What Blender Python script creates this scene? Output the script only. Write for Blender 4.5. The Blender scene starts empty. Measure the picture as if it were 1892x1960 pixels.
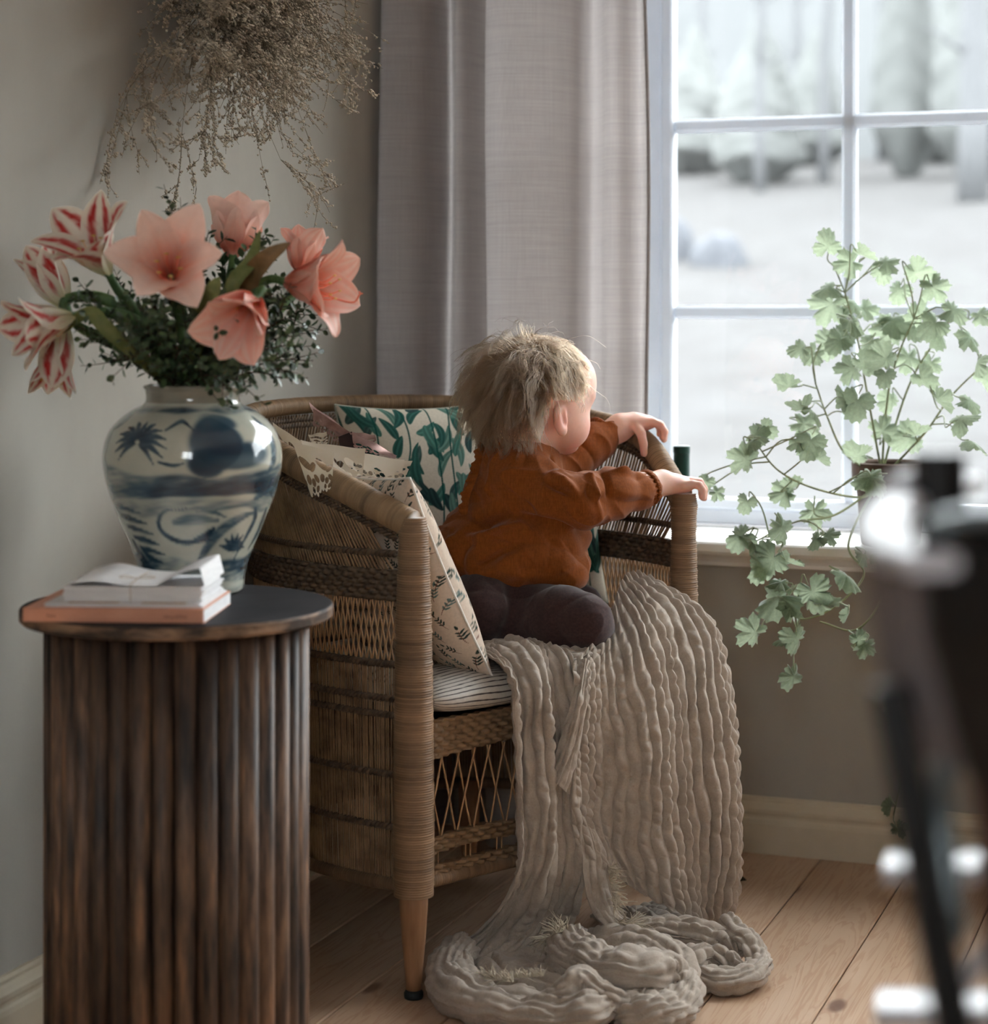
import bpy, math, random
import numpy as np
from mathutils import Vector, Matrix

random.seed(7)
RNG = np.random.default_rng(7)
S = bpy.context.scene
COL = S.collection
PI = math.pi

# ------------------------------------------------------------------ camera, sky, exposure
F_PX = 3942.0            # focal length in pixels of the 1892 x 1960 frame (a 75 mm lens on 36 mm)
CX, HY = 946.0, 597.0    # optical axis column and horizon row: the camera is level, 1 m above the floor
cam_d = bpy.data.cameras.new('camera')
cam_d.sensor_fit = 'HORIZONTAL'
cam_d.sensor_width = 36.0
cam_d.lens = 36.0 * F_PX / 1892.0
cam_d.shift_y = -(980.0 - HY) / 1892.0
cam_d.clip_start = 0.05
cam_d.clip_end = 400.0
cam_d.dof.use_dof = True
cam_d.dof.focus_distance = 3.2
cam_d.dof.aperture_fstop = 3.3
cam = bpy.data.objects.new('camera', cam_d)
COL.objects.link(cam)
cam.location = (0, 0, 1.0)
cam.rotation_euler = (PI / 2, 0, 0)
S.camera = cam

SKY = 3.4
world = bpy.data.worlds.new('overcast_sky')
S.world = world
world.use_nodes = True
bg = world.node_tree.nodes['Background']
bg.inputs['Color'].default_value = (0.945, 0.975, 1.0, 1)
bg.inputs['Strength'].default_value = SKY

S.view_settings.view_transform = 'Standard'
S.view_settings.look = 'None'
S.view_settings.gamma = 1.0
S.view_settings.use_curve_mapping = False
S.view_settings.exposure = 2.2
S.cycles.use_denoising = True
S.cycles.max_bounces = 10
S.cycles.diffuse_bounces = 6
S.cycles.transparent_max_bounces = 16
S.cycles.caustics_reflective = False
S.cycles.caustics_refractive = False

# ------------------------------------------------------------------ room axes (the room is turned 20.5 degrees to the camera)
UX = np.array([0.9367, -0.3502, 0.0])      # along the window wall, to the right
VX = np.array([-0.3502, -0.9367, 0.0])     # from the window wall into the room
ZX = np.array([0.0, 0.0, 1.0])
PW = np.array([0.4586, 3.832, 0.0])        # a point on the window wall
U_P = float(PW @ UX)
V_P = float(PW @ VX)
U_CORNER = -1.599                          # the left wall
U_RIGHT, V_BACK = 2.75, 5.1                # right wall, wall behind the camera (distance from the window wall)
CEIL = 2.45


def rm(u, v, z=0.0):
    """room coordinates: u along the window wall, v into the room, z up"""
    return UX * u + VX * (V_P + v) + ZX * z


def at(px, py, d):
    """the point that the photograph shows at pixel (px, py), d metres in front of the lens"""
    return np.array([(px - CX) / F_PX * d, d, 1.0 - (py - HY) / F_PX * d])


def lin(r, g, b):
    f = lambda c: ((c / 255 + 0.055) / 1.055) ** 2.4 if c / 255 > 0.04045 else c / 255 / 12.92
    return (f(r), f(g), f(b))


# the openings that let the daylight in: the window in view and a second one in the wall behind the camera
WIN_U0, WIN_U1, WIN_Z0, WIN_Z1 = -1.46, 2.05, 0.585, 2.15  # right part is out of view, widened to let in more light
W2_U0, W2_U1, W2_Z0, W2_Z1 = -0.25, 0.75, 1.25, 2.15

# ------------------------------------------------------------------ mesh helpers
ORG = {}


class MB:
    """collects vertices and faces; build() links them as one mesh object"""

    def __init__(self):
        self.v, self.q, self.t, self.c, self.n = [], [], [], [], 0
        self.mq, self.mt = [], []

    def add(self, v, quads=None, tris=None, col=None, mi=0):
        v = np.asarray(v, float).reshape(-1, 3)
        if quads is not None and len(quads):
            q = np.asarray(quads, int).reshape(-1, 4)
            self.q.append(q + self.n)
            self.mq.append(np.full(len(q), mi))
        if tris is not None and len(tris):
            t = np.asarray(tris, int).reshape(-1, 3)
            self.t.append(t + self.n)
            self.mt.append(np.full(len(t), mi))
        self.v.append(v)
        if col is None:
            col = np.ones((len(v), 3))
        col = np.asarray(col, float)
        if col.ndim == 1:
            col = np.tile(col, (len(v), 1))
        self.c.append(col)
        self.n += len(v)
        return self

    def grid(self, P, cu=False, cv=False, col=None, mi=0, keep=None):
        P = np.asarray(P, float)
        nu, nv = P.shape[:2]
        iu = np.arange(nu if cu else nu - 1)
        iv = np.arange(nv if cv else nv - 1)
        a, b = np.meshgrid(iu, iv, indexing='ij')
        a2, b2 = (a + 1) % nu, (b + 1) % nv
        q = np.stack([a * nv + b, a2 * nv + b, a2 * nv + b2, a * nv + b2], -1)
        if keep is not None:
            q = q[keep[:q.shape[0], :q.shape[1]]]
        c = None if col is None else np.asarray(col).reshape(-1, 3)
        return self.add(P.reshape(-1, 3), q.reshape(-1, 4), None, c, mi)

    def tube(self, path, r, seg=8, closed=False, caps=True, col=None, mi=0, flat=None):
        p = np.asarray(path, float)
        n = len(p)
        r = np.broadcast_to(np.asarray(r, float), (n,))
        if closed:
            tg = np.roll(p, -1, 0) - np.roll(p, 1, 0)
        else:
            tg = np.gradient(p, axis=0)
        tg /= np.linalg.norm(tg, axis=1)[:, None] + 1e-12
        ref = np.array([0, 0, 1.0]) if abs(tg[:, 2]).mean() < 0.8 else np.array([0.31, 0.95, 0.0])
        a = np.cross(tg, ref)
        a /= np.linalg.norm(a, axis=1)[:, None] + 1e-12
        b = np.cross(tg, a)
        th = np.linspace(0, 2 * PI, seg, endpoint=False)
        ring = a[:, None] * np.cos(th)[None, :, None] + b[:, None] * (np.sin(th) * (1 if flat is None else flat))[None, :, None]
        P = p[:, None] + ring * r[:, None, None]
        self.grid(P[:, ::-1], cu=closed, cv=True, col=None if col is None else np.tile(np.asarray(col, float), (n * seg, 1)), mi=mi)
        if caps and not closed:
            base = self.n - n * seg
            for k, s in ((0, 1), (n - 1, -1)):
                cidx = self.n
                self.add(p[k:k + 1], col=col)
                ids = base + k * seg + np.arange(seg)
                tr = np.stack([np.full(seg, cidx), ids if s > 0 else np.roll(ids, -1), np.roll(ids, -1) if s > 0 else ids], -1)
                self.t.append(tr)
                self.mt.append(np.full(seg, mi))
        return self

    def lathe(self, prof, centre, seg=48, col=None, mi=0):
        th = np.linspace(0, -2 * PI, seg, endpoint=False)
        pr = np.asarray(prof, float)
        c = np.asarray(centre, float)
        P = np.stack([c[0] + pr[:, 0:1] * np.cos(th), c[1] + pr[:, 0:1] * np.sin(th), c[2] + np.repeat(pr[:, 1:2], seg, 1)], -1)
        return self.grid(P, cv=True, col=col, mi=mi)

    def box(self, o, a, b, c, bev=0.0, col=None, mi=0):
        """box with corner o and edge vectors a, b, c; bev chamfers the twelve edges"""
        o, a, b, c = (np.asarray(x, float) for x in (o, a, b, c))
        la, lb, lc = (np.linalg.norm(x) for x in (a, b, c))
        bev = min(bev, 0.45 * min(la, lb, lc))
        if bev <= 0:
            v = [o + a * i + b * j + c * k for i in (0, 1) for j in (0, 1) for k in (0, 1)]
            q = [(0, 1, 3, 2), (4, 6, 7, 5), (0, 4, 5, 1), (2, 3, 7, 6), (0, 2, 6, 4), (1, 5, 7, 3)]
            return self.add(v, q, None, col, mi)
        ea, eb, ec = bev / la, bev / lb, bev / lc
        v, idx = [], {}
        for i in (0, 1):
            for j in (0, 1):
                for k in (0, 1):
                    for ax in range(3):
                        f = [ea if i == 0 else 1 - ea, eb if j == 0 else 1 - eb, ec if k == 0 else 1 - ec]
                        f[ax] = (i, j, k)[ax]
                        idx[(i, j, k, ax)] = len(v)
                        v.append(o + a * f[0] + b * f[1] + c * f[2])
        q, t = [], []
        for ax in range(3):
            o1, o2 = [x for x in range(3) if x != ax]
            for s in (0, 1):
                loop = []
                for (p1, p2) in ((0, 0), (1, 0), (1, 1), (0, 1)):
                    k = [0, 0, 0]
                    k[ax], k[o1], k[o2] = s, p1, p2
                    loop.append(idx[(*k, ax)])
                q.append(loop if (s == 1) == (ax != 1) else loop[::-1])
        for ax in range(3):
            o1, o2 = [x for x in range(3) if x != ax]
            for p1 in (0, 1):
                for p2 in (0, 1):
                    k0, k1 = [0, 0, 0], [0, 0, 0]
                    k0[ax], k1[ax] = 0, 1
                    k0[o1] = k1[o1] = p1
                    k0[o2] = k1[o2] = p2
                    q.append([idx[(*k0, o1)], idx[(*k1, o1)], idx[(*k1, o2)], idx[(*k0, o2)]])
        for i in (0, 1):
            for j in (0, 1):
                for k in (0, 1):
                    t.append([idx[(i, j, k, 0)], idx[(i, j, k, 1)], idx[(i, j, k, 2)]])
        return self.add(v, q, t, col, mi)

    def mesh(self, name, origin=(0, 0, 0), smooth=True, color=False):
        v = np.concatenate(self.v) - np.asarray(origin, float)
        q = np.concatenate(self.q) if self.q else np.zeros((0, 4), int)
        t = np.concatenate(self.t) if self.t else np.zeros((0, 3), int)
        me = bpy.data.meshes.new(name)
        me.vertices.add(len(v))
        me.vertices.foreach_set('co', v.astype(np.float32).ravel())
        nl = len(q) * 4 + len(t) * 3
        me.loops.add(nl)
        me.loops.foreach_set('vertex_index', np.concatenate([q.ravel(), t.ravel()]).astype(np.int32))
        me.polygons.add(len(q) + len(t))
        st = np.concatenate([np.arange(len(q)) * 4, len(q) * 4 + np.arange(len(t)) * 3]).astype(np.int32)
        me.polygons.foreach_set('loop_start', st)
        mi = np.concatenate((self.mq or [np.zeros(0)]) + (self.mt or [np.zeros(0)])).astype(np.int32)
        if mi.any():
            me.polygons.foreach_set('material_index', mi)
        me.update(calc_edges=True)
        me.validate()
        me.polygons.foreach_set('use_smooth', np.full(len(me.polygons), bool(smooth)))
        if color:
            at_ = me.color_attributes.new('paint', 'FLOAT_COLOR', 'POINT')
            c = np.concatenate(self.c)
            at_.data.foreach_set('color', np.concatenate([c, np.ones((len(c), 1))], 1).astype(np.float32).ravel())
        return me


def recalc(me):
    import bmesh
    bm = bmesh.new()
    bm.from_mesh(me)
    bmesh.ops.recalc_face_normals(bm, faces=bm.faces)
    bm.to_mesh(me)
    bm.free()


def props(o, label=None, cat=None, group=None, kind=None):
    if label: o['label'] = label
    if cat: o['category'] = cat
    if group: o['group'] = group
    if kind: o['kind'] = kind
    return o


def thing(name, label, cat, loc, group=None):
    o = bpy.data.objects.new(name, None)
    o.empty_display_size = 0.05
    COL.objects.link(o)
    o.location = loc
    ORG[o.name] = np.asarray(loc, float)
    return props(o, label, cat, group)


def obj(name, mb, m, parent=None, smooth=True, color=False, origin=None, label=None, cat=None, group=None, kind=None, fix=False):
    if parent is not None:
        org = ORG[parent.name]
    elif origin is not None:
        org = np.asarray(origin, float)
    else:
        v = np.concatenate(mb.v)
        org = np.array([v[:, 0].mean(), v[:, 1].mean(), v[:, 2].min()])
    me = mb.mesh(name, org, smooth, color)
    if fix:
        recalc(me)
    o = bpy.data.objects.new(name, me)
    for x in (m if isinstance(m, (list, tuple)) else [m]):
        me.materials.append(x)
    COL.objects.link(o)
    if parent is not None:
        o.parent = parent
    else:
        o.location = org
    ORG[o.name] = org
    return props(o, label, cat, group, kind)


def inst(name, me, parent, M, **kw):
    """an object sharing mesh data, placed with the world matrix M under parent"""
    o = bpy.data.objects.new(name, me)
    COL.objects.link(o)
    M = Matrix(M)
    if parent is not None:
        o.parent = parent
        M = Matrix.Translation(-Vector(ORG[parent.name])) @ M
    o.matrix_basis = M
    return props(o, **kw)


def frame_matrix(o, x, y, z, s=1.0):
    return Matrix(((x[0] * s, y[0] * s, z[0] * s, o[0]), (x[1] * s, y[1] * s, z[1] * s, o[1]), (x[2] * s, y[2] * s, z[2] * s, o[2]), (0, 0, 0, 1)))


def unit(v):
    v = np.asarray(v, float)
    return v / (np.linalg.norm(v) + 1e-12)


def catmull(P, n, closed=False):
    P = np.asarray(P, float)
    m = len(P)
    if closed:
        t = np.linspace(0, m, n, endpoint=False)
        i = np.floor(t).astype(int)
        f = (t - i)[:, None]
        p0, p1, p2, p3 = P[(i - 1) % m], P[i % m], P[(i + 1) % m], P[(i + 2) % m]
    else:
        E = np.concatenate([[2 * P[0] - P[1]], P, [2 * P[-1] - P[-2]]])
        t = np.linspace(0, m - 1, n)
        i = np.minimum(np.floor(t).astype(int), m - 2)
        f = (t - i)[:, None]
        p0, p1, p2, p3 = E[i], E[i + 1], E[i + 2], E[i + 3]
    return 0.5 * (2 * p1 + (p2 - p0) * f + (2 * p0 - 5 * p1 + 4 * p2 - p3) * f ** 2 + (3 * p1 - p0 - 3 * p2 + p3) * f ** 3)


def resample(P, n):
    P = np.asarray(P, float)
    s = np.concatenate([[0], np.cumsum(np.linalg.norm(np.diff(P, axis=0), axis=1))])
    x = np.linspace(0, s[-1], n)
    return np.stack([np.interp(x, s, P[:, k]) for k in range(P.shape[1])], -1)


def length(P):
    return float(np.linalg.norm(np.diff(P, axis=0), axis=1).sum())


def smooth01(x):
    x = np.clip(x, 0, 1)
    return x * x * (3 - 2 * x)


_ph = np.random.default_rng(3).uniform(0, 2 * PI, (40, 4))
_dr = np.random.default_rng(4).normal(size=(40, 3))
_dr /= np.linalg.norm(_dr, axis=1)[:, None]


def wob(p, scale, k0=0, n=8):
    """cheap smooth noise in about -1..1 from a few sines"""
    p = np.asarray(p, float)
    o = np.zeros(p.shape[:-1])
    for k in range(n):
        j = (k0 + k) % 40
        f = scale * (0.7 + 0.6 * ((j * 7) % 10) / 10)
        o += np.sin(p @ _dr[j] * f * 2 * PI + _ph[j, 0] + 1.3 * np.sin(p @ _dr[(j + 11) % 40] * f * 4 + _ph[j, 1]))
    return o / n * 1.6


# ------------------------------------------------------------------ materials
class NT:
    def __init__(self, name):
        self.m = bpy.data.materials.new(name)
        self.m.use_nodes = True
        self.t = self.m.node_tree
        self.b = self.t.nodes['Principled BSDF']
        self.out = self.t.nodes['Material Output']

    def n(self, kind, **kw):
        x = self.t.nodes.new(kind)
        for k, v in kw.items():
            if hasattr(x, k):
                setattr(x, k, v)
        return x

    def l(self, a, b):
        self.t.links.new(a, b)

    def coords(self, scale=(1, 1, 1), rot=(0, 0, 0), kind='Object'):
        c = self.n('ShaderNodeTexCoord')
        mp = self.n('ShaderNodeMapping')
        mp.inputs['Scale'].default_value = scale
        mp.inputs['Rotation'].default_value = rot
        self.l(c.outputs[kind], mp.inputs['Vector'])
        return mp.outputs['Vector']

    def noise(self, vec, scale=5, detail=4, rough=0.55, dist=0.0):
        x = self.n('ShaderNodeTexNoise')
        x.inputs['Scale'].default_value = scale
        x.inputs['Detail'].default_value = detail
        x.inputs['Roughness'].default_value = rough
        x.inputs['Distortion'].default_value = dist
        if vec is not None:
            self.l(vec, x.inputs['Vector'])
        return x.outputs['Fac']

    def ramp(self, fac, stops):
        r = self.n('ShaderNodeValToRGB')
        e = r.color_ramp.elements
        while len(e) < len(stops):
            e.new(0.5)
        for k, (p, c) in enumerate(stops):
            e[k].position = p
            e[k].color = (*c, 1) if len(c) == 3 else c
        self.l(fac, r.inputs['Fac'])
        return r.outputs['Color']

    def mix(self, a, b, fac, mode='MIX'):
        x = self.n('ShaderNodeMixRGB', blend_type=mode)
        for s, v in ((x.inputs['Fac'], fac), (x.inputs['Color1'], a), (x.inputs['Color2'], b)):
            if hasattr(v, 'links') or hasattr(v, 'is_linked'):
                self.l(v, s)
            elif isinstance(v, (int, float)):
                s.default_value = v
            else:
                s.default_value = (*v, 1)
        return x.outputs['Color']

    def bump(self, h, strength=0.3, dist=0.002, prev=None):
        x = self.n('ShaderNodeBump')
        x.inputs['Strength'].default_value = strength
        x.inputs['Distance'].default_value = dist
        self.l(h, x.inputs['Height'])
        if prev is not None:
            self.l(prev, x.inputs['Normal'])
        return x.outputs['Normal']

    def set(self, **kw):
        for k, v in kw.items():
            s = self.b.inputs[k.replace('_', ' ')]
            if hasattr(v, 'is_linked'):
                self.l(v, s)
            elif isinstance(v, tuple) and len(v) == 3 and s.type == 'RGBA':
                s.default_value = (*v, 1)
            else:
                s.default_value = v
        return self

    def translucent(self, color, fac, normal=None):
        """light from behind shines through: leaves, petals, cloth, thin paper"""
        tr = self.n('ShaderNodeBsdfTranslucent')
        mx = self.n('ShaderNodeMixShader')
        mx.inputs['Fac'].default_value = fac
        if hasattr(color, 'is_linked'):
            self.l(color, tr.inputs['Color'])
        else:
            tr.inputs['Color'].default_value = (*color, 1)
        if normal is not None:
            self.l(normal, tr.inputs['Normal'])
        self.l(self.b.outputs['BSDF'], mx.inputs[1])
        self.l(tr.outputs['BSDF'], mx.inputs[2])
        self.l(mx.outputs['Shader'], self.out.inputs['Surface'])
        return self


def mottled(name, c1, c2, scale=(1, 1, 1), nscale=8, detail=5, rough=0.6, lo=0.35, hi=0.65, bump=0.0, bdist=0.002, bscale=None, spec=0.3, rnd=0.0, dist=0.0, **kw):
    """base colour mottled between c1 and c2, optional fine relief, optional tone difference from object to object"""
    t = NT(name)
    v = t.coords(scale)
    f = t.noise(v, nscale, detail, dist=dist)
    c = t.ramp(f, [(lo, c1), (hi, c2)])
    if rnd:
        oi = t.n('ShaderNodeObjectInfo')
        h = t.n('ShaderNodeHueSaturation')
        mr = t.n('ShaderNodeMapRange')
        mr.inputs['To Min'].default_value = 1 - rnd
        mr.inputs['To Max'].default_value = 1 + rnd
        t.l(oi.outputs['Random'], mr.inputs['Value'])
        t.l(mr.outputs['Result'], h.inputs['Value'])
        t.l(c, h.inputs['Color'])
        c = h.outputs['Color']
    t.set(Base_Color=c, Roughness=rough)
    t.b.inputs['Specular IOR Level'].default_value = spec
    if bump:
        t.set(Normal=t.bump(t.noise(v, bscale or nscale * 3, 6), bump, bdist))
    t.set(**kw)
    t.col = c
    return t


def painted(name, rough=0.5, spec=0.3, nscale=90, bump=0.15, bdist=0.001, trans=0.0, vary=0.12, **kw):
    """the colour painted or printed on the mesh, with a little unevenness"""
    t = NT(name)
    a = t.n('ShaderNodeVertexColor')
    a.layer_name = 'paint'
    v = t.coords()
    f = t.noise(v, nscale, 4)
    c = t.mix(a.outputs['Color'], t.ramp(f, [(0.3, (1 - vary,) * 3), (0.7, (1 + 0 * vary,) * 3)]), 1.0, 'MULTIPLY')
    t.set(Base_Color=c, Roughness=rough)
    t.b.inputs['Specular IOR Level'].default_value = spec
    if bump:
        t.set(Normal=t.bump(f, bump, bdist))
    t.set(**kw)
    if trans:
        t.translucent(c, trans)
    return t


M_WALL = mottled('wall_paint', lin(158, 153, 144), lin(172, 168, 158), (1, 1, 0.6), 3, 6, 0.85, bump=0.08, bscale=140, spec=0.2).m
M_CEIL = mottled('ceiling_paint', lin(210, 208, 204), lin(220, 218, 214), nscale=4, rough=0.9).m
M_TRIM = mottled('cream_trim_paint', lin(196, 184, 160), lin(206, 194, 171), nscale=10, rough=0.45, spec=0.4).m
M_SILL = mottled('white_sill_paint', lin(226, 224, 220), lin(234, 232, 228), nscale=12, rough=0.4, spec=0.45).m
_t = mottled('backglow_window_paint', lin(226, 230, 236), lin(234, 237, 242), nscale=12, rough=0.5, spec=0.4)
_t.translucent(lin(226, 231, 238), 0.22)  # translucency added so the solid frame glows like a backlit one
M_WIN = _t.m
_t = NT('clear_window_glass')
_g = _t.n('ShaderNodeBsdfTransparent')
_g.inputs['Color'].default_value = (0.97, 0.985, 0.985, 1)
_gl = _t.n('ShaderNodeBsdfGlossy')
_gl.inputs['Roughness'].default_value = 0.02
_lw = _t.n('ShaderNodeLayerWeight')
_lw.inputs['Blend'].default_value = 0.5
_pw = _t.n('ShaderNodeMath', operation='POWER')
_pw.inputs[1].default_value = 5.0
_t.l(_lw.outputs['Facing'], _pw.inputs[0])
_fr = _t.n('ShaderNodeMath', operation='MULTIPLY_ADD')
_fr.inputs[1].default_value = 0.8
_fr.inputs[2].default_value = 0.03
_t.l(_pw.outputs[0], _fr.inputs[0])
_mx = _t.n('ShaderNodeMixShader')
_t.l(_fr.outputs[0], _mx.inputs['Fac'])
_t.l(_g.outputs['BSDF'], _mx.inputs[1])
_t.l(_gl.outputs['BSDF'], _mx.inputs[2])
_t.l(_mx.outputs['Shader'], _t.out.inputs['Surface'])
M_GLASS = _t.m
# ------------------------------------------------------------------ the room shell
def slab(name, o, a, b, c, m, **kw):
    return obj(name, MB().box(o, a, b, c), m, smooth=False, kind='structure', **kw)


TH = 0.24
SILL_Z = 0.581
# window wall with its opening, left wall, right wall, wall behind the camera with an opening
wb = MB()
def wpiece(u0, u1, z0, z1):
    wb.box(rm(u0, 0, z0), UX * (u1 - u0), -VX * TH, ZX * (z1 - z0))
wpiece(U_CORNER - TH, U_RIGHT + TH, 0, SILL_Z - 0.022)
wpiece(U_CORNER - TH, WIN_U0, SILL_Z - 0.022, CEIL)
wpiece(WIN_U1, U_RIGHT + TH, SILL_Z - 0.022, CEIL)
wpiece(WIN_U0, WIN_U1, WIN_Z1, CEIL)
obj('wall_back', wb, M_WALL, smooth=False, kind='structure')
slab('wall_left', rm(U_CORNER, 0, 0), -UX * TH, VX * V_BACK, ZX * CEIL, M_WALL)
slab('wall_right', rm(U_RIGHT, 0, 0), UX * TH, VX * V_BACK, ZX * CEIL, M_WALL)
wf = MB()
def fpiece(u0, u1, z0, z1):
    wf.box(rm(u0, V_BACK + TH, z0), UX * (u1 - u0), -VX * TH, ZX * (z1 - z0))
fpiece(U_CORNER - TH, W2_U0, 0, CEIL)
fpiece(W2_U1, U_RIGHT + TH, 0, CEIL)
fpiece(W2_U0, W2_U1, 0, W2_Z0)
fpiece(W2_U0, W2_U1, W2_Z1, CEIL)
obj('wall_front', wf, M_WALL, smooth=False, kind='structure')
slab('ceiling', rm(U_CORNER - TH, -TH, CEIL), UX * (U_RIGHT - U_CORNER + 2 * TH), VX * (V_BACK + 2 * TH), ZX * 0.12, M_CEIL)

# floor: a dark subfloor with pine planks running away from the window
floor = slab('floor', rm(U_CORNER - TH, -TH, -0.14), UX * (U_RIGHT - U_CORNER + 2 * TH), VX * (V_BACK + 2 * TH), ZX * 0.115,
             mottled('subfloor_gap', (0.03, 0.022, 0.016), (0.05, 0.036, 0.026), rough=0.95).m)


def pine():
    t = NT('oiled_pine')
    oi = t.n('ShaderNodeObjectInfo')
    c = t.n('ShaderNodeTexCoord')
    sh = t.n('ShaderNodeVectorMath', operation='MULTIPLY_ADD')
    t.l(oi.outputs['Random'], sh.inputs[0])
    sh.inputs[1].default_value = (17.0, 9.0, 0)
    t.l(c.outputs['Object'], sh.inputs[2])
    # planks lie along the local y axis
    mp = t.n('ShaderNodeMapping')
    mp.inputs['Scale'].default_value = (11, 0.75, 1)
    t.l(sh.outputs['Vector'], mp.inputs['Vector'])
    n1 = t.noise(mp.outputs['Vector'], 2.6, 3, 0.5, 1.6)
    rings = t.n('ShaderNodeMath', operation='SINE')
    ml = t.n('ShaderNodeMath', operation='MULTIPLY')
    ml.inputs[1].default_value = 42
    t.l(n1, ml.inputs[0])
    t.l(ml.outputs[0], rings.inputs[0])
    base = t.ramp(rings.outputs[0], [(0.0, lin(206, 175, 148)), (1.0, lin(193, 157, 128))])
    broad = t.noise(mp.outputs['Vector'], 0.9, 2)
    base = t.mix(base, t.ramp(broad, [(0.3, (0.80, 0.74, 0.68)), (0.6, (1, 1, 1))]), 0.8, 'MULTIPLY')
    vo = t.n('ShaderNodeTexVoronoi')
    mp2 = t.n('ShaderNodeMapping')
    mp2.inputs['Scale'].default_value = (7.5, 3.2, 1)
    t.l(sh.outputs['Vector'], mp2.inputs['Vector'])
    t.l(mp2.outputs['Vector'], vo.inputs['Vector'])
    vo.inputs['Scale'].default_value = 1.0
    knot = t.ramp(vo.outputs['Distance'], [(0.0, (1, 1, 1)), (0.085, (0.8, 0.8, 0.8)), (0.125, (0.12, 0.12, 0.12)), (0.26, (0, 0, 0))])
    sep = t.n('ShaderNodeSeparateColor')
    t.l(vo.outputs['Color'], sep.inputs['Color'])
    gate = t.n('ShaderNodeMath', operation='GREATER_THAN')
    gate.inputs[1].default_value = 0.42
    t.l(sep.outputs['Red'], gate.inputs[0])
    kf = t.n('ShaderNodeMath', operation='MULTIPLY')
    t.l(knot, kf.inputs[0])
    t.l(gate.outputs[0], kf.inputs[1])
    col = t.mix(base, lin(96, 58, 40), kf.outputs[0])
    h = t.n('ShaderNodeHueSaturation')
    mr = t.n('ShaderNodeMapRange')
    mr.inputs['To Min'].default_value = 0.88
    mr.inputs['To Max'].default_value = 1.08
    t.l(oi.outputs['Random'], mr.inputs['Value'])
    t.l(mr.outputs['Result'], h.inputs['Value'])
    t.l(col, h.inputs['Color'])
    t.set(Base_Color=h.outputs['Color'], Roughness=0.42)
    t.b.inputs['Specular IOR Level'].default_value = 0.35
    t.set(Normal=t.bump(rings.outputs[0], 0.08, 0.0006))
    return t.m


M_PINE = pine()
PLW = 0.1625
plank_mesh = None
k0 = int(math.floor((U_CORNER - (-0.596)) / PLW))
k1 = int(math.ceil((U_RIGHT - (-0.596)) / PLW))
RP = np.random.default_rng(21)
for k in range(k0, k1):
    u0 = max(-0.596 + k * PLW, U_CORNER)
    u1 = min(-0.596 + (k + 1) * PLW, U_RIGHT)
    if u1 - u0 < 0.02:
        continue
    cut = 2.4 + RP.uniform(-0.5, 1.6)
    for v0, v1 in ((0.0, cut), (cut, V_BACK)):
        mb = MB().box((-(u1 - u0) / 2 + 0.0012, -(v1 - v0) / 2 + 0.0010, -0.025), (u1 - u0 - 0.0024, 0, 0), (0, v1 - v0 - 0.002, 0), (0, 0, 0.025), 0.0016)
        me = mb.mesh('plank', (0, 0, 0), False)
        me.materials.append(M_PINE)
        c = rm((u0 + u1) / 2, (v0 + v1) / 2, RP.uniform(-0.0006, 0.0))
        inst('plank', me, floor, frame_matrix(c, UX, -VX, ZX))


def profile_strip(name, prof, p0, along, out, m, **kw):
    """a moulding: profile points (out, z) swept from p0 along a vector"""
    mb = MB()
    pr = [(0.0, prof[0][1])] + list(prof) + [(0.0, prof[-1][1])]
    A = np.array([p0 + out * a + ZX * z for a, z in pr])
    mb.grid(np.stack([A, A + along]))
    n = len(A)
    for s in (0, 1):
        c = (A + along * s).mean(0)
        mb.add(np.vstack([A + along * s, c]), None, [[i, i + 1, n] for i in range(n - 1)])
    o = obj(name, mb, m, smooth=False, kind='structure', fix=True, **kw)
    return o


BASE = [(0.018, 0.0), (0.018, 0.055), (0.0165, 0.062), (0.014, 0.066), (0.014, 0.070), (0.0165, 0.076), (0.0165, 0.082), (0.012, 0.090), (0.009, 0.094), (0.009, 0.099), (0.006, 0.103)]
profile_strip('baseboard_back', BASE, rm(U_CORNER, 0, 0), UX * (U_RIGHT - U_CORNER), VX, M_TRIM)
profile_strip('baseboard_left', BASE, rm(U_CORNER, 0, 0), VX * V_BACK, UX, M_TRIM)
# the dark gap line under the baseboard
# ------------------------------------------------------------------ window 1: white casements of small panes in a deep reveal
win = thing('window_1', None, None, rm((WIN_U0 + WIN_U1) / 2, -0.2, WIN_Z0))
win['kind'] = 'structure'
WV = -0.215                      # the plane of the sashes
fr = MB()
FW = 0.05
MUL = -1.115            # the post between the narrow casement behind the curtain and the next
for (u0, u1, z0, z1) in ((WIN_U0, WIN_U0 + FW, WIN_Z0, WIN_Z1), (WIN_U1 - FW, WIN_U1, WIN_Z0, WIN_Z1), (MUL - FW, MUL, WIN_Z0, WIN_Z1), (WIN_U0 + FW, WIN_U1 - FW, WIN_Z0, WIN_Z0 + 0.03), (WIN_U0 + FW, WIN_U1 - FW, WIN_Z1 - FW, WIN_Z1)):
    fr.box(rm(u0, WV - 0.02, z0), UX * (u1 - u0), VX * 0.06, ZX * (z1 - z0), 0.003)
obj('window_frame', fr, M_WIN, win, smooth=False)
ZR = [0.636, 1.000, 1.366, 1.735, 2.095]
UCOL = [WIN_U0 + FW, MUL - FW / 2, -0.744, -0.338, 0.048, 0.434, 0.827, 1.225, 1.613, WIN_U1 - FW]
CASE = ((UCOL[0], MUL - FW), (MUL, UCOL[3]), (UCOL[3], UCOL[5]), (UCOL[5], UCOL[7]), (UCOL[7], UCOL[9]))
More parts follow.
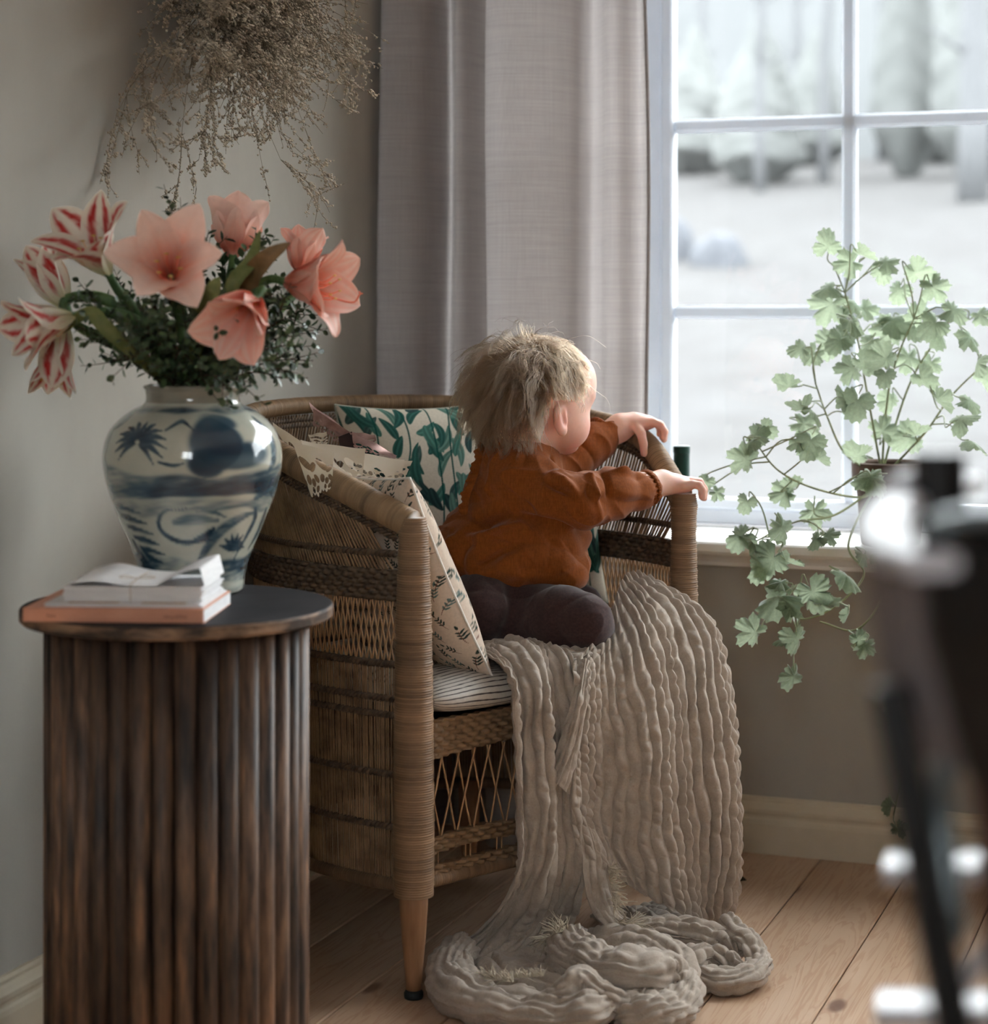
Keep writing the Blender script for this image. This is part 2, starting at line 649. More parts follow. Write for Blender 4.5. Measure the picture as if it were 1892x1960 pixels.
for u0, u1 in CASE:
    sb = MB()
    sw = 0.024
    sb.box(rm(u0, WV + 0.005, WIN_Z0 + 0.03), UX * sw, VX * 0.04, ZX * (WIN_Z1 - WIN_Z0 - 0.08), 0.004)
    sb.box(rm(u1 - sw, WV + 0.005, WIN_Z0 + 0.03), UX * sw, VX * 0.04, ZX * (WIN_Z1 - WIN_Z0 - 0.08), 0.004)
    sb.box(rm(u0 + sw, WV + 0.005, WIN_Z0 + 0.03), UX * (u1 - u0 - 2 * sw), VX * 0.04, ZX * (ZR[0] - WIN_Z0 - 0.03), 0.004)
    sb.box(rm(u0 + sw, WV + 0.005, ZR[4]), UX * (u1 - u0 - 2 * sw), VX * 0.04, ZX * (WIN_Z1 - 0.05 - ZR[4]), 0.004)
    obj('sash', sb, M_WIN, win, smooth=False)
for u in (UCOL[2], UCOL[4], UCOL[6], UCOL[8]):
    obj('muntin', MB().box(rm(u - 0.014, WV + 0.008, ZR[0]), UX * 0.028, VX * 0.032, ZX * (ZR[4] - ZR[0]), 0.006), M_WIN, win, smooth=False)
for u0, u1 in [(a + 0.024, b - 0.024) for a, b in CASE]:
    for z in ZR[1:4]:
        obj('muntin', MB().box(rm(u0, WV + 0.010, z - 0.0135), UX * (u1 - u0), VX * 0.028, ZX * 0.027, 0.006), M_WIN, win, smooth=False)
for a in range(9):
    for b in range(4):
        obj('pane', MB().box(rm(UCOL[a], WV + 0.018, ZR[b]), UX * (UCOL[a + 1] - UCOL[a]), VX * 0.003, ZX * (ZR[b + 1] - ZR[b])), M_GLASS, win, smooth=False)
# the deep white sill board with a moulded apron
sb = MB().box(rm(WIN_U0 - 0.06, -0.19, SILL_Z - 0.022), UX * (WIN_U1 - WIN_U0 + 0.16), VX * 0.285, ZX * 0.022, 0.004)
obj('trim_1', sb, M_SILL, smooth=False, kind='structure')
profile_strip('trim_2', [(0.030, 0.530), (0.030, 0.537), (0.024, 0.541), (0.020, 0.548), (0.026, 0.553), (0.034, 0.556), (0.034, 0.559)], rm(WIN_U0 - 0.05, 0, 0), UX * (WIN_U1 - WIN_U0 + 0.13), VX, M_SILL)

# window 2, in the wall behind the camera: the room's second daylight
w2 = thing('window_2', None, None, rm((W2_U0 + W2_U1) / 2, V_BACK + 0.12, W2_Z0))
w2['kind'] = 'structure'
f2 = MB()
for u0, u1, z0, z1 in ((W2_U0, W2_U0 + 0.06, W2_Z0, W2_Z1), (W2_U1 - 0.06, W2_U1, W2_Z0, W2_Z1), (W2_U0 + 0.06, W2_U1 - 0.06, W2_Z0, W2_Z0 + 0.06), (W2_U0 + 0.06, W2_U1 - 0.06, W2_Z1 - 0.06, W2_Z1), ((W2_U0 + W2_U1) / 2 - 0.03, (W2_U0 + W2_U1) / 2 + 0.03, W2_Z0 + 0.06, W2_Z1 - 0.06)):
    f2.box(rm(u0, V_BACK + 0.14, z0), UX * (u1 - u0), -VX * 0.05, ZX * (z1 - z0))
obj('window_frame', f2, M_WIN, w2, smooth=False)
obj('pane', MB().box(rm(W2_U0 + 0.06, V_BACK + 0.12, W2_Z0 + 0.06), UX * (W2_U1 - W2_U0 - 0.12), -VX * 0.003, ZX * (W2_Z1 - W2_Z0 - 0.12)), M_GLASS, w2, smooth=False)

# ------------------------------------------------------------------ outside: a pale yard and the edge of a wood, the mist put into its colours
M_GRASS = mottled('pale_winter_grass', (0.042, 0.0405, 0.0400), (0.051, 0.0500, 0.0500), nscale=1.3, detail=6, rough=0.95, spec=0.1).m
M_HAZE = mottled('haze_backdrop', (0.062, 0.0645, 0.0655), (0.070, 0.0725, 0.074), nscale=0.12, detail=5, rough=1.0, spec=0.0).m  # colour imitates pale haze above the wood
M_BARK = mottled('mist_tinted_bark', (0.078, 0.080, 0.084), (0.090, 0.092, 0.096), (1, 1, 0.3), 9, rough=0.95).m  # haze put into the bark colour so the trees fade
M_CONIF = mottled('mist_tinted_conifer', (0.076, 0.080, 0.078), (0.088, 0.092, 0.090), nscale=3, rough=0.95).m  # lightened to imitate mist over the conifers
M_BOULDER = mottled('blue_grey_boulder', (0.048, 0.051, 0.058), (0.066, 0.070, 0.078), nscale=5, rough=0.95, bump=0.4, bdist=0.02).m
GZ = -0.45
gu = np.linspace(-70, 110, 91)
gv = np.linspace(-0.3, -95, 80)
G = np.zeros((len(gu), len(gv), 3))
for i, u in enumerate(gu):
    for j, v in enumerate(gv):
        h = GZ + 0.05 * math.sin(u * 0.7 + v * 0.3)
        if v < -14:
            h += 0.12 * (-14 - v)
        G[i, j] = rm(u, v, h)
G[:, 0] = [rm(u, -0.3, GZ - 0.2) for u in gu]
obj('ground', MB().grid(G), M_GRASS, kind='structure')
hv = np.linspace(0, 1, 14)
hu = np.linspace(-110, 160, 60)
H = np.zeros((len(hu), len(hv), 3))
for i, u in enumerate(hu):
    for j, s in enumerate(hv):
        H[i, j] = rm(u, -74 - 26 * s, GZ + 5.6 + (20 + 2.0 * math.sin(u * 0.11) + 1.2 * math.sin(u * 0.31)) * s ** 0.9)
hb = MB().grid(H)
obj('haze_slope', hb, M_HAZE, kind='structure')  # slope added to hide the bright sky, coloured like haze


def ground_z(v):
    return GZ + (0.12 * (-14 - v) if v < -14 else 0.0) - 0.06


RT = np.random.default_rng(5)


def bare_tree(u, v, h, r, label):
    b = rm(u, v, ground_z(v))
    t = thing('bare_tree', label, 'tree', b, 'bare trees in the misty yard')
    n = 9
    path = np.array([b + ZX * h * k / (n - 1) + UX * RT.normal(0, 0.05) * k * 0.4 for k in range(n)])
    obj('trunk', MB().tube(path, np.linspace(r, r * 0.35, n), 8), M_BARK, t)
    br = MB()
    for k in range(16):
        f = RT.uniform(0.3, 0.98)
        i = int(f * (n - 1))
        a = RT.uniform(0, 2 * PI)
        dr = unit(UX * math.cos(a) + VX * math.sin(a) + ZX * RT.uniform(0.25, 0.9))
        L = RT.uniform(0.6, 1.7) * (1.15 - f)
        p = path[i] + dr * L * np.linspace(0, 1, 5)[:, None] + ZX * (0.15 * L * np.linspace(0, 1, 5)[:, None] ** 2)
        br.tube(p, np.linspace(r * 0.3, r * 0.06, 5), 5, caps=False)
        for q in range(3):
            d2 = unit(dr + RT.normal(0, 0.5, 3))
            p2 = p[2 + q % 3] + d2 * L * 0.5 * np.linspace(0, 1, 4)[:, None]
            br.tube(p2, np.linspace(r * 0.12, r * 0.04, 4), 4, caps=False)
    obj('branches', br, M_BARK, t, kind='stuff')


def conifer(u, v, h, r, label):
    b = rm(u, v, ground_z(v))
    t = thing('spruce', label, 'tree', b, None)
    obj('trunk', MB().tube([b, b + ZX * h * 0.98], [r * 0.10, 0.02], 8), M_BARK, t)
    th = np.linspace(0, 2 * PI, 44, endpoint=False)
    zz = np.linspace(0, 1, 46)
    T_, Z_ = np.meshgrid(th, zz, indexing='ij')
    tier = 1 + 0.03 * np.sin(Z_ * 62 + 2 * np.sin(T_ * 3))
    q = np.stack([np.cos(T_) * 1.3, np.sin(T_) * 1.3, Z_ * 5 + u], -1)
    rr = r * (1 - Z_) ** 0.85 * np.minimum(1, 0.30 + Z_ * 5) * tier * (1 + 0.22 * wob(q, 0.5, 6)) + 0.02
    cr = MB().grid(b + UX * (rr * np.cos(T_))[..., None] + VX * (rr * np.sin(T_))[..., None] + ZX * (h * (0.005 + 0.995 * Z_))[..., None], cu=True)
    obj('crown', cr, M_CONIF, t, kind='stuff')


def upx(px, v):
    """u of the point at image column px on the line v behind the window wall"""
    k = (px - CX) / F_PX
    a, b = rm(0, v)[:2], UX[:2]
    s = (k * a[1] - a[0]) / (b[0] - k * b[1])
    return float(s)


for (px, v, h, r, lab) in ((1455, -56, 15, 0.19, 'thin bare tree beyond the upper left pane'), (1578, -60, 16, 0.22, 'thin bare tree just left of the upright glazing bar'),
                           (1524, -72, 16, 0.20, 'faint bare tree far off between the two thin bare trees'), (1862, -50, 15, 0.42, 'thick bare tree at the right edge of the window'),
                           (1345, -70, 16, 0.20, 'faint bare tree far off behind the left panes'), (1690, -72, 17, 0.22, 'faint bare tree far off right of the upright glazing bar')):
    bare_tree(upx(px, v), v, h, r, lab)
for (px, v, h, r, lab) in ((1736, -62, 11.5, 1.25, 'tall misty spruce seen through the upper right pane'), (1452, -60, 5.6, 1.8, 'low wide spruce at the wood edge behind the middle left pane'),
                           (1330, -67, 5.4, 1.9, 'low spruce at the far left of the wood edge'), (1886, -60, 11.0, 1.9, 'dark spruce at the right edge of the window view'),
                           (1560, -71, 5.2, 1.6, 'small spruce far off beside the upright glazing bar'), (1806, -70, 6.2, 1.6, 'small spruce far off behind the right pane')):
    conifer(upx(px, v), v, h, r, lab)


def boulder(u, v, s, label):
    b = rm(u, v, ground_z(v))
    th = np.linspace(0, 2 * PI, 28, endpoint=False)
    ph = np.linspace(-0.3, PI / 2, 12)
    T, P_ = np.meshgrid(th, ph, indexing='ij')
    d = np.stack([np.cos(T) * np.cos(P_), np.sin(T) * np.cos(P_), np.sin(P_)], -1)
    rr = 1 + 0.22 * wob(d * 1.1 + u, 0.6)
    obj('boulder', MB().grid(b + d * rr[..., None] * np.array(s), cu=True), M_BOULDER, label=label, cat='boulder')


boulder(upx(1303, -34), -34, (0.26, 0.4, 0.95), 'upright blue grey boulder at the left end of the yard')
boulder(upx(1378, -33), -33, (0.52, 0.5, 0.72), 'wide blue grey boulder right of the upright boulder in the yard')
# ------------------------------------------------------------------ curtain
def curtain():
    # plan of the folds: (u along the wall, distance from the wall)
    key = [(-1.582, 0.045), (-1.590, 0.105), (-1.578, 0.140), (-1.535, 0.135), (-1.498, 0.110), (-1.484, 0.070), (-1.468, 0.062), (-1.448, 0.100), (-1.432, 0.128), (-1.412, 0.120), (-1.400, 0.072), (-1.386, 0.055),
           (-1.374, 0.085), (-1.352, 0.165), (-1.315, 0.195), (-1.272, 0.190), (-1.232, 0.165), (-1.206, 0.122), (-1.200, 0.075), (-1.184, 0.055),
           (-1.160, 0.075), (-1.140, 0.110), (-1.116, 0.115), (-1.098, 0.088), (-1.082, 0.080), (-1.066, 0.098)]
    P = catmull(key, 190)
    z = np.linspace(0.012, 2.34, 60)
    A = np.zeros((len(P), len(z), 3))
    um = P[:, 0].mean()
    for j, zz in enumerate(z):
        fl = 1.0 + 0.03 * (1 - zz / 2.34)
        sway = 0.006 * np.sin(zz * 2.1 + P[:, 0] * 9) + 0.004 * np.sin(zz * 5.3 + P[:, 0] * 23)
        off = P[:, 1] * (1 + 0.05 * math.sin(zz * 1.7)) + sway
        u = um + (P[:, 0] - um) * (1 + 0.012 * math.sin(zz * 3)) + 0.003 * np.sin(zz * 4 + P[:, 0] * 15)
        u = np.maximum(u, U_CORNER + 0.006)
        u[-14:] += 0.004 * math.sin(zz * 6.0) * np.linspace(0, 1, 14)
        A[:, j] = UX * u[:, None] + VX * (V_P + off)[:, None] + ZX * zz
    t = NT('grey_linen')
    v = t.coords((1, 1, 1))
    wz = t.noise(t.coords((6, 6, 520)), 1.0, 3, 0.7)
    wu = t.noise(t.coords((700, 700, 4)), 1.0, 3, 0.7)
    slub = t.noise(t.coords((9, 9, 150)), 1.0, 2, 0.6)
    c = t.mix(t.ramp(wz, [(0.3, lin(168, 160, 157)), (0.7, lin(182, 174, 170))]), t.ramp(wu, [(0.3, (0.86, 0.86, 0.86)), (0.7, (1, 1, 1))]), 1.0, 'MULTIPLY')
    c = t.mix(c, t.ramp(slub, [(0.36, (0.9, 0.9, 0.9)), (0.46, (1, 1, 1))]), 0.4, 'MULTIPLY')
    t.set(Base_Color=c, Roughness=0.95, Normal=t.bump(wz, 0.12, 0.0008))
    t.b.inputs['Specular IOR Level'].default_value = 0.1
    t.translucent(c, 0.40)
    root = thing('curtain', 'floor length grey linen curtain hanging in soft folds beside the window', 'curtain', rm(-1.33, 0.1, 0.012))
    obj('curtain_panel', MB().grid(A), t.m, root)
    # hem folded over along the window side
    e = A[-1]
    hem = MB().tube(e + UX * 0.001, 0.0035, 6)
    obj('hem', hem, t.m, root)
    rod_m = mottled('dark_iron', (0.02, 0.02, 0.022), (0.03, 0.03, 0.03), rough=0.5, Metallic=0.8).m
    rod = thing('curtain_rod', 'black iron curtain rod above the window', 'curtain rod', rm(-0.4, 0.11, 2.37))
    obj('rod', MB().tube([rm(-1.585, 0.11, 2.37), rm(1.5, 0.11, 2.37)], 0.011, 12), rod_m, rod)
    for u in (-1.5, 1.4):
        obj('bracket', MB().tube([rm(u, 0.0, 2.37), rm(u, 0.11, 2.37)], 0.008, 8), rod_m, rod)
    for k in range(9):
        u = -1.56 + k * 0.06
        th = np.linspace(0, 2 * PI, 20, endpoint=False)
        ring = rm(u, 0.11, 2.364) + VX * 0.02 * np.cos(th)[:, None] + ZX * 0.02 * np.sin(th)[:, None]
        obj('ring', MB().tube(ring, 0.0025, 6, closed=True), rod_m, rod)


curtain()

# ------------------------------------------------------------------ round side table of upright dowels
TZ = 0.625
TC = np.array([-0.4065, 2.646, 0.0])
TR = 0.1995
t = NT('dark_stained_dowel')
oi = t.n('ShaderNodeObjectInfo')
c_ = t.n('ShaderNodeTexCoord')
sh = t.n('ShaderNodeVectorMath', operation='MULTIPLY_ADD')
t.l(oi.outputs['Random'], sh.inputs[0])
sh.inputs[1].default_value = (3.0, 5.0, 31.0)
t.l(c_.outputs['Object'], sh.inputs[2])
mp = t.n('ShaderNodeMapping')
mp.inputs['Scale'].default_value = (60, 60, 7)
t.l(sh.outputs['Vector'], mp.inputs['Vector'])
mp2 = t.n('ShaderNodeMapping')
mp2.inputs['Scale'].default_value = (260, 260, 6)
t.l(sh.outputs['Vector'], mp2.inputs['Vector'])
n1 = t.noise(mp.outputs['Vector'], 1.0, 4, 0.65)
n2 = t.noise(mp2.outputs['Vector'], 1.0, 3, 0.6)
c = t.ramp(n1, [(0.34, lin(38, 32, 30)), (0.46, lin(92, 72, 60)), (0.58, lin(130, 102, 82)), (0.68, lin(168, 126, 96))])
c = t.mix(c, t.ramp(n2, [(0.35, (0.5, 0.5, 0.5)), (0.6, (1, 1, 1))]), 0.55, 'MULTIPLY')
h = t.n('ShaderNodeHueSaturation')
mr = t.n('ShaderNodeMapRange')
mr.inputs['To Min'].default_value = 0.5
mr.inputs['To Max'].default_value = 1.05
t.l(oi.outputs['Random'], mr.inputs['Value'])
t.l(mr.outputs['Result'], h.inputs['Value'])
t.l(c, h.inputs['Color'])
t.set(Base_Color=h.outputs['Color'], Roughness=0.55, Normal=t.bump(n2, 0.3, 0.001))
M_DOWEL = t.m
M_TTOP = mottled('dark_table_top', lin(30, 30, 34), lin(44, 43, 46), (1, 1, 1), 14, 5, 0.62, bump=0.15, bscale=60, spec=0.12).m
M_TEDGE = mottled('worn_wood_edge', lin(62, 50, 42), lin(150, 120, 96), (1, 1, 3), 16, 6, 0.6, lo=0.42, hi=0.62, bump=0.2).m
table = thing('side_table', 'round side table of dark stained upright wooden dowels under a black top', 'side table', TC)
prof = [(0.0, TZ - 0.017), (TR - 0.003, TZ - 0.017), (TR, TZ - 0.014), (TR, TZ - 0.0035), (TR - 0.0012, TZ - 0.001)]
obj('rim', MB().lathe(prof, TC, 96), M_TEDGE, table, smooth=False)
obj('table_top', MB().lathe([(TR - 0.0012, TZ - 0.001), (TR - 0.003, TZ), (0.0, TZ)], TC, 96), M_TTOP, table, smooth=False)
DR = 0.0133
RD = 0.1552
core = MB().lathe([(0.0, 0.006), (RD - 0.008, 0.006), (RD - 0.008, TZ - 0.017), (0, TZ - 0.017)], TC, 48)
obj('core', core, mottled('table_core', (0.012, 0.01, 0.009), (0.02, 0.016, 0.014), rough=0.8).m, table, smooth=False)
dm = MB().tube([(0, 0, 0), (0, 0, TZ - 0.018)], DR, 16)
dme = dm.mesh('dowel', smooth=True)
dme.materials.append(M_DOWEL)
ND = 36
for k in range(ND):
    a = 2 * PI * (k + 0.2) / ND
    s = 1.0 + 0.05 * math.sin(k * 2.7)
    M = Matrix.Translation(Vector(TC + np.array([math.cos(a) * RD, math.sin(a) * RD, 0.0]))) @ Matrix.Rotation(k * 1.3, 4, 'Z') @ Matrix.Diagonal((s, s, 1, 1))
    inst('dowel', dme, table, M)

# ------------------------------------------------------------------ vase painted in blue
VC = np.array([-0.4047, 2.765, TZ])
vprof = np.array([(0.0, 0.0), (0.060, 0.0), (0.066, 0.002), (0.0685, 0.008), (0.0695, 0.020), (0.0735, 0.036), (0.082, 0.060), (0.0945, 0.090), (0.1065, 0.120), (0.1145, 0.145),
                  (0.1190, 0.168), (0.1196, 0.184), (0.1165, 0.202), (0.1090, 0.219), (0.0960, 0.233), (0.0800, 0.2445), (0.0680, 0.2505), (0.0640, 0.2545), (0.0625, 0.261),
                  (0.0635, 0.269), (0.0660, 0.2735), (0.0662, 0.2755), (0.0640, 0.2775), (0.0605, 0.2770), (0.0585, 0.272), (0.0575, 0.255), (0.062, 0.245), (0.095, 0.225), (0.110, 0.18), (0.09, 0.09), (0.06, 0.02), (0.0, 0.012)])
outer = catmull(vprof[1:23], 230)
inner = catmull(vprof[22:], 40)[1:]
full = np.concatenate([vprof[:1], outer, inner])
SEG = 300
th = np.linspace(0, -2 * PI, SEG, endpoint=False)
P = np.stack([VC[0] + full[:, 0:1] * np.cos(th), VC[1] + full[:, 0:1] * np.sin(th), VC[2] + np.repeat(full[:, 1:2], SEG, 1)], -1)
# paint in flattened coordinates: x = sideways place seen from the front (-1..1 across the belly), y = height share 0..1
thw = (np.arctan2(np.sin(th + PI / 2), np.cos(th + PI / 2)))[None, :] + 0 * full[:, 1:2]   # 0 faces the camera
X = thw / (PI / 2)
Y = full[:, 1:2] / 0.2775 + 0 * thw
NZ = wob(np.stack([X * 1.2, Y * 1.5, 0 * X], -1), 1.6)
NB = wob(np.stack([X * 0.8, Y * 9, 0 * X], -1), 1.0, 9)
NF = wob(np.stack([X * 3.0, Y * 16, 0 * X], -1), 2.2, 17)
cream = np.array(lin(196, 197, 182))
blue1, blue2, blue3 = np.array(lin(42, 66, 82)), np.array(lin(86, 108, 118)), np.array(lin(26, 44, 62))
ink = np.zeros_like(X)


def stroke(pts, w, a=0.9, soft=0.35, taper=True):
    """a brush stroke along points (x, y); w half width in y units"""
    global ink
    p = catmull(pts, 40)
    best = np.full(X.shape, 9.0)
    for k, (x, y) in enumerate(p):
        s = k / 39
        ww = w * ((0.35 + 0.65 * math.sin(PI * min(1, s * 1.0 + 0.08))) if taper else 1)
        d = np.hypot((X - x) * 0.66, Y - y) / ww
        best = np.minimum(best, d)
    m = smooth01((1.0 + soft - best) / (2 * soft)) * a * (0.85 + 0.25 * NF)
    ink = np.maximum(ink, m)


def blob(x, y, rx, ry, a=0.85, edge=0.25, n=0.25, fill=None):
    global ink
    d = np.hypot((X - x) / rx, (Y - y) / ry) + n * NZ
    m = smooth01((1 + edge - d) / (2 * edge)) * a * (0.8 + 0.35 * NB)
    ink = np.maximum(ink, m)


def wash(y0, y1, a, n=0.02):
    global ink
    m = smooth01((Y - y0 + n * NZ) / 0.02) * smooth01((y1 - Y + n * NZ) / 0.03) * np.clip(a + 0.55 * NB + 0.2 * NF, 0.05, 1)
    ink = np.maximum(ink, m)


wash(0.865, 0.912, 0.72, 0.012)       # shoulder band under the neck
wash(0.475, 0.615, 0.62, 0.03)        # belly band
wash(0.40, 0.50, 0.22, 0.04)
wash(0.055, 0.20, 0.50, 0.03)         # foot
wash(0.0, 0.05, 0.35)
blob(-0.86, 0.735, 0.15, 0.11, 0.95)
blob(-0.80, 0.60, 0.17, 0.06, 0.9)
blob(-0.72, 0.84, 0.12, 0.045, 0.8)
blob(0.27, 0.745, 0.20, 0.115, 0.98, 0.18, 0.15)
blob(0.18, 0.66, 0.12, 0.07, 0.9)
blob(0.48, 0.68, 0.22, 0.06, 0.75)
blob(0.33, 0.83, 0.16, 0.04, 0.85)
for x0 in (-0.33, 1.5, -1.6):
    for k in range(13):                # the chrysanthemum head
        a = -0.9 + k * 0.40
        c0, c1 = math.cos(a), math.sin(a)
        bx, by = x0 + 0.03 * c0, 0.745 + 0.015 * c1
        stroke([(bx, by), (bx + 0.10 * c0, by + 0.045 * c1 + 0.008), (bx + 0.205 * c0, by + 0.092 * c1 - 0.016)], 0.0115 + 0.003 * (k % 2), 0.92)
stroke([(-0.12, 0.80), (0.0, 0.84), (0.10, 0.80)], 0.010)
stroke([(-0.15, 0.655), (-0.04, 0.64), (0.03, 0.65)], 0.009)
for x0 in (0.02, 1.25, -1.35):         # big outlined leaf low on the belly
    stroke([(x0 + 0.26, 0.335), (x0 + 0.16, 0.285), (x0 - 0.02, 0.272), (x0 - 0.18, 0.31), (x0 - 0.22, 0.365), (x0 - 0.14, 0.425), (x0 + 0.02, 0.435)], 0.014, 0.95)
    stroke([(x0 + 0.25, 0.33), (x0 + 0.18, 0.295), (x0 + 0.06, 0.278)], 0.022, 1.0)
    stroke([(x0 - 0.08, 0.37), (x0 + 0.08, 0.385), (x0 + 0.28, 0.375)], 0.028, 0.55)
    stroke([(x0 + 0.10, 0.42), (x0 + 0.22, 0.42), (x0 + 0.36, 0.385)], 0.012, 0.6)
for k in range(5):                     # pinnate strokes left
    y = 0.42 - 0.05 * k
    stroke([(-0.70 + 0.05 * k, y + 0.015), (-0.55 + 0.05 * k, y + 0.006), (-0.36 + 0.04 * k, y - 0.010)], 0.013 + 0.003 * (k % 2), 0.85)
stroke([(-0.88, 0.45), (-0.84, 0.36), (-0.76, 0.28), (-0.72, 0.24)], 0.014, 0.95)
stroke([(-0.60, 0.26), (-0.54, 0.19), (-0.44, 0.12), (-0.36, 0.10)], 0.032, 0.95)
stroke([(-0.50, 0.24), (-0.40, 0.19), (-0.24, 0.17)], 0.018, 0.9)
blob(-0.46, 0.12, 0.16, 0.05, 0.9)
stroke([(0.16, 0.17), (0.24, 0.25), (0.36, 0.33), (0.52, 0.38), (0.66, 0.40)], 0.030, 0.7)
stroke([(0.66, 0.42), (0.70, 0.36), (0.66, 0.28), (0.58, 0.18)], 0.020, 0.85)
for k in range(7):
    a = 0.2 + k * 0.42
    stroke([(0.52, 0.22), (0.52 + 0.09 * math.cos(a), 0.22 + 0.05 * math.sin(a)), (0.52 + 0.17 * math.cos(a), 0.215 + 0.085 * math.sin(a))], 0.014, 0.9)
stroke([(0.74, 0.84), (0.80, 0.74), (0.78, 0.64), (0.70, 0.58)], 0.03, 0.8)
stroke([(0.62, 0.47), (0.76, 0.50), (0.92, 0.46)], 0.026, 0.7)
stroke([(0.86, 0.40), (0.88, 0.30), (0.80, 0.22)], 0.03, 0.8)
blob(0.10, 0.12, 0.14, 0.03, 0.7)
ink = np.clip(ink, 0, 1)[..., None]
colr = cream * (1 - np.minimum(1, ink * 1.7)) + blue2 * np.minimum(1, ink * 1.7)
i2 = smooth01((ink - 0.45) / 0.45)
colr = colr * (1 - i2) + blue1 * i2
i3 = smooth01((ink - 0.88) / 0.15) * 0.8
colr = colr * (1 - i3) + blue3 * i3
neck = smooth01((Y - 0.912) / 0.01)[..., None]
colr = colr * (1 - neck) + np.array(lin(142, 138, 124)) * neck
M_VASE = painted('blue_and_white_glaze', 0.12, 0.5, 45, 0.03, 0.0006, vary=0.10, Coat_Weight=0.6, Coat_Roughness=0.05)
vase = obj('vase', MB().grid(P, cv=True, col=colr), M_VASE.m, color=True, origin=VC, label='large glazed vase with blue brushwork flowers standing on the round table', cat='vase')

# ------------------------------------------------------------------ books and papers on the table
M_PEACH = mottled('peach_cover', lin(214, 150, 122), lin(222, 160, 132), nscale=20, rough=0.6, spec=0.3).m
M_PAPER = mottled('white_paper', lin(230, 229, 230), lin(240, 239, 239), (1, 1, 8), 30, rough=0.85, spec=0.2).m
M_PRINT = mottled('brown_print', lin(120, 76, 58), lin(130, 84, 64), rough=0.8).m
BX = unit(at(391, 1192, 2.478) - at(46, 1189, 2.493))
BX = unit(BX * np.array([1, 1, 0]))
BY = np.array([-BX[1], BX[0], 0])
b0 = np.array([-0.5700, 2.490, TZ + 0.0005])
BL = 0.2215
book = thing('paperback_book', 'peach coloured paperback lying lowest in the stack on the table', 'book', b0 + BX * BL / 2 + BY * 0.08)
BT, BD = 0.0165, 0.168
cv = MB()
cv.box(b0, BX * BL, BY * BD, ZX * 0.0006, 0)
cv.box(b0 + ZX * (BT - 0.0006), BX * BL, BY * BD, ZX * 0.0006, 0)
cv.box(b0, BX * BL, BY * 0.0009, ZX * BT, 0.0003)
obj('cover', cv, M_PEACH, book, smooth=False)
obj('pages', MB().box(b0 + BX * 0.0008 + BY * 0.0009 + ZX * 0.0006, BX * (BL - 0.0016), BY * (BD - 0.002), ZX * (BT - 0.0012)), M_PAPER, book, smooth=False)
pr = MB()
RB = np.random.default_rng(2)


def spine_letters(x0, n, w, h):
    """small dark marks of the spine's lettering, too small to read in the photograph"""
    for k in range(n):
        o = b0 + BX * (x0 + k * w) - BY * 0.00035 + ZX * 0.0058
        hh = h * RB.choice([0.7, 0.7, 1.0])
        pr.box(o, BX * w * 0.22, BY * 0.0004, ZX * hh)
        if k % 3 != 1:
            pr.box(o + ZX * hh * 0.42, BX * w * 0.62, BY * 0.0004, ZX * hh * 0.2)
        if k % 2:
            pr.box(o + BX * w * 0.5, BX * w * 0.2, BY * 0.0004, ZX * hh * 0.7)


spine_letters(0.0300, 4, 0.0027, 0.0042)
spine_letters(0.1730, 11, 0.0027, 0.0042)
obj('spine_lettering', pr, M_PRINT, book, smooth=False)

# a thin white magazine and a tied bundle of folded papers on top
z1 = TZ + BT + 0.0007
m0 = b0 + BX * 0.0235 + BY * 0.012
m0[2] = z1
mag = thing('magazine', 'thin white magazine between the peach paperback and the tied papers', 'magazine', m0 + BX * 0.09 + BY * 0.07)
mg = MB()
for k in range(4):
    mg.box(m0 + BX * 0.0012 * math.sin(k * 2.0) + ZX * 0.0011 * k, BX * (0.192 + 0.002 * math.cos(k)), BY * 0.150, ZX * 0.0009)
obj('pages', mg, M_PAPER, mag, smooth=False)
pm = MB()
for x0, x1 in ((0.028, 0.090), (0.118, 0.172)):
    pm.box(m0 + BX * x0 - BY * 0.0003 + ZX * 0.0046, BX * (x1 - x0), BY * 0.05, ZX * 0.0003)
mg2 = mottled('tan_print', lin(196, 178, 160), lin(208, 190, 172), rough=0.85).m
obj('spine_strip', pm, mg2, mag, smooth=False)
z2 = z1 + 0.0050


def sheet(o, lx, ly, lift, th_=0.0006, nx=40, ny=16):
    """a loose sheet: lift(x, y) is its height above the stack"""
    x = np.linspace(0, 1, nx)
    y = np.linspace(0, 1, ny)
    A = np.zeros((nx, ny, 3))
    for i in range(nx):
        for j in range(ny):
            dx, dz = lift(x[i], y[j])
            A[i, j] = o + BX * (lx * x[i] + dx) + BY * ly * y[j] + ZX * dz
    mb = MB().grid(A)
    mb.grid((A + ZX * th_)[:, ::-1])
    return mb


p0 = b0 + BX * 0.0440 + BY * 0.022
p0[2] = z2
bun = thing('paper_bundle', 'bundle of folded white papers tied with string on top of the books', 'papers', p0 + BX * 0.085 + BY * 0.05)
stack = MB()
RS = np.random.default_rng(8)
NSH = 9
for k in range(NSH):
    o = p0 + BX * RS.uniform(-0.0015, 0.0015) + BY * RS.uniform(-0.0015, 0.0015) + ZX * 0.0021 * k
    stack.box(o, BX * (0.170 + RS.uniform(-0.001, 0.004)), BY * 0.120, ZX * 0.0019, 0.0005)
obj('folded_sheets', stack, M_PAPER, bun, smooth=False)
zt = NSH * 0.0021 + 0.0004


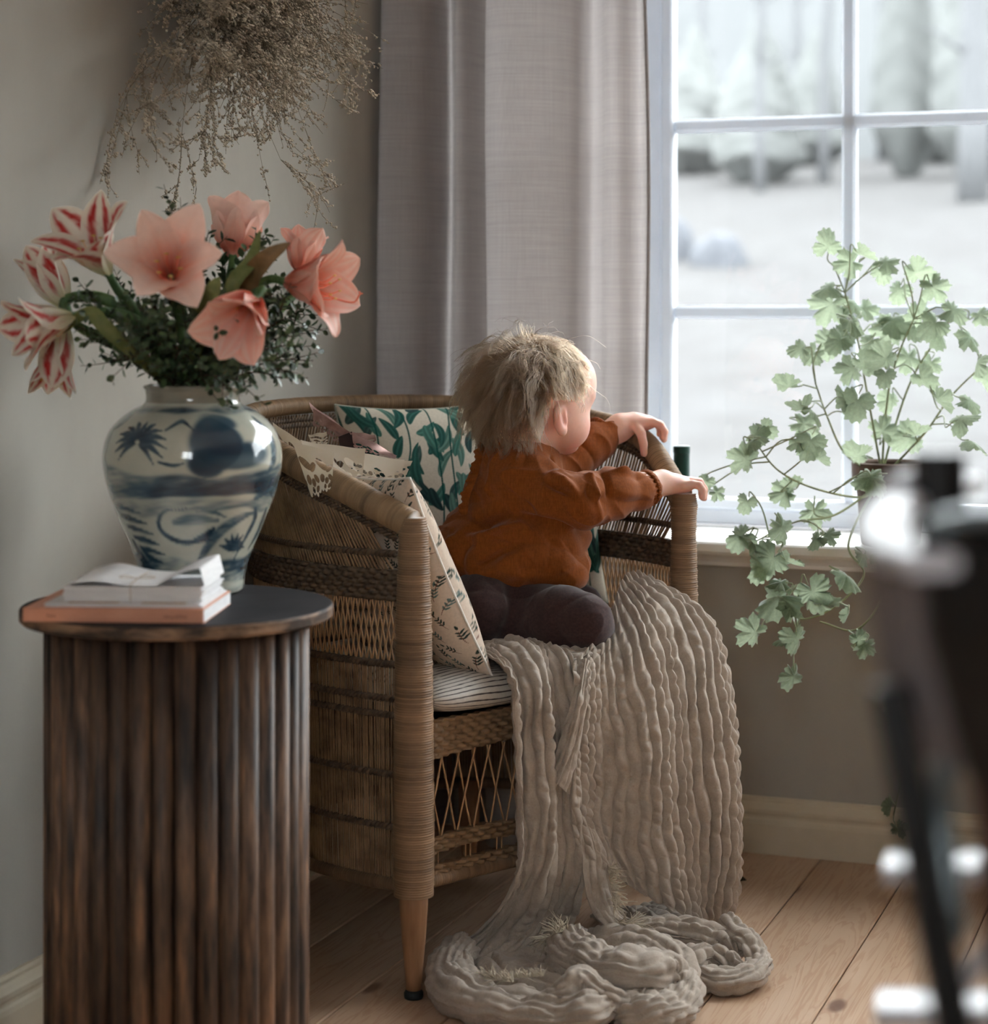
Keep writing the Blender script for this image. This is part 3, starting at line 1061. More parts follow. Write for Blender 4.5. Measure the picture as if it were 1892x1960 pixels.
def top_lift(x, y):
    # bulges at the left, pinched by the string, and curls over at the right end
    z = zt + 0.010 * math.exp(-((x - 0.22) / 0.16) ** 2) * (0.5 + 0.5 * y) + 0.003 * y
    dx = 0.0
    if x < 0.06:
        z -= 0.012 * ((0.06 - x) / 0.06) ** 2
    if x > 0.62:
        s = (x - 0.62) / 0.38
        z += 0.022 * math.sin(min(1.0, s * 1.15) * PI * 0.55) - 0.022 * max(0, s - 0.80) / 0.2
        dx -= 0.012 * max(0, s - 0.72) / 0.28
    return dx, z


obj('top_sheet', sheet(p0 - BX * 0.002, 0.188, 0.118, top_lift), M_PAPER, bun)
sp = p0 + BX * 0.083
strg = catmull([sp - BY * 0.0012 + ZX * 0.000, sp - BY * 0.0016 + ZX * 0.012, sp - BY * 0.0005 + ZX * (zt + 0.0015), sp + BY * 0.03 + ZX * (zt + 0.0045), sp + BY * 0.09 + ZX * (zt + 0.006)], 30)
M_STRING = mottled('beige_string', lin(196, 182, 166), lin(208, 196, 180), nscale=300, rough=0.9).m
kb = MB().tube(strg, 0.0007, 6)
for s_ in (1, -1):
    kb.tube(catmull([sp + BY * 0.03 + ZX * (zt + 0.005), sp + BX * 0.012 * s_ + BY * 0.026 + ZX * (zt + 0.010), sp + BX * 0.022 * s_ + BY * 0.034 + ZX * (zt + 0.0065), sp + BY * 0.03 + ZX * (zt + 0.006)], 24), 0.0007, 6)
obj('string', kb, M_STRING, bun)
# ------------------------------------------------------------------ wicker armchair (stands askew in the corner)
CO = np.array([0.098, 3.2, 0.0])                 # middle of the front edge on the floor
CR = np.array([0.737, 0.676, 0.0])               # to the chair's right as seen here
CB = np.array([-0.676, 0.737, 0.0])              # to its back


def ch(a, b, z=0.0):
    return CO + CR * a + CB * b + ZX * z


PLAN = [(-0.292, 0.005), (-0.322, 0.12), (-0.332, 0.25), (-0.295, 0.40), (-0.20, 0.52), (0.0, 0.575), (0.20, 0.52), (0.295, 0.40), (0.330, 0.25), (0.322, 0.12), (0.292, 0.005)]
RIMZ = [0.690, 0.735, 0.772, 0.808, 0.832, 0.838, 0.836, 0.828, 0.812, 0.782, 0.695]
NW = 1200
_pl = catmull(PLAN, NW)
_rz = catmull([(z, 0) for z in RIMZ], NW)[:, 0]
_s = np.concatenate([[0], np.cumsum(np.linalg.norm(np.diff(_pl, axis=0), axis=1))])
_s /= _s[-1]
ARC = length(_pl)


def plan(w, z):
    """point of the woven shell at arc share w and height z; the back leans out towards the top"""
    w = np.asarray(w, float)
    a = np.interp(w, _s, _pl[:, 0])
    b = np.interp(w, _s, _pl[:, 1])
    z = np.asarray(z, float) + 0 * w
    f = 0.90 + 0.10 * np.clip((z - 0.15) / 0.66, 0, 1)
    bb = b * f
    aa = a * np.where(b > 0.02, 1 - (1 - f) * 0.5 * np.clip(b / 0.3, 0, 1), 1)
    return CO + CR * aa[..., None] + CB * bb[..., None] + ZX * z[..., None]


def rimz(w):
    return np.interp(w, _s, _rz)


def cane(name, c1, c2, ns=40, **kw):
    return mottled(name, c1, c2, (1, 1, 1), ns, 4, 0.55, lo=0.38, hi=0.62, spec=0.35, **kw).m


M_WOUND = painted('wound_cane', 0.5, 0.4, 60, 0.1, 0.0005, vary=0.16).m
TONE_RIM, TONE_POST, TONE_RAIL = np.array(lin(150, 122, 92)), np.array(lin(138, 109, 82)), np.array(lin(104, 83, 62))
M_ROD = cane('split_cane', lin(109, 84, 60), lin(145, 118, 89), 30)
M_LATT = cane('pale_lattice_cane', lin(161, 124, 90), lin(179, 143, 106), 30)
M_BAND = cane('dark_woven_cane', lin(68, 54, 42), lin(99, 80, 61), 90)
M_FRONT = cane('front_woven_cane', lin(126, 100, 74), lin(142, 113, 84), 90)
M_LEG = mottled('turned_wood_leg', lin(137, 99, 71), lin(163, 122, 91), (30, 30, 3), 2.0, 4, 0.5, bump=0.1).m
chair = thing('wicker_armchair', 'woven cane armchair with round back and wooden legs in the corner', 'armchair', ch(0, 0.28))


def wound(path, r, pitch=0.0036, seg=14, depth=0.0006, irr=0.12, tone=None):
    """a rod wound with cane: every turn a ridge with a tone of its own"""
    L = length(path)
    n = int(L / pitch * 3)
    p = resample(path, n)
    x = np.linspace(0, 1, len(np.atleast_1d(r))) if np.ndim(r) else None
    rr = np.interp(np.linspace(0, 1, n), x, r) if x is not None else np.full(n, r)
    k = np.arange(n)
    turn = k // 3
    jit = np.random.default_rng(int(L * 1e4) % 9999).normal(0, irr, turn.max() + 1)
    rr = rr + depth * (np.array([0.9, 1.0, -0.6])[k % 3] + jit[turn])
    mb = MB().tube(p, rr, seg)
    R = np.random.default_rng(n)
    slow = np.convolve(R.normal(0, 1, turn.max() + 9), np.ones(9) / 3, 'valid')
    tv = np.clip(1 + 0.11 * R.normal(0, 1, turn.max() + 1) + 0.10 * slow, 0.55, 1.5)
    base = TONE_RIM if tone is None else tone
    mb.c[0] = np.repeat(base[None] * tv[turn][:, None], seg, axis=0)
    return mb


# rim
wv = np.linspace(0.0, 1, 400)
rim_path = plan(wv, rimz(wv))
obj('rim', wound(rim_path, [0.0205, 0.0205, 0.019, 0.016, 0.0138, 0.013, 0.0135, 0.0145, 0.0155, 0.017, 0.019], 0.0042, 14, 0.0012), M_WOUND, chair, color=True)
# front posts, wound with cane
for sa in (-1, 1):
    base = ch(sa * 0.292, 0.0)
    top_r = 0.020
    pts = [base + ZX * z for z in np.linspace(0.150, 0.700, 30)]
    if sa < 0:
        rr = np.interp(np.linspace(0.15, 0.70, 30), [0.15, 0.17, 0.25, 0.40, 0.55, 0.655, 0.685, 0.70], [0.0285, 0.0295, 0.0300, 0.0285, 0.0262, 0.0225, 0.0215, 0.0175])
    else:
        rr = np.interp(np.linspace(0.15, 0.70, 30), [0.15, 0.35, 0.60, 0.655, 0.672, 0.692, 0.70], [0.0285, 0.0270, 0.0212, 0.0200, 0.0225, 0.0225, 0.0195])
    obj('post', wound(np.array(pts), rr, 0.0036, 22, 0.0009, 0.35, TONE_POST), M_WOUND, chair, color=True)
    f = ch(sa * 0.292, 0.0)
    lg = MB().lathe([(0.0, 0.012), (0.0112, 0.012), (0.0125, 0.03), (0.0175, 0.085), (0.0205, 0.13), (0.0215, 0.158), (0, 0.158)], f, 24)
    leg = obj('leg', lg, M_LEG, chair)
    obj('glide', MB().lathe([(0, 0.0), (0.0135, 0.0), (0.0142, 0.003), (0.0142, 0.008), (0.0115, 0.0125), (0, 0.0125)], f, 20), mottled('dark_glide', (0.015, 0.02, 0.02), (0.02, 0.025, 0.025), rough=0.4).m, leg)
for w in (0.34, 0.66):
    f = plan(np.array(w), 0.15)
    f[2] = 0
    lg = MB().lathe([(0.0, 0.0), (0.0122, 0.0), (0.0135, 0.03), (0.0185, 0.10), (0.0200, 0.165), (0, 0.165)], f, 24)
    obj('leg', lg, M_LEG, chair)


def rods(w0, w1, zlo, zhi, step, r, lean=0.0, n=4, rng=0, jit=0.25):
    R = np.random.default_rng(rng)
    mb = MB()
    cnt = int((w1 - w0) * ARC / step)
    for k in range(cnt):
        w = w0 + (w1 - w0) * (k + 0.5 + R.uniform(-jit, jit)) / cnt
        wt = min(0.998, max(0.002, w + lean))
        z0 = zlo(w) if callable(zlo) else zlo
        z1 = zhi(wt) if callable(zhi) else zhi
        s = np.linspace(0, 1, n)
        p = plan(w + (wt - w) * s, z0 + (z1 - z0) * s)
        mb.tube(p, r * R.uniform(0.85, 1.15), 5, caps=False)
    return mb


def rope(w0, w1, zf, r=0.0042, hel=0.0032, pitch=0.016, off=0.0, strands=2):
    """a twisted pair of canes following the shell at height zf"""
    L = (w1 - w0) * ARC
    n = int(L / pitch * 10)
    w = np.linspace(w0, w1, n)
    z = zf(w) if callable(zf) else np.full(n, zf)
    c = plan(w, z)
    tg = np.gradient(c, axis=0)
    tg /= np.linalg.norm(tg, axis=1)[:, None]
    out = np.cross(tg, ZX)
    out /= np.linalg.norm(out, axis=1)[:, None]
    up = np.cross(out, tg)
    mb = MB()
    for k in range(strands):
        a = np.linspace(0, L / pitch * 2 * PI, n) + k * 2 * PI / strands
        mb.tube(c + out * (np.cos(a) * hel + off)[:, None] + up * (np.sin(a) * hel)[:, None], r, 6)
    return mb


def band(w0, w1, z0, z1, step=0.0105, row=0.0075, th=0.0035):
    """a broad woven band: canes passing over and under the uprights"""
    nw = int((w1 - w0) * ARC / 0.0021)
    nz = max(8, int((z1 - z0) / 0.0016))
    w = np.linspace(w0, w1, nw)
    z = np.linspace(z0, z1, nz)
    W, Z = np.meshgrid(w, z, indexing='ij')
    s = W * ARC
    rowi = np.floor((Z - z0) / row)
    x = s / step * PI + rowi * PI
    prof = np.abs(np.sin((Z - z0) / row * PI)) ** 0.6
    hgt = np.sin(x) * 0.0022 + prof * 0.0024
    P = plan(W, Z)
    tg = np.gradient(P, axis=0)
    tg /= np.linalg.norm(tg, axis=2)[..., None]
    out = np.cross(tg, ZX)
    mb = MB()
    outer = P + out * (th + hgt)[..., None]
    inner = P - out * (th - np.sin(x) * 0.0022 + prof * 0.0024)[..., None]
    mb.grid(outer)
    mb.grid(inner[:, ::-1])
    mb.grid(np.stack([outer[:, -1], inner[:, -1]], 1))
    mb.grid(np.stack([outer[:, 0], inner[:, 0]], 1)[:, ::-1])
    return mb


W0, W1 = 0.018, 0.982
def stuff_part(name, mb, m):
    return obj(name, mb, m, chair, kind='stuff')


stuff_part('lower_canes', rods(W0, W1, 0.155, 0.482, 0.0046, 0.00155, 0.0, 3, 1), M_ROD)
stuff_part('upper_canes', rods(W0, 0.96, 0.615, lambda w: rimz(w) - 0.016, 0.0072, 0.0021, 0.045, 4, 2, 0.15), M_ROD)
# open lattice of crossing canes under the broad band
lt = MB()
nl = int((W1 - W0) * ARC / 0.0105)
for k in range(nl):
    w = W0 + (W1 - W0) * (k + 0.5) / nl
    dw = 0.0125
    for sgn in (-1, 1):
        s = np.linspace(0, 1, 4)
        p = plan(np.clip(w + sgn * dw * (s * 2 - 1) * 0.5, 0.01, 0.99), 0.488 + (0.578 - 0.488) * s)
        lt.tube(p + ZX * 0, 0.0015, 5, caps=False)
stuff_part('lattice', lt, M_LATT)
obj('woven_band', band(W0 - 0.004, W1 + 0.004, 0.5755, 0.6215), M_BAND, chair)
for z in (0.244, 0.321, 0.408, 0.432, 0.482, 0.645):
    obj('braid', rope(W0, W1, z, 0.0034, 0.0026), M_BAND, chair)
for dz in (-0.024, -0.034):
    obj('braid', rope(W0, W1, lambda w: rimz(w) + dz, 0.0030, 0.0024), M_BAND, chair)
obj('bottom_rail', wound(plan(np.linspace(0.01, 0.99, 300), 0.160), 0.0095, 0.0045, tone=TONE_RAIL), M_WOUND, chair, color=True)
# front apron between the posts
fa = np.linspace(-0.262, 0.262, 2)


def fp(a, z, o=0.0):
    a = np.asarray(a, float)
    return CO + CR * a[..., None] + CB * (0.0 + o) + ZX * (np.asarray(z, float) + 0 * a)[..., None]


def fband(z0f, z1f, row=0.0072, step=0.012):
    na, nz = 260, max(8, int(0.05 / 0.0015))
    A, Sx = np.meshgrid(np.linspace(-0.266, 0.266, na), np.linspace(0, 1, nz), indexing='ij')
    z0, z1 = z0f(A), z1f(A)
    Z = z0 + (z1 - z0) * Sx
    rowi = np.floor((Z - 0.1) / row)
    x = A / step * PI + rowi * PI
    prof = np.abs(np.sin((Z - 0.1) / row * PI)) ** 0.6
    mb = MB()
    F = fp(A, Z) - CB * (0.003 + np.sin(x) * 0.0034 + prof * 0.0030)[..., None]
    Bk = fp(A, Z) + CB * (0.003 - np.sin(x) * 0.0034 + prof * 0.0030)[..., None]
    mb.grid(F[:, ::-1])
    mb.grid(Bk)
    mb.grid(np.stack([F[:, -1], Bk[:, -1]], 1)[:, ::-1])
    mb.grid(np.stack([F[:, 0], Bk[:, 0]], 1))
    return mb


obj('front_band', fband(lambda a: 0.352 - 0.010 * (np.abs(a) / 0.266) ** 3, lambda a: 0.400 + 0 * a), M_FRONT, chair)
obj('front_band', fband(lambda a: 0.204 + 0 * a - 0.004 * np.cos(a * 18), lambda a: 0.226 - 0.006 * np.cos(a * 18)), M_FRONT, chair)
obj('front_band', fband(lambda a: 0.174 + 0 * a, lambda a: 0.188 + 0 * a), M_FRONT, chair)
obj('front_rail', wound(np.array([ch(-0.27, 0.0, 0.165), ch(0.27, 0.0, 0.165)]), 0.0105, 0.0045, tone=TONE_POST), M_WOUND, chair, color=True)
fl = MB()
for k in range(17):
    a = -0.255 + 0.51 * k / 16
    for sgn, o in ((-1, -0.001), (1, 0.002)):
        p = fp(np.clip(a + sgn * 0.034 * (np.linspace(0, 1, 6) * 2 - 1) * 0.5 + 0.002 * np.sin(np.linspace(0, 3, 6) + k), -0.262, 0.262), 0.348 - (0.348 - 0.222) * np.linspace(0, 1, 6), o)
        fl.tube(p, 0.0016, 6, caps=False)
    if k % 2 == 0:
        for o in (0, 0.010):
            fl.tube(fp(np.array([a + o, a + o]), np.array([0.21, 0.178])), 0.0014, 5, caps=False)
obj('front_lattice', fl, M_LATT, chair, kind='stuff')
# seat board of woven cane inside the shell
wv = np.linspace(0.02, 0.98, 90)
edge = plan(wv, 0.375)
ce = edge.mean(0)
sb = MB()
rings = [ce + (edge - ce) * f for f in (0.02, 0.3, 0.6, 0.97)]
sb.grid(np.stack(rings + [rings[-1] - ZX * 0.018, ce + (edge - ce) * 0.02 - ZX * 0.018], 1), cu=True)
obj('seat', sb, M_BAND, chair, fix=True)

# ------------------------------------------------------------------ cushions
def leaf_paint(U, V, leaves, base):
    """printed leaves: (x, y, angle, length, width, colour, bend)"""
    c = np.tile(np.asarray(base, float), U.shape + (1,))
    for (x, y, a, L, w, colr, bend) in leaves:
        dx, dy = U - x, V - y
        ca, sa = math.cos(a), math.sin(a)
        p = (dx * ca + dy * sa) / L
        q = (-dx * sa + dy * ca)
        q = q - bend * L * (p - 0.5) ** 2 + bend * L * 0.25
        ww = w * np.sqrt(np.clip(p * (1 - p) * 4, 0, 1)) * (1.15 - 0.5 * p)
        m = smooth01((ww - np.abs(q)) / (0.18 * w + 1e-6) + 0.2) * (p > 0) * (p < 1)
        tint = 0.98 + 0.20 * np.sin(q / w * 8 + p * 4) + 0.25 * np.exp(-(q / (0.14 * w)) ** 2)
        c = c * (1 - m[..., None]) + np.asarray(colr) * tint[..., None] * m[..., None]
    return c


def stem_paint(c, U, V, pts, w, colr):
    p = catmull(pts, 170)
    best = np.full(U.shape, 9.0)
    for x, y in p:
        best = np.minimum(best, np.hypot(U - x, V - y))
    m = smooth01((w * 1.5 - best) / w)[..., None]
    return c * (1 - m) + np.asarray(colr) * m


def cushion(name, c, ax, ay, w, h, t, n, paint, m, label, wrinkle=0.004, seed=0, ears=0.07, sag=0.0, piping=None, n_in=60, seen=1):
    """square cushion: centre c, edges along ax and ay, thickness t; both faces printed by paint(U, V)"""
    ax, ay = unit(ax), unit(ay)
    ay = unit(ay - ax * (ax @ ay))
    nz = np.cross(ax, ay)
    mb = MB()
    outl = []
    for s in (1, -1):
        u = np.linspace(-1, 1, n if s == seen else n_in)
        U, V = np.meshgrid(u, u, indexing='ij')
        puff = (np.clip(1 - np.abs(U) ** 2.6, 0, 1) * np.clip(1 - np.abs(V) ** 2.6, 0, 1)) ** 0.52
        X = U * (1 - ears * (1 - V ** 2) * np.abs(U) ** 3)
        Y = V * (1 - ears * (1 - U ** 2) * np.abs(V) ** 3)
        q = np.stack([X, Y, 0 * X], -1)
        wr = wrinkle * wob(q * 1.0 + seed + s, 0.9, seed % 20) * (0.4 + 0.6 * np.maximum(np.abs(U), np.abs(V)) ** 2)
        dz = s * (t / 2 * puff + wr * puff ** 0.5) + sag * (1 - V) * 0.5 * (1 - U ** 2)
        P = c + ax * (X * w / 2)[..., None] + ay * (Y * h / 2)[..., None] + nz * dz[..., None]
        col = paint(U * w / 2, V * h / 2, s)
        mb.grid(P if s > 0 else P[:, ::-1], col=col if s > 0 else col[:, ::-1])
        if s > 0:
            outl = np.concatenate([P[:, 0], P[-1, 1:], P[::-1, -1][1:], P[0, ::-1][1:-1]])
    root = thing(name, label, 'cushion', c - ZX * h / 2)
    obj('cover', mb, m, root, color=True)
    obj('piping', MB().tube(outl, 0.0022, 6, closed=True, col=lin(176, 178, 164)), piping or m, root, color=piping is None)
    return root


M_COTTON = painted('printed_cotton', 0.9, 0.15, 240, 0.2, 0.0006, trans=0.12)
M_WHITE = mottled('white_piping', lin(226, 222, 214), lin(234, 230, 222), nscale=60, rough=0.9).m
RL = np.random.default_rng(31)
greens = [np.array(lin(*c)) for c in ((46, 92, 84), (62, 88, 84), (70, 116, 104), (40, 66, 66), (92, 128, 116))]


def acanthus(seed):
    R = np.random.default_rng(seed)
    leaves = []
    for i in range(-5, 6):
        for j in range(-5, 6):
            x, y = i * 0.027 + R.uniform(-0.008, 0.008) + 0.0135 * (j % 2), j * 0.031 + R.uniform(-0.008, 0.008)
            a = R.choice([-1.15, -0.9, 1.9, -1.6, 1.2, 0.9, 2.2]) + R.uniform(-0.35, 0.35)
            L = R.uniform(0.042, 0.062)
            leaves.append((x, y, a, L, R.uniform(0.0075, 0.0112), greens[R.integers(5)], R.choice([-1, 1]) * R.uniform(0.1, 0.8)))
    stems = []
    for i in range(-4, 5):
        x = i * 0.052 + 0.01
        stems.append([(x, 0.2), (x + R.uniform(-0.02, 0.02), 0.08), (x + R.uniform(-0.03, 0.03), -0.04), (x + R.uniform(-0.02, 0.05), -0.2)])

    def paint(U, V, s):
        c = leaf_paint(U, V, leaves, lin(214, 205, 188))
        for st in stems:
            c = stem_paint(c, U, V, st, 0.0017, lin(20, 82, 74))
        return c
    return paint


def floral(U, V, s):
    R = np.random.default_rng(12)
    leaves = []
    for i in range(-7, 8):
        for j in range(-7, 8):
            x, y = i * 0.0235 + 0.0118 * (j % 2) + R.uniform(-0.005, 0.005), j * 0.0235 + R.uniform(-0.006, 0.006)
            a0 = R.uniform(-0.9, 0.9) + PI / 2
            g = np.array(lin(52, 68, 62)) if R.uniform() < 0.8 else np.array(lin(96, 120, 118))
            for k in range(3):
                px_, py_ = x + math.cos(a0) * 0.0052 * k, y + math.sin(a0) * 0.0052 * k
                for sd in (-1, 1):
                    leaves.append((px_, py_, a0 + sd * 0.85, 0.0072, 0.0016, g, 0.2 * sd))
            leaves.append((x + math.cos(a0) * 0.018, y + math.sin(a0) * 0.018, a0, 0.0078, 0.0019, g, 0.0))
            leaves.append((x - math.cos(a0) * 0.010, y - math.sin(a0) * 0.010, a0, 0.026, 0.0005, np.array(lin(120, 72, 60)), 0.3))
    return leaf_paint(U, V, leaves, lin(222, 204, 186))


def ticking(U, V, s):
    x = (V + 0.0035 * wob(np.stack([U * 6, V * 6, 0 * U], -1), 0.5)) / 0.0165
    m = smooth01((0.115 - np.abs(x - np.round(x))) / 0.05)[..., None]
    return np.array(lin(214, 208, 200)) * (1 - m) + np.array(lin(62, 54, 56)) * m


FRONT = -CB
cushion('leaf_cushion', at(806, 952, 3.47), unit(np.array([0.93, 0.36, 0.0])), unit(np.array([0.02, 0.30, 0.95])), 0.275, 0.325, 0.11, 240, acanthus(3), M_COTTON.m,
        'cream cushion with green trailing leaf print leaning left of the child', 0.005, 3)
cushion('leaf_cushion', at(990, 975, 3.56), unit(np.array([0.96, 0.28, 0.0])), unit(np.array([-0.02, 0.28, 0.96])), 0.30, 0.335, 0.12, 230, acanthus(9), M_COTTON.m,
        'cream cushion with green leaf print mostly hidden behind the child', 0.006, 7)
cushion('floral_cushion', ch(-0.196, 0.176, 0.602), unit(CB * 1.0 + CR * 0.10), unit(ZX * 0.92 - CR * 0.45 + CB * 0.06), 0.345, 0.345, 0.115, 410, floral, M_COTTON.m,
        'pale pink cushion with tiny leaf sprigs standing along the left arm', 0.004, 5, piping=M_WHITE, n_in=120, seen=-1)
# flat striped seat pad, cut to the seat
def seat_pad():
    # a soft cross section swept across the chair; the stripes run across and follow the section round
    w, h, zc, tz = 0.520, 0.470, 0.4285, 0.0345
    n, m = 150, 320
    ph = np.linspace(0, 2 * PI, m, endpoint=False)
    cy, sz = np.cos(ph), np.sin(ph)
    sy = np.sign(cy) * np.abs(cy) ** 0.55
    szz = np.sign(sz) * np.abs(sz) ** 0.80
    arc = np.concatenate([[0], np.cumsum(np.hypot(np.diff(sy * h / 2), np.diff(szz * tz)))])
    u = np.linspace(-1, 1, n)
    P = np.zeros((n, m, 3))
    col = np.zeros((n, m, 3))
    for i, x in enumerate(u):
        e = max(0.02, 1 - abs(x) ** 7) ** 0.5
        ear = 1 - 0.05 * abs(x) ** 3
        Y = 0.205 + sy * h / 2 * (0.90 + 0.10 * e)
        X = x * w / 2 * np.where(Y > 0.2, 1 - 0.22 * np.clip((Y - 0.2) / 0.23, 0, 1) ** 2.2, 1.0)
        Z = zc + szz * tz * (0.22 + 0.78 * e) + 0.0018 * np.sin(x * 9 + Y * 30) * np.clip(szz, 0, 1)
        P[i] = CO + CR * X[:, None] + CB * Y[:, None] + ZX * Z[:, None]
        s_ = (arc + 0.0012 * np.sin(x * 14 + arc * 50)) / 0.0098
        k = smooth01((0.14 - np.abs(s_ - np.round(s_))) / 0.06)[:, None]
        col[i] = np.array(lin(214, 208, 200)) * (1 - k) + np.array(lin(62, 54, 56)) * k
    mb = MB().grid(P, cv=True, col=col)
    for i in (0, n - 1):
        c = P[i].mean(0)
        mb.add(np.vstack([P[i], c]), None, [[j, (j + 1) % m, m] for j in range(m)], col=np.vstack([col[i], col[i][:1]]))
    return obj('seat_cushion', mb, M_COTTON.m, color=True, fix=True, label='flat cushion with thin dark stripes lying on the chair seat', cat='cushion')


seat_pad()
# ------------------------------------------------------------------ soft bodies: rounded forms melted together on a grid
class Field:
    def __init__(self, lo, hi, h):
        self.lo, self.h = np.asarray(lo, float), h
        self.n = np.ceil((np.asarray(hi, float) - self.lo) / h).astype(int) + 1
        self.F = np.full(self.n, 1.0, np.float32)

    def _block(self, lo, hi):
        a = np.maximum(np.floor((np.asarray(lo) - self.lo) / self.h).astype(int), 0)
        b = np.minimum(np.ceil((np.asarray(hi) - self.lo) / self.h).astype(int) + 1, self.n)
        ax = [self.lo[k] + self.h * np.arange(a[k], b[k]) for k in range(3)]
        P = np.stack(np.meshgrid(*ax, indexing='ij'), -1)
        return tuple(slice(a[k], b[k]) for k in range(3)), P

    def _merge(self, sl, d, k, sub=False):
        A = self.F[sl]
        if sub:
            hh = np.clip(0.5 - 0.5 * (A + d) / k, 0, 1)
            self.F[sl] = A * (1 - hh) - d * hh + k * hh * (1 - hh)
        else:
            hh = np.clip(0.5 + 0.5 * (A - d) / k, 0, 1)
            self.F[sl] = A * (1 - hh) + d * hh - k * hh * (1 - hh)

    def cap(self, p0, p1, r0, r1, k=0.012, sub=False, squash=None):
        p0, p1 = np.asarray(p0, float), np.asarray(p1, float)
        m = max(r0, r1) + k + 3 * self.h
        sl, P = self._block(np.minimum(p0, p1) - m, np.maximum(p0, p1) + m)
        v = p1 - p0
        t = np.clip(((P - p0) @ v) / max(v @ v, 1e-12), 0, 1)
        d = np.linalg.norm(P - p0 - t[..., None] * v, axis=-1) - (r0 + (r1 - r0) * t)
        self._merge(sl, d, k, sub)
        return self

    def chain(self, pts, rs, k=0.012):
        for i in range(len(pts) - 1):
            self.cap(pts[i], pts[i + 1], rs[i], rs[i + 1], k)
        return self

    def ell(self, c, r, k=0.012, axes=None, sub=False):
        c, r = np.asarray(c, float), np.asarray(r, float)
        m = r.max() + k + 3 * self.h
        sl, P = self._block(c - m, c + m)
        q = P - c
        if axes is not None:
            q = q @ np.asarray(axes, float).T
        k0 = np.linalg.norm(q / r, axis=-1)
        k1 = np.linalg.norm(q / r ** 2, axis=-1) + 1e-9
        self._merge(sl, k0 * (k0 - 1) / k1, k, sub)
        return self

    def cut(self, p, n, k=0.006):
        """keep the side away from n"""
        ax = [self.lo[i] + self.h * np.arange(self.n[i]) for i in range(3)]
        n = unit(n)
        d = (ax[0] - p[0])[:, None, None] * n[0] + (ax[1] - p[1])[None, :, None] * n[1] + (ax[2] - p[2])[None, None, :] * n[2]
        hh = np.clip(0.5 - 0.5 * (self.F - d) / k, 0, 1)
        self.F = (self.F * (1 - hh) + d * hh + k * hh * (1 - hh)).astype(np.float32)
        return self

    def mesh(self):
        F = self.F
        ins = F < 0
        nx, ny, nz = (x - 1 for x in F.shape)
        cnt = np.zeros((nx, ny, nz), np.int8)
        for i in (0, 1):
            for j in (0, 1):
                for k in (0, 1):
                    cnt += ins[i:nx + i, j:ny + j, k:nz + k]
        cells = np.argwhere((cnt > 0) & (cnt < 8))
        idx = np.full((nx, ny, nz), -1, np.int32)
        idx[tuple(cells.T)] = np.arange(len(cells))
        acc = np.zeros((len(cells), 3))
        num = np.zeros(len(cells))
        cor = [(i, j, k) for i in (0, 1) for j in (0, 1) for k in (0, 1)]
        for a in cor:
            for ax in range(3):
                if a[ax] == 0:
                    b = list(a)
                    b[ax] = 1
                    fa = F[cells[:, 0] + a[0], cells[:, 1] + a[1], cells[:, 2] + a[2]]
                    fb = F[cells[:, 0] + b[0], cells[:, 1] + b[1], cells[:, 2] + b[2]]
                    m = (fa < 0) != (fb < 0)
                    t = np.where(m, fa / np.where(m, fa - fb, 1), 0)
                    p = np.tile(np.array(a, float), (len(cells), 1))
                    p[:, ax] += t
                    acc += p * m[:, None]
                    num += m
        V = self.lo + self.h * (cells + acc / num[:, None])
        quads = []
        for ax in range(3):
            o1, o2 = [(1, 2), (2, 0), (0, 1)][ax]
            sh = list(F.shape)
            sl0, sl1 = [slice(None)] * 3, [slice(None)] * 3
            sl0[ax], sl1[ax] = slice(0, -1), slice(1, None)
            cr = ins[tuple(sl0)] != ins[tuple(sl1)]
            e = np.argwhere(cr)
            e = e[(e[:, o1] > 0) & (e[:, o2] > 0) & (e[:, o1] < sh[o1] - 1) & (e[:, o2] < sh[o2] - 1)]
            s = ins[tuple(sl0)][tuple(e.T)]

            def cell(d1, d2):
                c = e.copy()
                c[:, o1] -= d1
                c[:, o2] -= d2
                return idx[tuple(c.T)]
            q = np.stack([cell(1, 1), cell(0, 1), cell(0, 0), cell(1, 0)], -1)
            q[~s] = q[~s][:, ::-1]
            quads.append(q)
        Q = np.concatenate(quads)
        Q = Q[(Q >= 0).all(1)]
        return V, Q


def relax(V, Q, it=2, f=0.5):
    E = np.concatenate([Q[:, [0, 1]], Q[:, [1, 2]], Q[:, [2, 3]], Q[:, [3, 0]]])
    E = np.unique(np.sort(E, 1), axis=0)
    deg = np.bincount(E.ravel(), minlength=len(V)).astype(float)[:, None]
    for _ in range(it):
        A = np.stack([np.bincount(E[:, 0], V[E[:, 1], k], len(V)) + np.bincount(E[:, 1], V[E[:, 0], k], len(V)) for k in range(3)], -1)
        V = V + f * (A / np.maximum(deg, 1) - V)
    return V


def normals(V, Q):
    n = np.cross(V[Q[:, 2]] - V[Q[:, 0]], V[Q[:, 3]] - V[Q[:, 1]])
    N = np.stack([sum(np.bincount(Q[:, j], n[:, k], len(V)) for j in range(4)) for k in range(3)], -1)
    return N / (np.linalg.norm(N, axis=1)[:, None] + 1e-12)


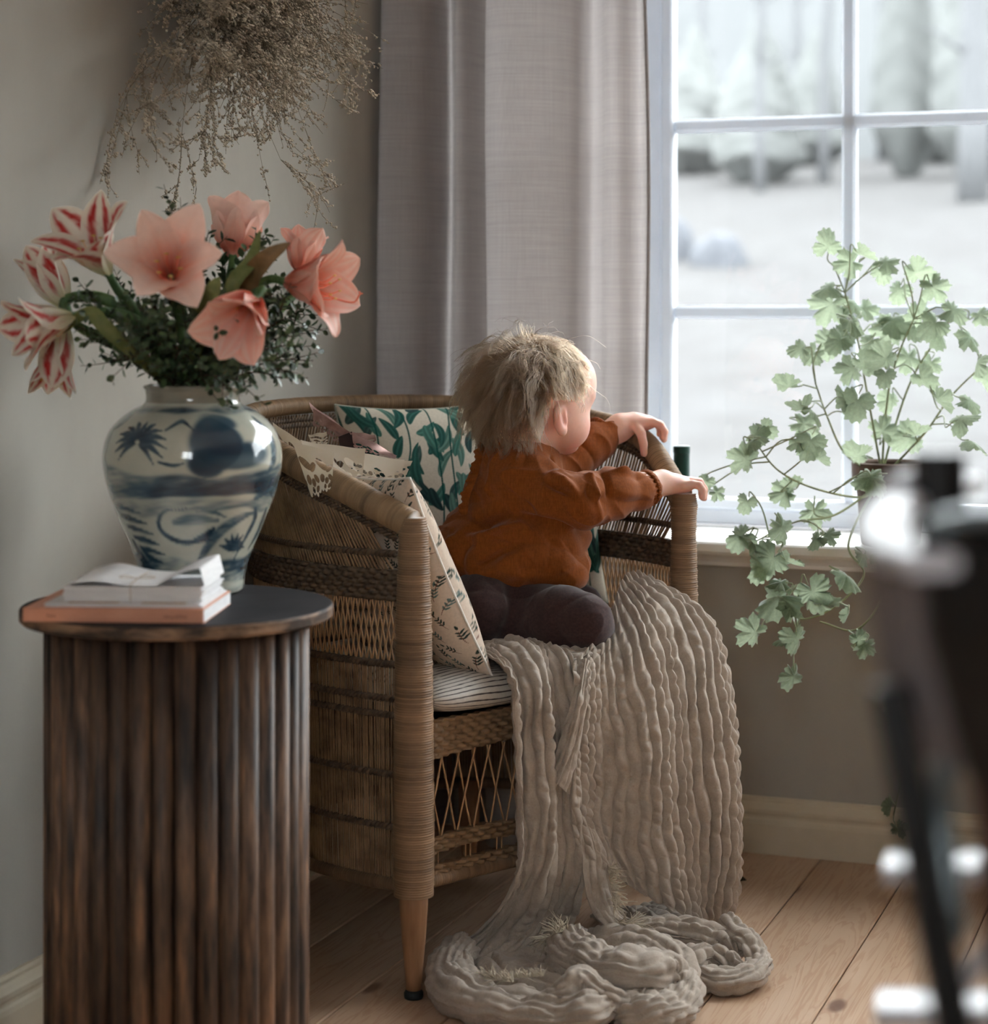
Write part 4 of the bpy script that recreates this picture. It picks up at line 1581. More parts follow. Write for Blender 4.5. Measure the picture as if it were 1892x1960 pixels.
def folds(V, N, lst):
    """press creases (negative) and raise folds (positive) along short curves: (points, width, height)"""
    d = np.zeros(len(V))
    for pts, w, a in lst:
        p = catmull(pts, 24)
        near = np.linalg.norm(V - p.mean(0), axis=1) < length(p) / 2 + 4 * w
        Vn = V[near]
        best = np.full(len(Vn), 9.0)
        at_ = np.zeros(len(Vn))
        for k, q in enumerate(p):
            x = np.linalg.norm(Vn - q, axis=1)
            m = x < best
            best[m] = x[m]
            at_[m] = k / 23
        d[near] += a * np.exp(-(best / w) ** 2) * np.sin(PI * np.clip(at_ * 0.9 + 0.05, 0, 1)) ** 0.5
    return V + N * d[:, None]


# ------------------------------------------------------------------ the child
HC = at(1029, 757, 3.36)
HF = unit([0.81, 0.575, -0.10])
HR = unit(np.cross(HF, ZX))
HU = np.cross(HR, HF)
HAX = np.array([HF, HR, HU])
hd = lambda f, r, u: HC + HF * f + HR * r + HU * u
child = thing('person', 'toddler with tousled blond hair kneeling in the wicker armchair and reaching for its arm', 'person', np.array([0.02, 3.33, 0.46]))

B = Field((-0.12, 3.16, 0.44), (0.375, 3.60, 0.972), 0.0021)
B.ell(hd(-0.002, 0, 0.004), (0.098, 0.081, 0.087), 0.01, HAX)                    # skull
B.ell(hd(0.046, 0, 0.030), (0.052, 0.062, 0.052), 0.02, HAX)                      # forehead
B.ell(hd(0.036, 0, -0.048), (0.052, 0.056, 0.044), 0.02, HAX)                     # jaw
for s in (1, -1):
    B.ell(hd(0.045, 0.031 * s, -0.048), (0.033, 0.031, 0.031), 0.018, HAX)        # cheeks
    B.ell(hd(0.090, 0.030 * s, -0.012), (0.014, 0.017, 0.010), 0.010, HAX, sub=True)   # eye hollows
    B.cap(hd(0.072, 0.016 * s, 0.012), hd(0.066, 0.050 * s, 0.006), 0.012, 0.009, 0.012)   # brow
B.ell(hd(0.066, 0, -0.076), (0.021, 0.020, 0.016), 0.014, HAX)                    # chin
B.cap(hd(0.086, 0, -0.008), hd(0.098, 0, -0.028), 0.006, 0.0085, 0.010)           # nose
for s in (1, -1):
    B.ell(hd(0.090, 0.008 * s, -0.031), (0.007, 0.006, 0.005), 0.006, HAX)
B.ell(hd(0.084, 0, -0.046), (0.009, 0.016, 0.0045), 0.006, HAX)                   # lips
B.ell(hd(0.081, 0, -0.055), (0.009, 0.014, 0.0045), 0.006, HAX)
B.ell(hd(0.091, 0, -0.0505), (0.006, 0.015, 0.0016), 0.002, HAX, sub=True)
for s in (1, -1):                                                                 # ears
    ea = unit(HF * 0.85 + HR * s * -0.30 + HU * 0.1)
    eu = unit(HU - HF * 0.22)
    eo = np.cross(ea, eu) * s
    ea = np.cross(eu, eo) * s
    eax = np.array([ea, eo, eu])
    ec = hd(-0.010, 0.0795 * s, -0.036)
    B.ell(ec, (0.0165, 0.0075, 0.0255), 0.004, eax)
    B.ell(ec - eu * 0.019 + ea * 0.004, (0.0085, 0.0065, 0.0095), 0.005, eax)
    oo = eo if eo @ (HR * s) > 0 else -eo
    B.ell(ec + oo * 0.0075 + ea * 0.003 + eu * 0.002, (0.0085, 0.0055, 0.0155), 0.003, eax, sub=True)
    B.cap(ec + ea * 0.011 + oo * 0.002 - eu * 0.006, ec + ea * 0.010 + oo * 0.002 + eu * 0.002, 0.0035, 0.003, 0.004)
neck = at(1003, 868, 3.365)
B.cap(hd(-0.020, 0, -0.060), neck, 0.044, 0.040, 0.02)
tor = at(985, 960, 3.35)
hip = at(968, 1110, 3.35)
B.chain([neck, tor, hip], [0.040, 0.052, 0.056], 0.03)
# near (right) arm
sh1, el1 = at(1010, 925, 3.295), at(1104, 962, 3.275)
fo1, wr1 = at(1222, 934, 3.352), at(1268, 924, 3.386)
B.chain([at(1000, 915, 3.34), sh1, el1, fo1, wr1], [0.034, 0.028, 0.025, 0.0235, 0.0200], 0.012)
PALM1 = np.array([0.3030, 3.398, 0.7155])
B.cap(wr1, PALM1 + np.array([-0.010, 0, 0.002]), 0.0195, 0.0160, 0.010)
B.ell(PALM1, (0.031, 0.0285, 0.0150), 0.010)


def finger(pts, r0, r1):
    n = len(pts)
    B.chain([np.asarray(p, float) for p in pts], list(np.linspace(r0, r1, n)), 0.0022)


for off, ln, lift in ((-0.0235, 0.80, -0.002), (-0.0080, 0.98, 0.001), (0.0078, 1.05, 0.001), (0.0230, 0.95, -0.001)):
    k = np.array([0.3250, 3.398 + off, 0.7195 + lift])
    finger([k - [0.014, 0, 0.002], k, k + [0.0145 * ln, off * 0.08, -0.0015], k + [0.0215 * ln, off * 0.10, -0.0125 * ln], k + [0.0215 * ln, off * 0.10, -0.0270 * ln]], 0.0076, 0.0058)
finger([PALM1 + [-0.016, 0.022, -0.003], PALM1 + [0.000, 0.036, -0.008], PALM1 + [0.014, 0.040, -0.016]], 0.0090, 0.0066)
# far (left) arm
sh2, el2 = at(1055, 892, 3.42), at(1118, 862, 3.465)
wr2 = at(1188, 818, 3.49)
B.chain([at(1030, 900, 3.38), sh2, el2, wr2], [0.032, 0.028, 0.025, 0.0225], 0.012)
PALM2 = np.array([0.2475, 3.498, 0.8120])
B.cap(wr2, PALM2 + np.array([-0.012, 0, 0.001]), 0.0220, 0.0165, 0.010)
B.ell(PALM2, (0.030, 0.0285, 0.0148), 0.010)
for off, ln in ((-0.0215, 0.95), (-0.0065, 1.05), (0.0085, 0.98), (0.0235, 0.80)):
    k = np.array([0.2680, 3.500 + off, 0.8140])
    finger([k - [0.014, 0, 0.001], k, k + [0.0135 * ln, off * 0.1, -0.0050], k + [0.0205 * ln, off * 0.12, -0.0165 * ln], k + [0.0195 * ln, off * 0.12, -0.0290 * ln]], 0.0076, 0.0058)
finger([PALM2 + [-0.010, -0.020, -0.002], PALM2 + [0.000, -0.031, -0.016], PALM2 + [0.004, -0.033, -0.034], PALM2 + [0.005, -0.032, -0.050]], 0.0092, 0.0064)
# legs folded under
B.chain([hip, at(960, 1150, 3.315), at(1122, 1190, 3.220)], [0.052, 0.034, 0.030], 0.02)
B.chain([at(1122, 1190, 3.220), at(1000, 1212, 3.26), at(930, 1205, 3.28)], [0.028, 0.022, 0.018], 0.01)
B.chain([hip, at(1000, 1150, 3.40), at(1105, 1160, 3.405)], [0.052, 0.036, 0.030], 0.02)
B.ell(at(930, 1172, 3.275), (0.030, 0.034, 0.030), 0.02)
V, Q = B.mesh()
V = relax(V, Q, 2, 0.5)
N = normals(V, Q)
skin = np.tile(np.array(lin(232, 190, 172)), (len(V), 1))


def flush(c, r, colr, a):
    m = (np.exp(-(np.linalg.norm(V - c, axis=1) / r) ** 2) * a)[:, None]
    skin[:] = skin * (1 - m) + np.array(colr) * m


rosy = lin(214, 128, 110)
for s in (1, -1):
    flush(hd(0.06, 0.045 * s, -0.05), 0.026, rosy, 0.55)
    flush(hd(-0.010, 0.080 * s, -0.036), 0.026, lin(206, 122, 102), 0.6)
flush(PALM1 + [0.03, 0, -0.01], 0.024, rosy, 0.5)
flush(PALM1 + [0, 0, -0.016], 0.022, rosy, 0.45)
flush(PALM2 + [0.02, -0.01, -0.02], 0.035, rosy, 0.5)
flush(hd(0.086, 0, -0.050), 0.010, lin(196, 104, 96), 0.8)
t = painted('toddler_skin', 0.5, 0.35, 160, 0.05, 0.0004, vary=0.05)
t.b.inputs['Subsurface Weight'].default_value = 0.35
t.b.inputs['Subsurface Radius'].default_value = (0.010, 0.0035, 0.002)
t.b.inputs['Subsurface Scale'].default_value = 0.6
obj('body', MB().add(V, Q, col=skin), t.m, child, color=True)
M_EYE = mottled('eye_white', lin(230, 228, 226), lin(236, 234, 232), rough=0.15).m
M_IRIS = mottled('blue_iris', lin(70, 98, 120), lin(90, 118, 140), nscale=200, rough=0.1).m
for s in (1, -1):
    ph = np.linspace(0, PI, 16)
    ec = hd(0.0705, 0.029 * s, -0.011)
    ths = np.linspace(0, 2 * PI, 24, endpoint=False)
    T_, Ph = np.meshgrid(ths, ph, indexing='ij')
    sp_ = HF * np.cos(Ph)[..., None] + HR * (np.sin(Ph) * np.cos(T_))[..., None] + HU * (np.sin(Ph) * np.sin(T_))[..., None]
    e = obj('eye', MB().grid(ec + sp_ * 0.0105, cu=True), M_EYE, child)
    obj('iris', MB().grid(ec + sp_[:, :6] * 0.01065, cu=True), M_IRIS, e)
    lash = MB()
    for k in range(16):
        a = (k / 15 - 0.5) * 1.5
        b0_ = ec + unit(HF * math.cos(a) + HR * math.sin(a) + HU * 0.28) * 0.0112
        lash.tube(catmull([b0_, b0_ + HF * 0.004 + HU * 0.0002 + HR * math.sin(a) * 0.002, b0_ + HF * 0.0075 + HU * 0.0025 + HR * math.sin(a) * 0.004], 5), [0.0003, 0.00028, 0.00022, 0.00016, 0.0001], 4, caps=False)
    obj('eyelashes', lash, mottled('blond_lash', lin(150, 124, 92), lin(160, 134, 100)).m, child, kind='stuff')

# ---- blouse
BL_ = Field((-0.16, 3.19, 0.52), (0.30, 3.56, 0.815), 0.0022)
BL_.ell(at(990, 955, 3.35), (0.082, 0.086, 0.105), 0.02)
BL_.chain([at(1000, 905, 3.295), at(1000, 880, 3.36), at(1052, 898, 3.425)], [0.036, 0.050, 0.034], 0.03)
BL_.cap(at(955, 900, 3.36), at(950, 960, 3.36), 0.034, 0.045, 0.03)
BL_.ell(at(974, 1062, 3.355), (0.128, 0.112, 0.085), 0.045)
BL_.cap(at(940, 1008, 3.37), at(866, 1058, 3.35), 0.046, 0.040, 0.035)
BL_.cap(at(1040, 1010, 3.31), at(1075, 1095, 3.30), 0.045, 0.045, 0.03)
BL_.cap(at(1060, 1000, 3.36), at(1100, 1030, 3.35), 0.035, 0.026, 0.03)
BL_.chain([at(1003, 925, 3.298), at(1055, 948, 3.278), at(1106, 958, 3.274), at(1165, 948, 3.312), at(1215, 943, 3.345)], [0.046, 0.046, 0.0435, 0.0400, 0.0330], 0.018)
cf = at(1241, 934, 3.363)
BL_.cap(at(1215, 943, 3.345), cf, 0.0335, 0.0270, 0.008)
BL_.chain([at(1050, 895, 3.42), at(1105, 868, 3.455), at(1140, 840, 3.478), at(1156, 828, 3.485)], [0.040, 0.040, 0.0370, 0.0300], 0.018)
BL_.cut((0, 0, 0.5455), (0.10, 0.0, -1.0), 0.005)
fw = unit(cf - at(1215, 943, 3.345))
# open cuffs and neckline: hollow the ends so that the cloth has an edge
BL_.cap(cf - fw * 0.002, cf + fw * 0.05, 0.0235, 0.0235, 0.003, sub=True)
f2 = unit(at(1156, 828, 3.485) - at(1118, 862, 3.465))
BL_.cap(at(1158, 826, 3.486), at(1158, 826, 3.486) + f2 * 0.06, 0.0245, 0.0245, 0.003, sub=True)
BL_.cap(at(1006, 862, 3.365), at(1020, 790, 3.365), 0.0455, 0.055, 0.004, sub=True)
V, Q = BL_.mesh()
V = relax(V, Q, 2, 0.5)
N = normals(V, Q)
d1 = lambda x, y, d: at(x, y, d)
front = 3.25
FO = [
    # sleeve folds at the elbow and cuff
    ([d1(1060, 905, 3.25), d1(1090, 930, 3.235), d1(1110, 955, 3.232)], 0.008, 0.006),
    ([d1(1130, 910, 3.26), d1(1140, 945, 3.24), d1(1146, 985, 3.25)], 0.007, 0.007),
    ([d1(1118, 910, 3.26), d1(1126, 945, 3.235), d1(1130, 985, 3.25)], 0.005, -0.006),
    ([d1(1155, 908, 3.28), d1(1164, 940, 3.262), d1(1160, 975, 3.27)], 0.006, -0.005),
    ([d1(1165, 912, 3.29), d1(1195, 905, 3.30), d1(1228, 905, 3.33)], 0.007, 0.006),
    ([d1(1170, 935, 3.27), d1(1200, 925, 3.30), d1(1232, 920, 3.33)], 0.005, -0.005),
    ([d1(1175, 960, 3.275), d1(1205, 950, 3.30), d1(1236, 945, 3.335)], 0.005, -0.004),
    ([d1(1040, 920, 3.24), d1(1070, 935, 3.23), d1(1100, 950, 3.23)], 0.006, -0.004),
    ([d1(1030, 880, 3.31), d1(1062, 900, 3.27), d1(1088, 912, 3.25)], 0.007, 0.006),
    ([d1(1035, 868, 3.33), d1(1065, 885, 3.30), d1(1092, 905, 3.28)], 0.005, -0.006),
    # under the sleeve and the gathered waist
    ([d1(1000, 990, 3.26), d1(1050, 1010, 3.25), d1(1110, 1015, 3.27)], 0.009, -0.012),
    ([d1(1005, 985, 3.27), d1(950, 995, 3.27), d1(895, 1010, 3.28)], 0.010, -0.013),
    ([d1(1010, 998, 3.26), d1(960, 1012, 3.26), d1(900, 1030, 3.27)], 0.008, 0.007),
    ([d1(1015, 1035, 3.24), d1(965, 1055, 3.24), d1(900, 1100, 3.25)], 0.010, -0.011),
    ([d1(1030, 1045, 3.24), d1(980, 1070, 3.23), d1(935, 1110, 3.24)], 0.008, 0.007),
    ([d1(1040, 1020, 3.25), d1(1080, 1045, 3.25), d1(1110, 1030, 3.27)], 0.008, -0.007),
    ([d1(1090, 1060, 3.25), d1(1050, 1085, 3.24), d1(1000, 1095, 3.24)], 0.008, -0.009),
    ([d1(1100, 1080, 3.26), d1(1050, 1102, 3.24), d1(980, 1108, 3.24)], 0.007, 0.006),
    ([d1(880, 1020, 3.29), d1(858, 1050, 3.29), d1(855, 1080, 3.30)], 0.009, 0.005),
    ([d1(905, 1030, 3.27), d1(885, 1065, 3.27), d1(890, 1100, 3.27)], 0.009, -0.007),
    # far sleeve
    ([d1(1130, 808, 3.46), d1(1120, 840, 3.43), d1(1110, 870, 3.43)], 0.006, -0.005),
    ([d1(1145, 806, 3.46), d1(1140, 838, 3.445), d1(1125, 868, 3.44)], 0.005, 0.004),
]
FO = [(p_, w_ * 0.85, a_ * 1.9) for p_, w_, a_ in FO]
V = folds(V, N, FO)
# the frill down the back opening and the gathered cuffs
gat = np.linalg.norm(np.cross(V - cf, fw), axis=1)
sd = (V - cf) @ fw
angc = np.arctan2((V - cf) @ unit(np.cross(fw, ZX)), (V - cf) @ np.cross(unit(np.cross(fw, ZX)), fw))
m1 = np.exp(-((sd + 0.006) / 0.007) ** 2) * (gat < 0.05)
V = V + N * (m1 * (0.0016 * np.sin(angc * 22) - 0.0018) + np.exp(-((sd - 0.001) / 0.004) ** 2) * (gat < 0.05) * 0.0022)[:, None]
rg = lambda k, sc, st: np.clip(1 - np.abs(wob(V * np.array(st), sc, k)) * 1.5, 0, 1) ** 2
low = smooth01((0.735 - V[:, 2]) / 0.05)
V = V + N * (0.0012 * wob(V, 24) + 0.0026 * wob(V * np.array([1.0, 1, 0.45]), 9, 12) - 0.0075 * rg(3, 5.0, (0.7, 0.7, 1.5)) * low - 0.0055 * rg(8, 8.0, (1.0, 1.0, 0.8)) * (1 - 0.4 * low) + 0.0032 * rg(15, 13.0, (1, 1, 1)))[:, None]
t = NT('rust_linen')
f = t.noise(t.coords((420, 420, 60)), 1.0, 3, 0.7)
g = t.noise(t.coords((60, 60, 420)), 1.0, 3, 0.7)
c = t.mix(t.ramp(f, [(0.3, lin(122, 64, 25)), (0.7, lin(150, 84, 37))]), t.ramp(g, [(0.3, (0.82, 0.82, 0.82)), (0.7, (1, 1, 1))]), 1.0, 'MULTIPLY')
t.set(Base_Color=c, Roughness=0.92, Normal=t.bump(f, 0.25, 0.0006), Sheen_Weight=0.15)
t.b.inputs['Specular IOR Level'].default_value = 0.1
t.translucent(lin(160, 82, 30), 0.12)
M_RUST = t.m
blouse = obj('blouse', MB().add(V, Q), M_RUST, child)
fr_ = catmull([at(924, 846, 3.335), at(916, 880, 3.31), at(906, 915, 3.30), at(893, 950, 3.30), at(888, 985, 3.305)], 240)
ss = np.linspace(0, 60, 240)
wv_ = np.sin(ss * 0.55) + 0.6 * np.sin(ss * 1.27 + 1)
rf = np.stack([fr_ + np.array([0.006, 0, 0]), fr_ + np.array([-0.003, -0.003, 0]) + np.stack([0.0012 * wv_, 0.0025 * np.cos(ss * 0.7), 0 * ss], -1),
               fr_ + np.array([-0.008, 0.0, 0]) + np.stack([0.0022 * wv_, 0.0035 * np.cos(ss * 0.9), 0 * ss], -1)], 1)
obj('frill', MB().grid(rf), M_RUST, blouse)
co = np.array([at(1006, 862, 3.365) + HR * 0.0475 * math.cos(a) + HF * 0.0475 * math.sin(a) + ZX * (-0.0045 + 0.010 * (0.5 - 0.5 * math.sin(a))) for a in np.linspace(0, 2 * PI, 60, endpoint=False)])
obj('neckband', MB().tube(co, 0.0042, 8, closed=True), M_RUST, blouse)
for p_, f_, r_ in ((cf - fw * 0.001, fw, 0.0262), (at(1156, 828, 3.485) - f2 * 0.0, f2, 0.0280)):
    e1 = unit(np.cross(f_, ZX))
    e2 = np.cross(e1, f_)
    a = np.linspace(0, 2 * PI, 132, endpoint=False)
    rr = r_ + 0.0006 * np.sin(a * 24)
    obj('cuff', MB().tube(p_ + e1 * (rr * np.cos(a))[:, None] + e2 * (rr * np.sin(a))[:, None] + f_ * (0.0006 * np.sin(a * 24 + 1))[:, None], 0.0040, 8, closed=True), M_RUST, blouse)

# ---- trousers
TR_ = Field((-0.10, 3.14, 0.445), (0.24, 3.50, 0.64), 0.0022)
TR_.ell(at(962, 1128, 3.36), (0.088, 0.092, 0.066), 0.03)
TR_.chain([at(985, 1165, 3.30), at(1075, 1188, 3.245), at(1118, 1190, 3.222)], [0.050, 0.0520, 0.0480], 0.02)
TR_.chain([at(1118, 1192, 3.222), at(1010, 1214, 3.26), at(960, 1212, 3.28)], [0.040, 0.034, 0.034], 0.015)
TR_.ell(at(926, 1170, 3.262), (0.0475, 0.052, 0.056), 0.012)
TR_.cap(at(926, 1140, 3.29), at(960, 1140, 3.33), 0.046, 0.060, 0.02)
TR_.chain([at(1000, 1150, 3.40), at(1105, 1162, 3.405)], [0.052, 0.044], 0.02)
TR_.cut((0, 0, 0.4615), (0, 0, -1), 0.008)
V, Q = TR_.mesh()
V = relax(V, Q, 2, 0.5)
N = normals(V, Q)
V = folds(V, N, [
    ([d1(985, 1120, 3.25), d1(992, 1165, 3.22), d1(978, 1205, 3.22)], 0.010, -0.010),
    ([d1(975, 1118, 3.24), d1(984, 1155, 3.21), d1(972, 1195, 3.20)], 0.005, 0.004),
    ([d1(1010, 1140, 3.22), d1(1040, 1160, 3.19), d1(1030, 1190, 3.19)], 0.006, -0.004),
    ([d1(1130, 1145, 3.19), d1(1152, 1152, 3.18), d1(1163, 1165, 3.19)], 0.005, -0.004),
    ([d1(900, 1130, 3.23), d1(930, 1122, 3.22), d1(960, 1130, 3.23)], 0.006, -0.004),
    ([d1(945, 1190, 3.20), d1(948, 1210, 3.20), d1(945, 1225, 3.20)], 0.003, 0.002),
    ([d1(1060, 1230, 3.19), d1(1100, 1222, 3.175), d1(1140, 1220, 3.18)], 0.006, -0.003),
])
rg = lambda k, sc, st: np.clip(1 - np.abs(wob(V * np.array(st), sc, k)) * 1.6, 0, 1) ** 2
V = V + N * (0.0016 * wob(V, 14, 5) - 0.0035 * rg(6, 7.0, (0.7, 1, 1.2)) + 0.0012 * rg(2, 16, (1, 1, 1)))[:, None]
M_TROU = mottled('plum_jersey', lin(54, 39, 40), lin(68, 49, 48), (1, 1, 1), 260, 3, 0.95, bump=0.15, bdist=0.0005, spec=0.1, Sheen_Weight=0.3).m
obj('trousers', MB().add(V, Q), M_TROU, child)

# ---- hair
SC, SR = hd(-0.002, 0, 0.004), np.array([0.0985, 0.0815, 0.0875])
to_n = lambda p: ((p - SC) @ HAX.T) / SR
CROWN = unit(np.array([-0.38, 0.30, 0.86]))
RH = np.random.default_rng(77)


def hairline(n):
    x = np.clip((n[..., 0] + 0.16) / 0.86, 0, 1)
    return -0.50 + 1.42 * x * x * (3 - 2 * x)


def grow(n0, Ln, steps, wild=0.0, curl=0.0, seed=0):
    """a lock: starts on the scalp at direction n0, runs away from the crown, then hangs"""
    R = np.random.default_rng(seed)
    p = SC + (n0 * SR) @ HAX
    path = [p.copy()]
    st = Ln / steps
    ph = R.uniform(0, 2 * PI)
    ax = unit(R.normal(size=3))
    sidew = R.normal(0, 0.25)
    for k in range(steps):
        n = to_n(p)
        nn = unit((n / SR) @ HAX)
        cr = SC + (CROWN * SR) @ HAX
        tv = p - cr
        tv = unit(tv - nn * (tv @ nn))
        s = k / steps
        lvl = np.linalg.norm(n)
        d = tv * (0.9 - 0.55 * s) + np.array([0, 0, -1.0]) * (0.25 + 0.85 * s) + nn * (0.30 * (1 - s) + wild * (1.2 - 0.6 * s)) + np.cross(nn, tv) * sidew * 0.6
        d = d + curl * (np.cross(ax, nn) * math.cos(ph + k * 0.75) + ax * math.sin(ph + k * 0.75))
        p = p + unit(d) * st
        n = to_n(p)
        lvl = np.linalg.norm(n)
        lim = 1.02 + 0.05 * min(1, k / 4)
        if lvl < lim:
            p = SC + ((n / lvl * lim) * SR) @ HAX
        path.append(p.copy())
    return np.array(path)


locks = []
NG = 0
while len(locks) < 640:
    NG += 1
    n = unit(RH.normal(size=3))
    if n[2] < hairline(n) or n[1] < -0.75:
        continue
    back = n[0] < -0.25
    frontal = n[0] > 0.3
    L = RH.uniform(0.045, 0.070) if frontal else RH.uniform(0.070, 0.110)
    wild = abs(RH.normal(0, 0.05)) if frontal else abs(RH.normal(0, 0.05 + 0.22 * (n[0] < -0.3)))
    if n[0] < -0.55 and n[2] > -0.2 and RH.uniform() < 0.42:
        wild = RH.uniform(0.5, 1.1)
    locks.append((n, L, wild, RH.uniform(0.15, 0.95) if not frontal else RH.uniform(0.05, 0.35), NG))
pts_all, sizes, rad = [], [], []
STEPS = 13
for (n, L, wild, curl, sd_) in locks:
    g = grow(n, L, STEPS, wild, curl, sd_)
    kids = 20 if wild < 0.5 else 14
    spread = 0.0085
    tight = RH.uniform(0.06, 0.32)
    for k in range(kids):
        off = RH.normal(0, spread, 3)
        nn = unit(((n * SR) @ HAX))
        off -= nn * (off @ nn)
        s = np.linspace(0, 1, STEPS + 1)[:, None]
        jit = RH.normal(0, 0.0012, 3) * s + 0.0016 * np.sin(s * RH.uniform(4, 9) + RH.uniform(0, 6)) * RH.normal(0, 1, 3)
        pth = g + off * (1 - (1 - tight) * s ** 0.8) + jit * s
        q = to_n(pth[0])
        pth[0] = SC + (q / np.linalg.norm(q) * SR * 1.0) @ HAX
        cut = RH.uniform(0.75, 1.0)
        # hair keeps out of the face and leaves the ears free
        qn = to_n(pth)
        qn = qn / np.linalg.norm(qn, axis=1)[:, None]
        lim_ = RH.uniform(0.02, 0.40)
        bad = ((qn[:, 0] > 0.12) & (qn[:, 2] < hairline(qn) - lim_)) | ((qn[:, 1] > 0.62) & (np.abs(qn[:, 0] + 0.06) < 0.26) & (qn[:, 2] < -0.12) & (qn[:, 2] > -0.78))
        if bad.any():
            first = int(np.argmax(bad))
            if first < 4:
                continue
            cut = min(cut, first / (STEPS + 1))
        pth = catmull(pth[: max(4, int((STEPS + 1) * cut))], STEPS + 1)
        pts_all.append(pth)
        sizes.append(STEPS + 1)
# fly-away wisps
for k in range(130):
    n = unit(np.array([-0.75, 0.2, 0.35]) + RH.normal(0, 0.45, 3)) if k < 112 else unit(CROWN + RH.normal(0, 0.5, 3))
    if n[2] < hairline(n):
        continue
    g = grow(n, RH.uniform(0.05, 0.10), STEPS, RH.uniform(0.6, 1.6), RH.uniform(0.2, 0.8), 5000 + k)
    pts_all.append(g)
    sizes.append(STEPS + 1)
PT = np.concatenate(pts_all)
hc = bpy.data.hair_curves.new('hair')
hc.add_curves([int(x) for x in sizes])
org = ORG[child.name]
hc.attributes['position'].data.foreach_set('vector', (PT - org).astype(np.float32).ravel())
ra = hc.attributes.get('radius') or hc.attributes.new('radius', 'FLOAT', 'POINT')
prof_r = np.concatenate([0.00026 * np.linspace(1.0, 0.35, n_) for n_ in sizes])
ra.data.foreach_set('value', prof_r.astype(np.float32))
t = NT('blond_hair')
hb = t.n('ShaderNodeBsdfHairPrincipled')
hb.model = 'CHIANG'
hb.parametrization = 'COLOR'
hb.inputs['Color'].default_value = (0.080, 0.047, 0.025, 1)
hb.inputs['Roughness'].default_value = 0.38
hb.inputs['Radial Roughness'].default_value = 0.5
for _i in hb.inputs:
    if _i.name.lower() == 'random color': _i.default_value = 0.55
    if _i.name.lower() == 'random roughness': _i.default_value = 0.2
t.l(hb.outputs['BSDF'], t.out.inputs['Surface'])
hc.materials.append(t.m)
ho = bpy.data.objects.new('hair', hc)
COL.objects.link(ho)
ho.parent = child
ho['kind'] = 'stuff'
# the close under-layer of hair on the scalp
ths = np.linspace(0, 2 * PI, 120, endpoint=False)
phs = np.linspace(0.001, PI * 0.78, 70)
T_, Ph = np.meshgrid(ths, phs, indexing='ij')
nd = np.stack([np.sin(Ph) * np.cos(T_), np.sin(Ph) * np.sin(T_), np.cos(Ph)], -1)
keep = (nd[..., 2] > hairline(nd) + 0.16) & ~((np.abs(nd[..., 1]) > 0.55) & (np.abs(nd[..., 0] + 0.06) < 0.34) & (nd[..., 2] < 0.02))
rr = 1.012 + 0.012 * np.abs(wob(nd * 1.0, 5.0)) - 0.02 * (1 - smooth01((nd[..., 2] - hairline(nd) - 0.1) / 0.25))
obj('under_hair', MB().grid(SC + (nd * SR * rr[..., None]) @ HAX, cu=True, keep=keep), mottled('dark_blond_underhair', lin(84, 66, 48), lin(112, 90, 66), (1, 1, 1), 120, 3, 0.8, spec=0.2).m, child)
# ------------------------------------------------------------------ crinkled cotton throw, over the seat front and heaped on the floor
def flo(px, py, z=0.0):
    """point z above the floor that the photograph shows at this pixel"""
    return at(px, py, F_PX * (1.0 - z) / (py - HY))


t = NT('crinkled_taupe_cotton')
f = t.noise(t.coords((330, 330, 330)), 1.0, 4, 0.7)
g = t.noise(t.coords((38, 38, 38)), 1.0, 3, 0.6)
fl = t.noise(t.coords((150, 150, 150)), 1.0, 2, 0.5)
c = t.ramp(g, [(0.3, lin(172, 159, 146)), (0.7, lin(194, 182, 169))])
c = t.mix(c, t.ramp(f, [(0.3, (0.84, 0.83, 0.82)), (0.65, (1, 1, 1))]), 1.0, 'MULTIPLY')
c = t.mix(c, t.ramp(fl, [(0.27, (0.66, 0.60, 0.56)), (0.33, (1, 1, 1))]), 0.55, 'MULTIPLY')
t.set(Base_Color=c, Roughness=0.95, Normal=t.bump(f, 0.35, 0.0012), Sheen_Weight=0.2)
t.b.inputs['Specular IOR Level'].default_value = 0.08
t.translucent(lin(190, 172, 152), 0.10)
M_THROW = t.m
BK = MB()


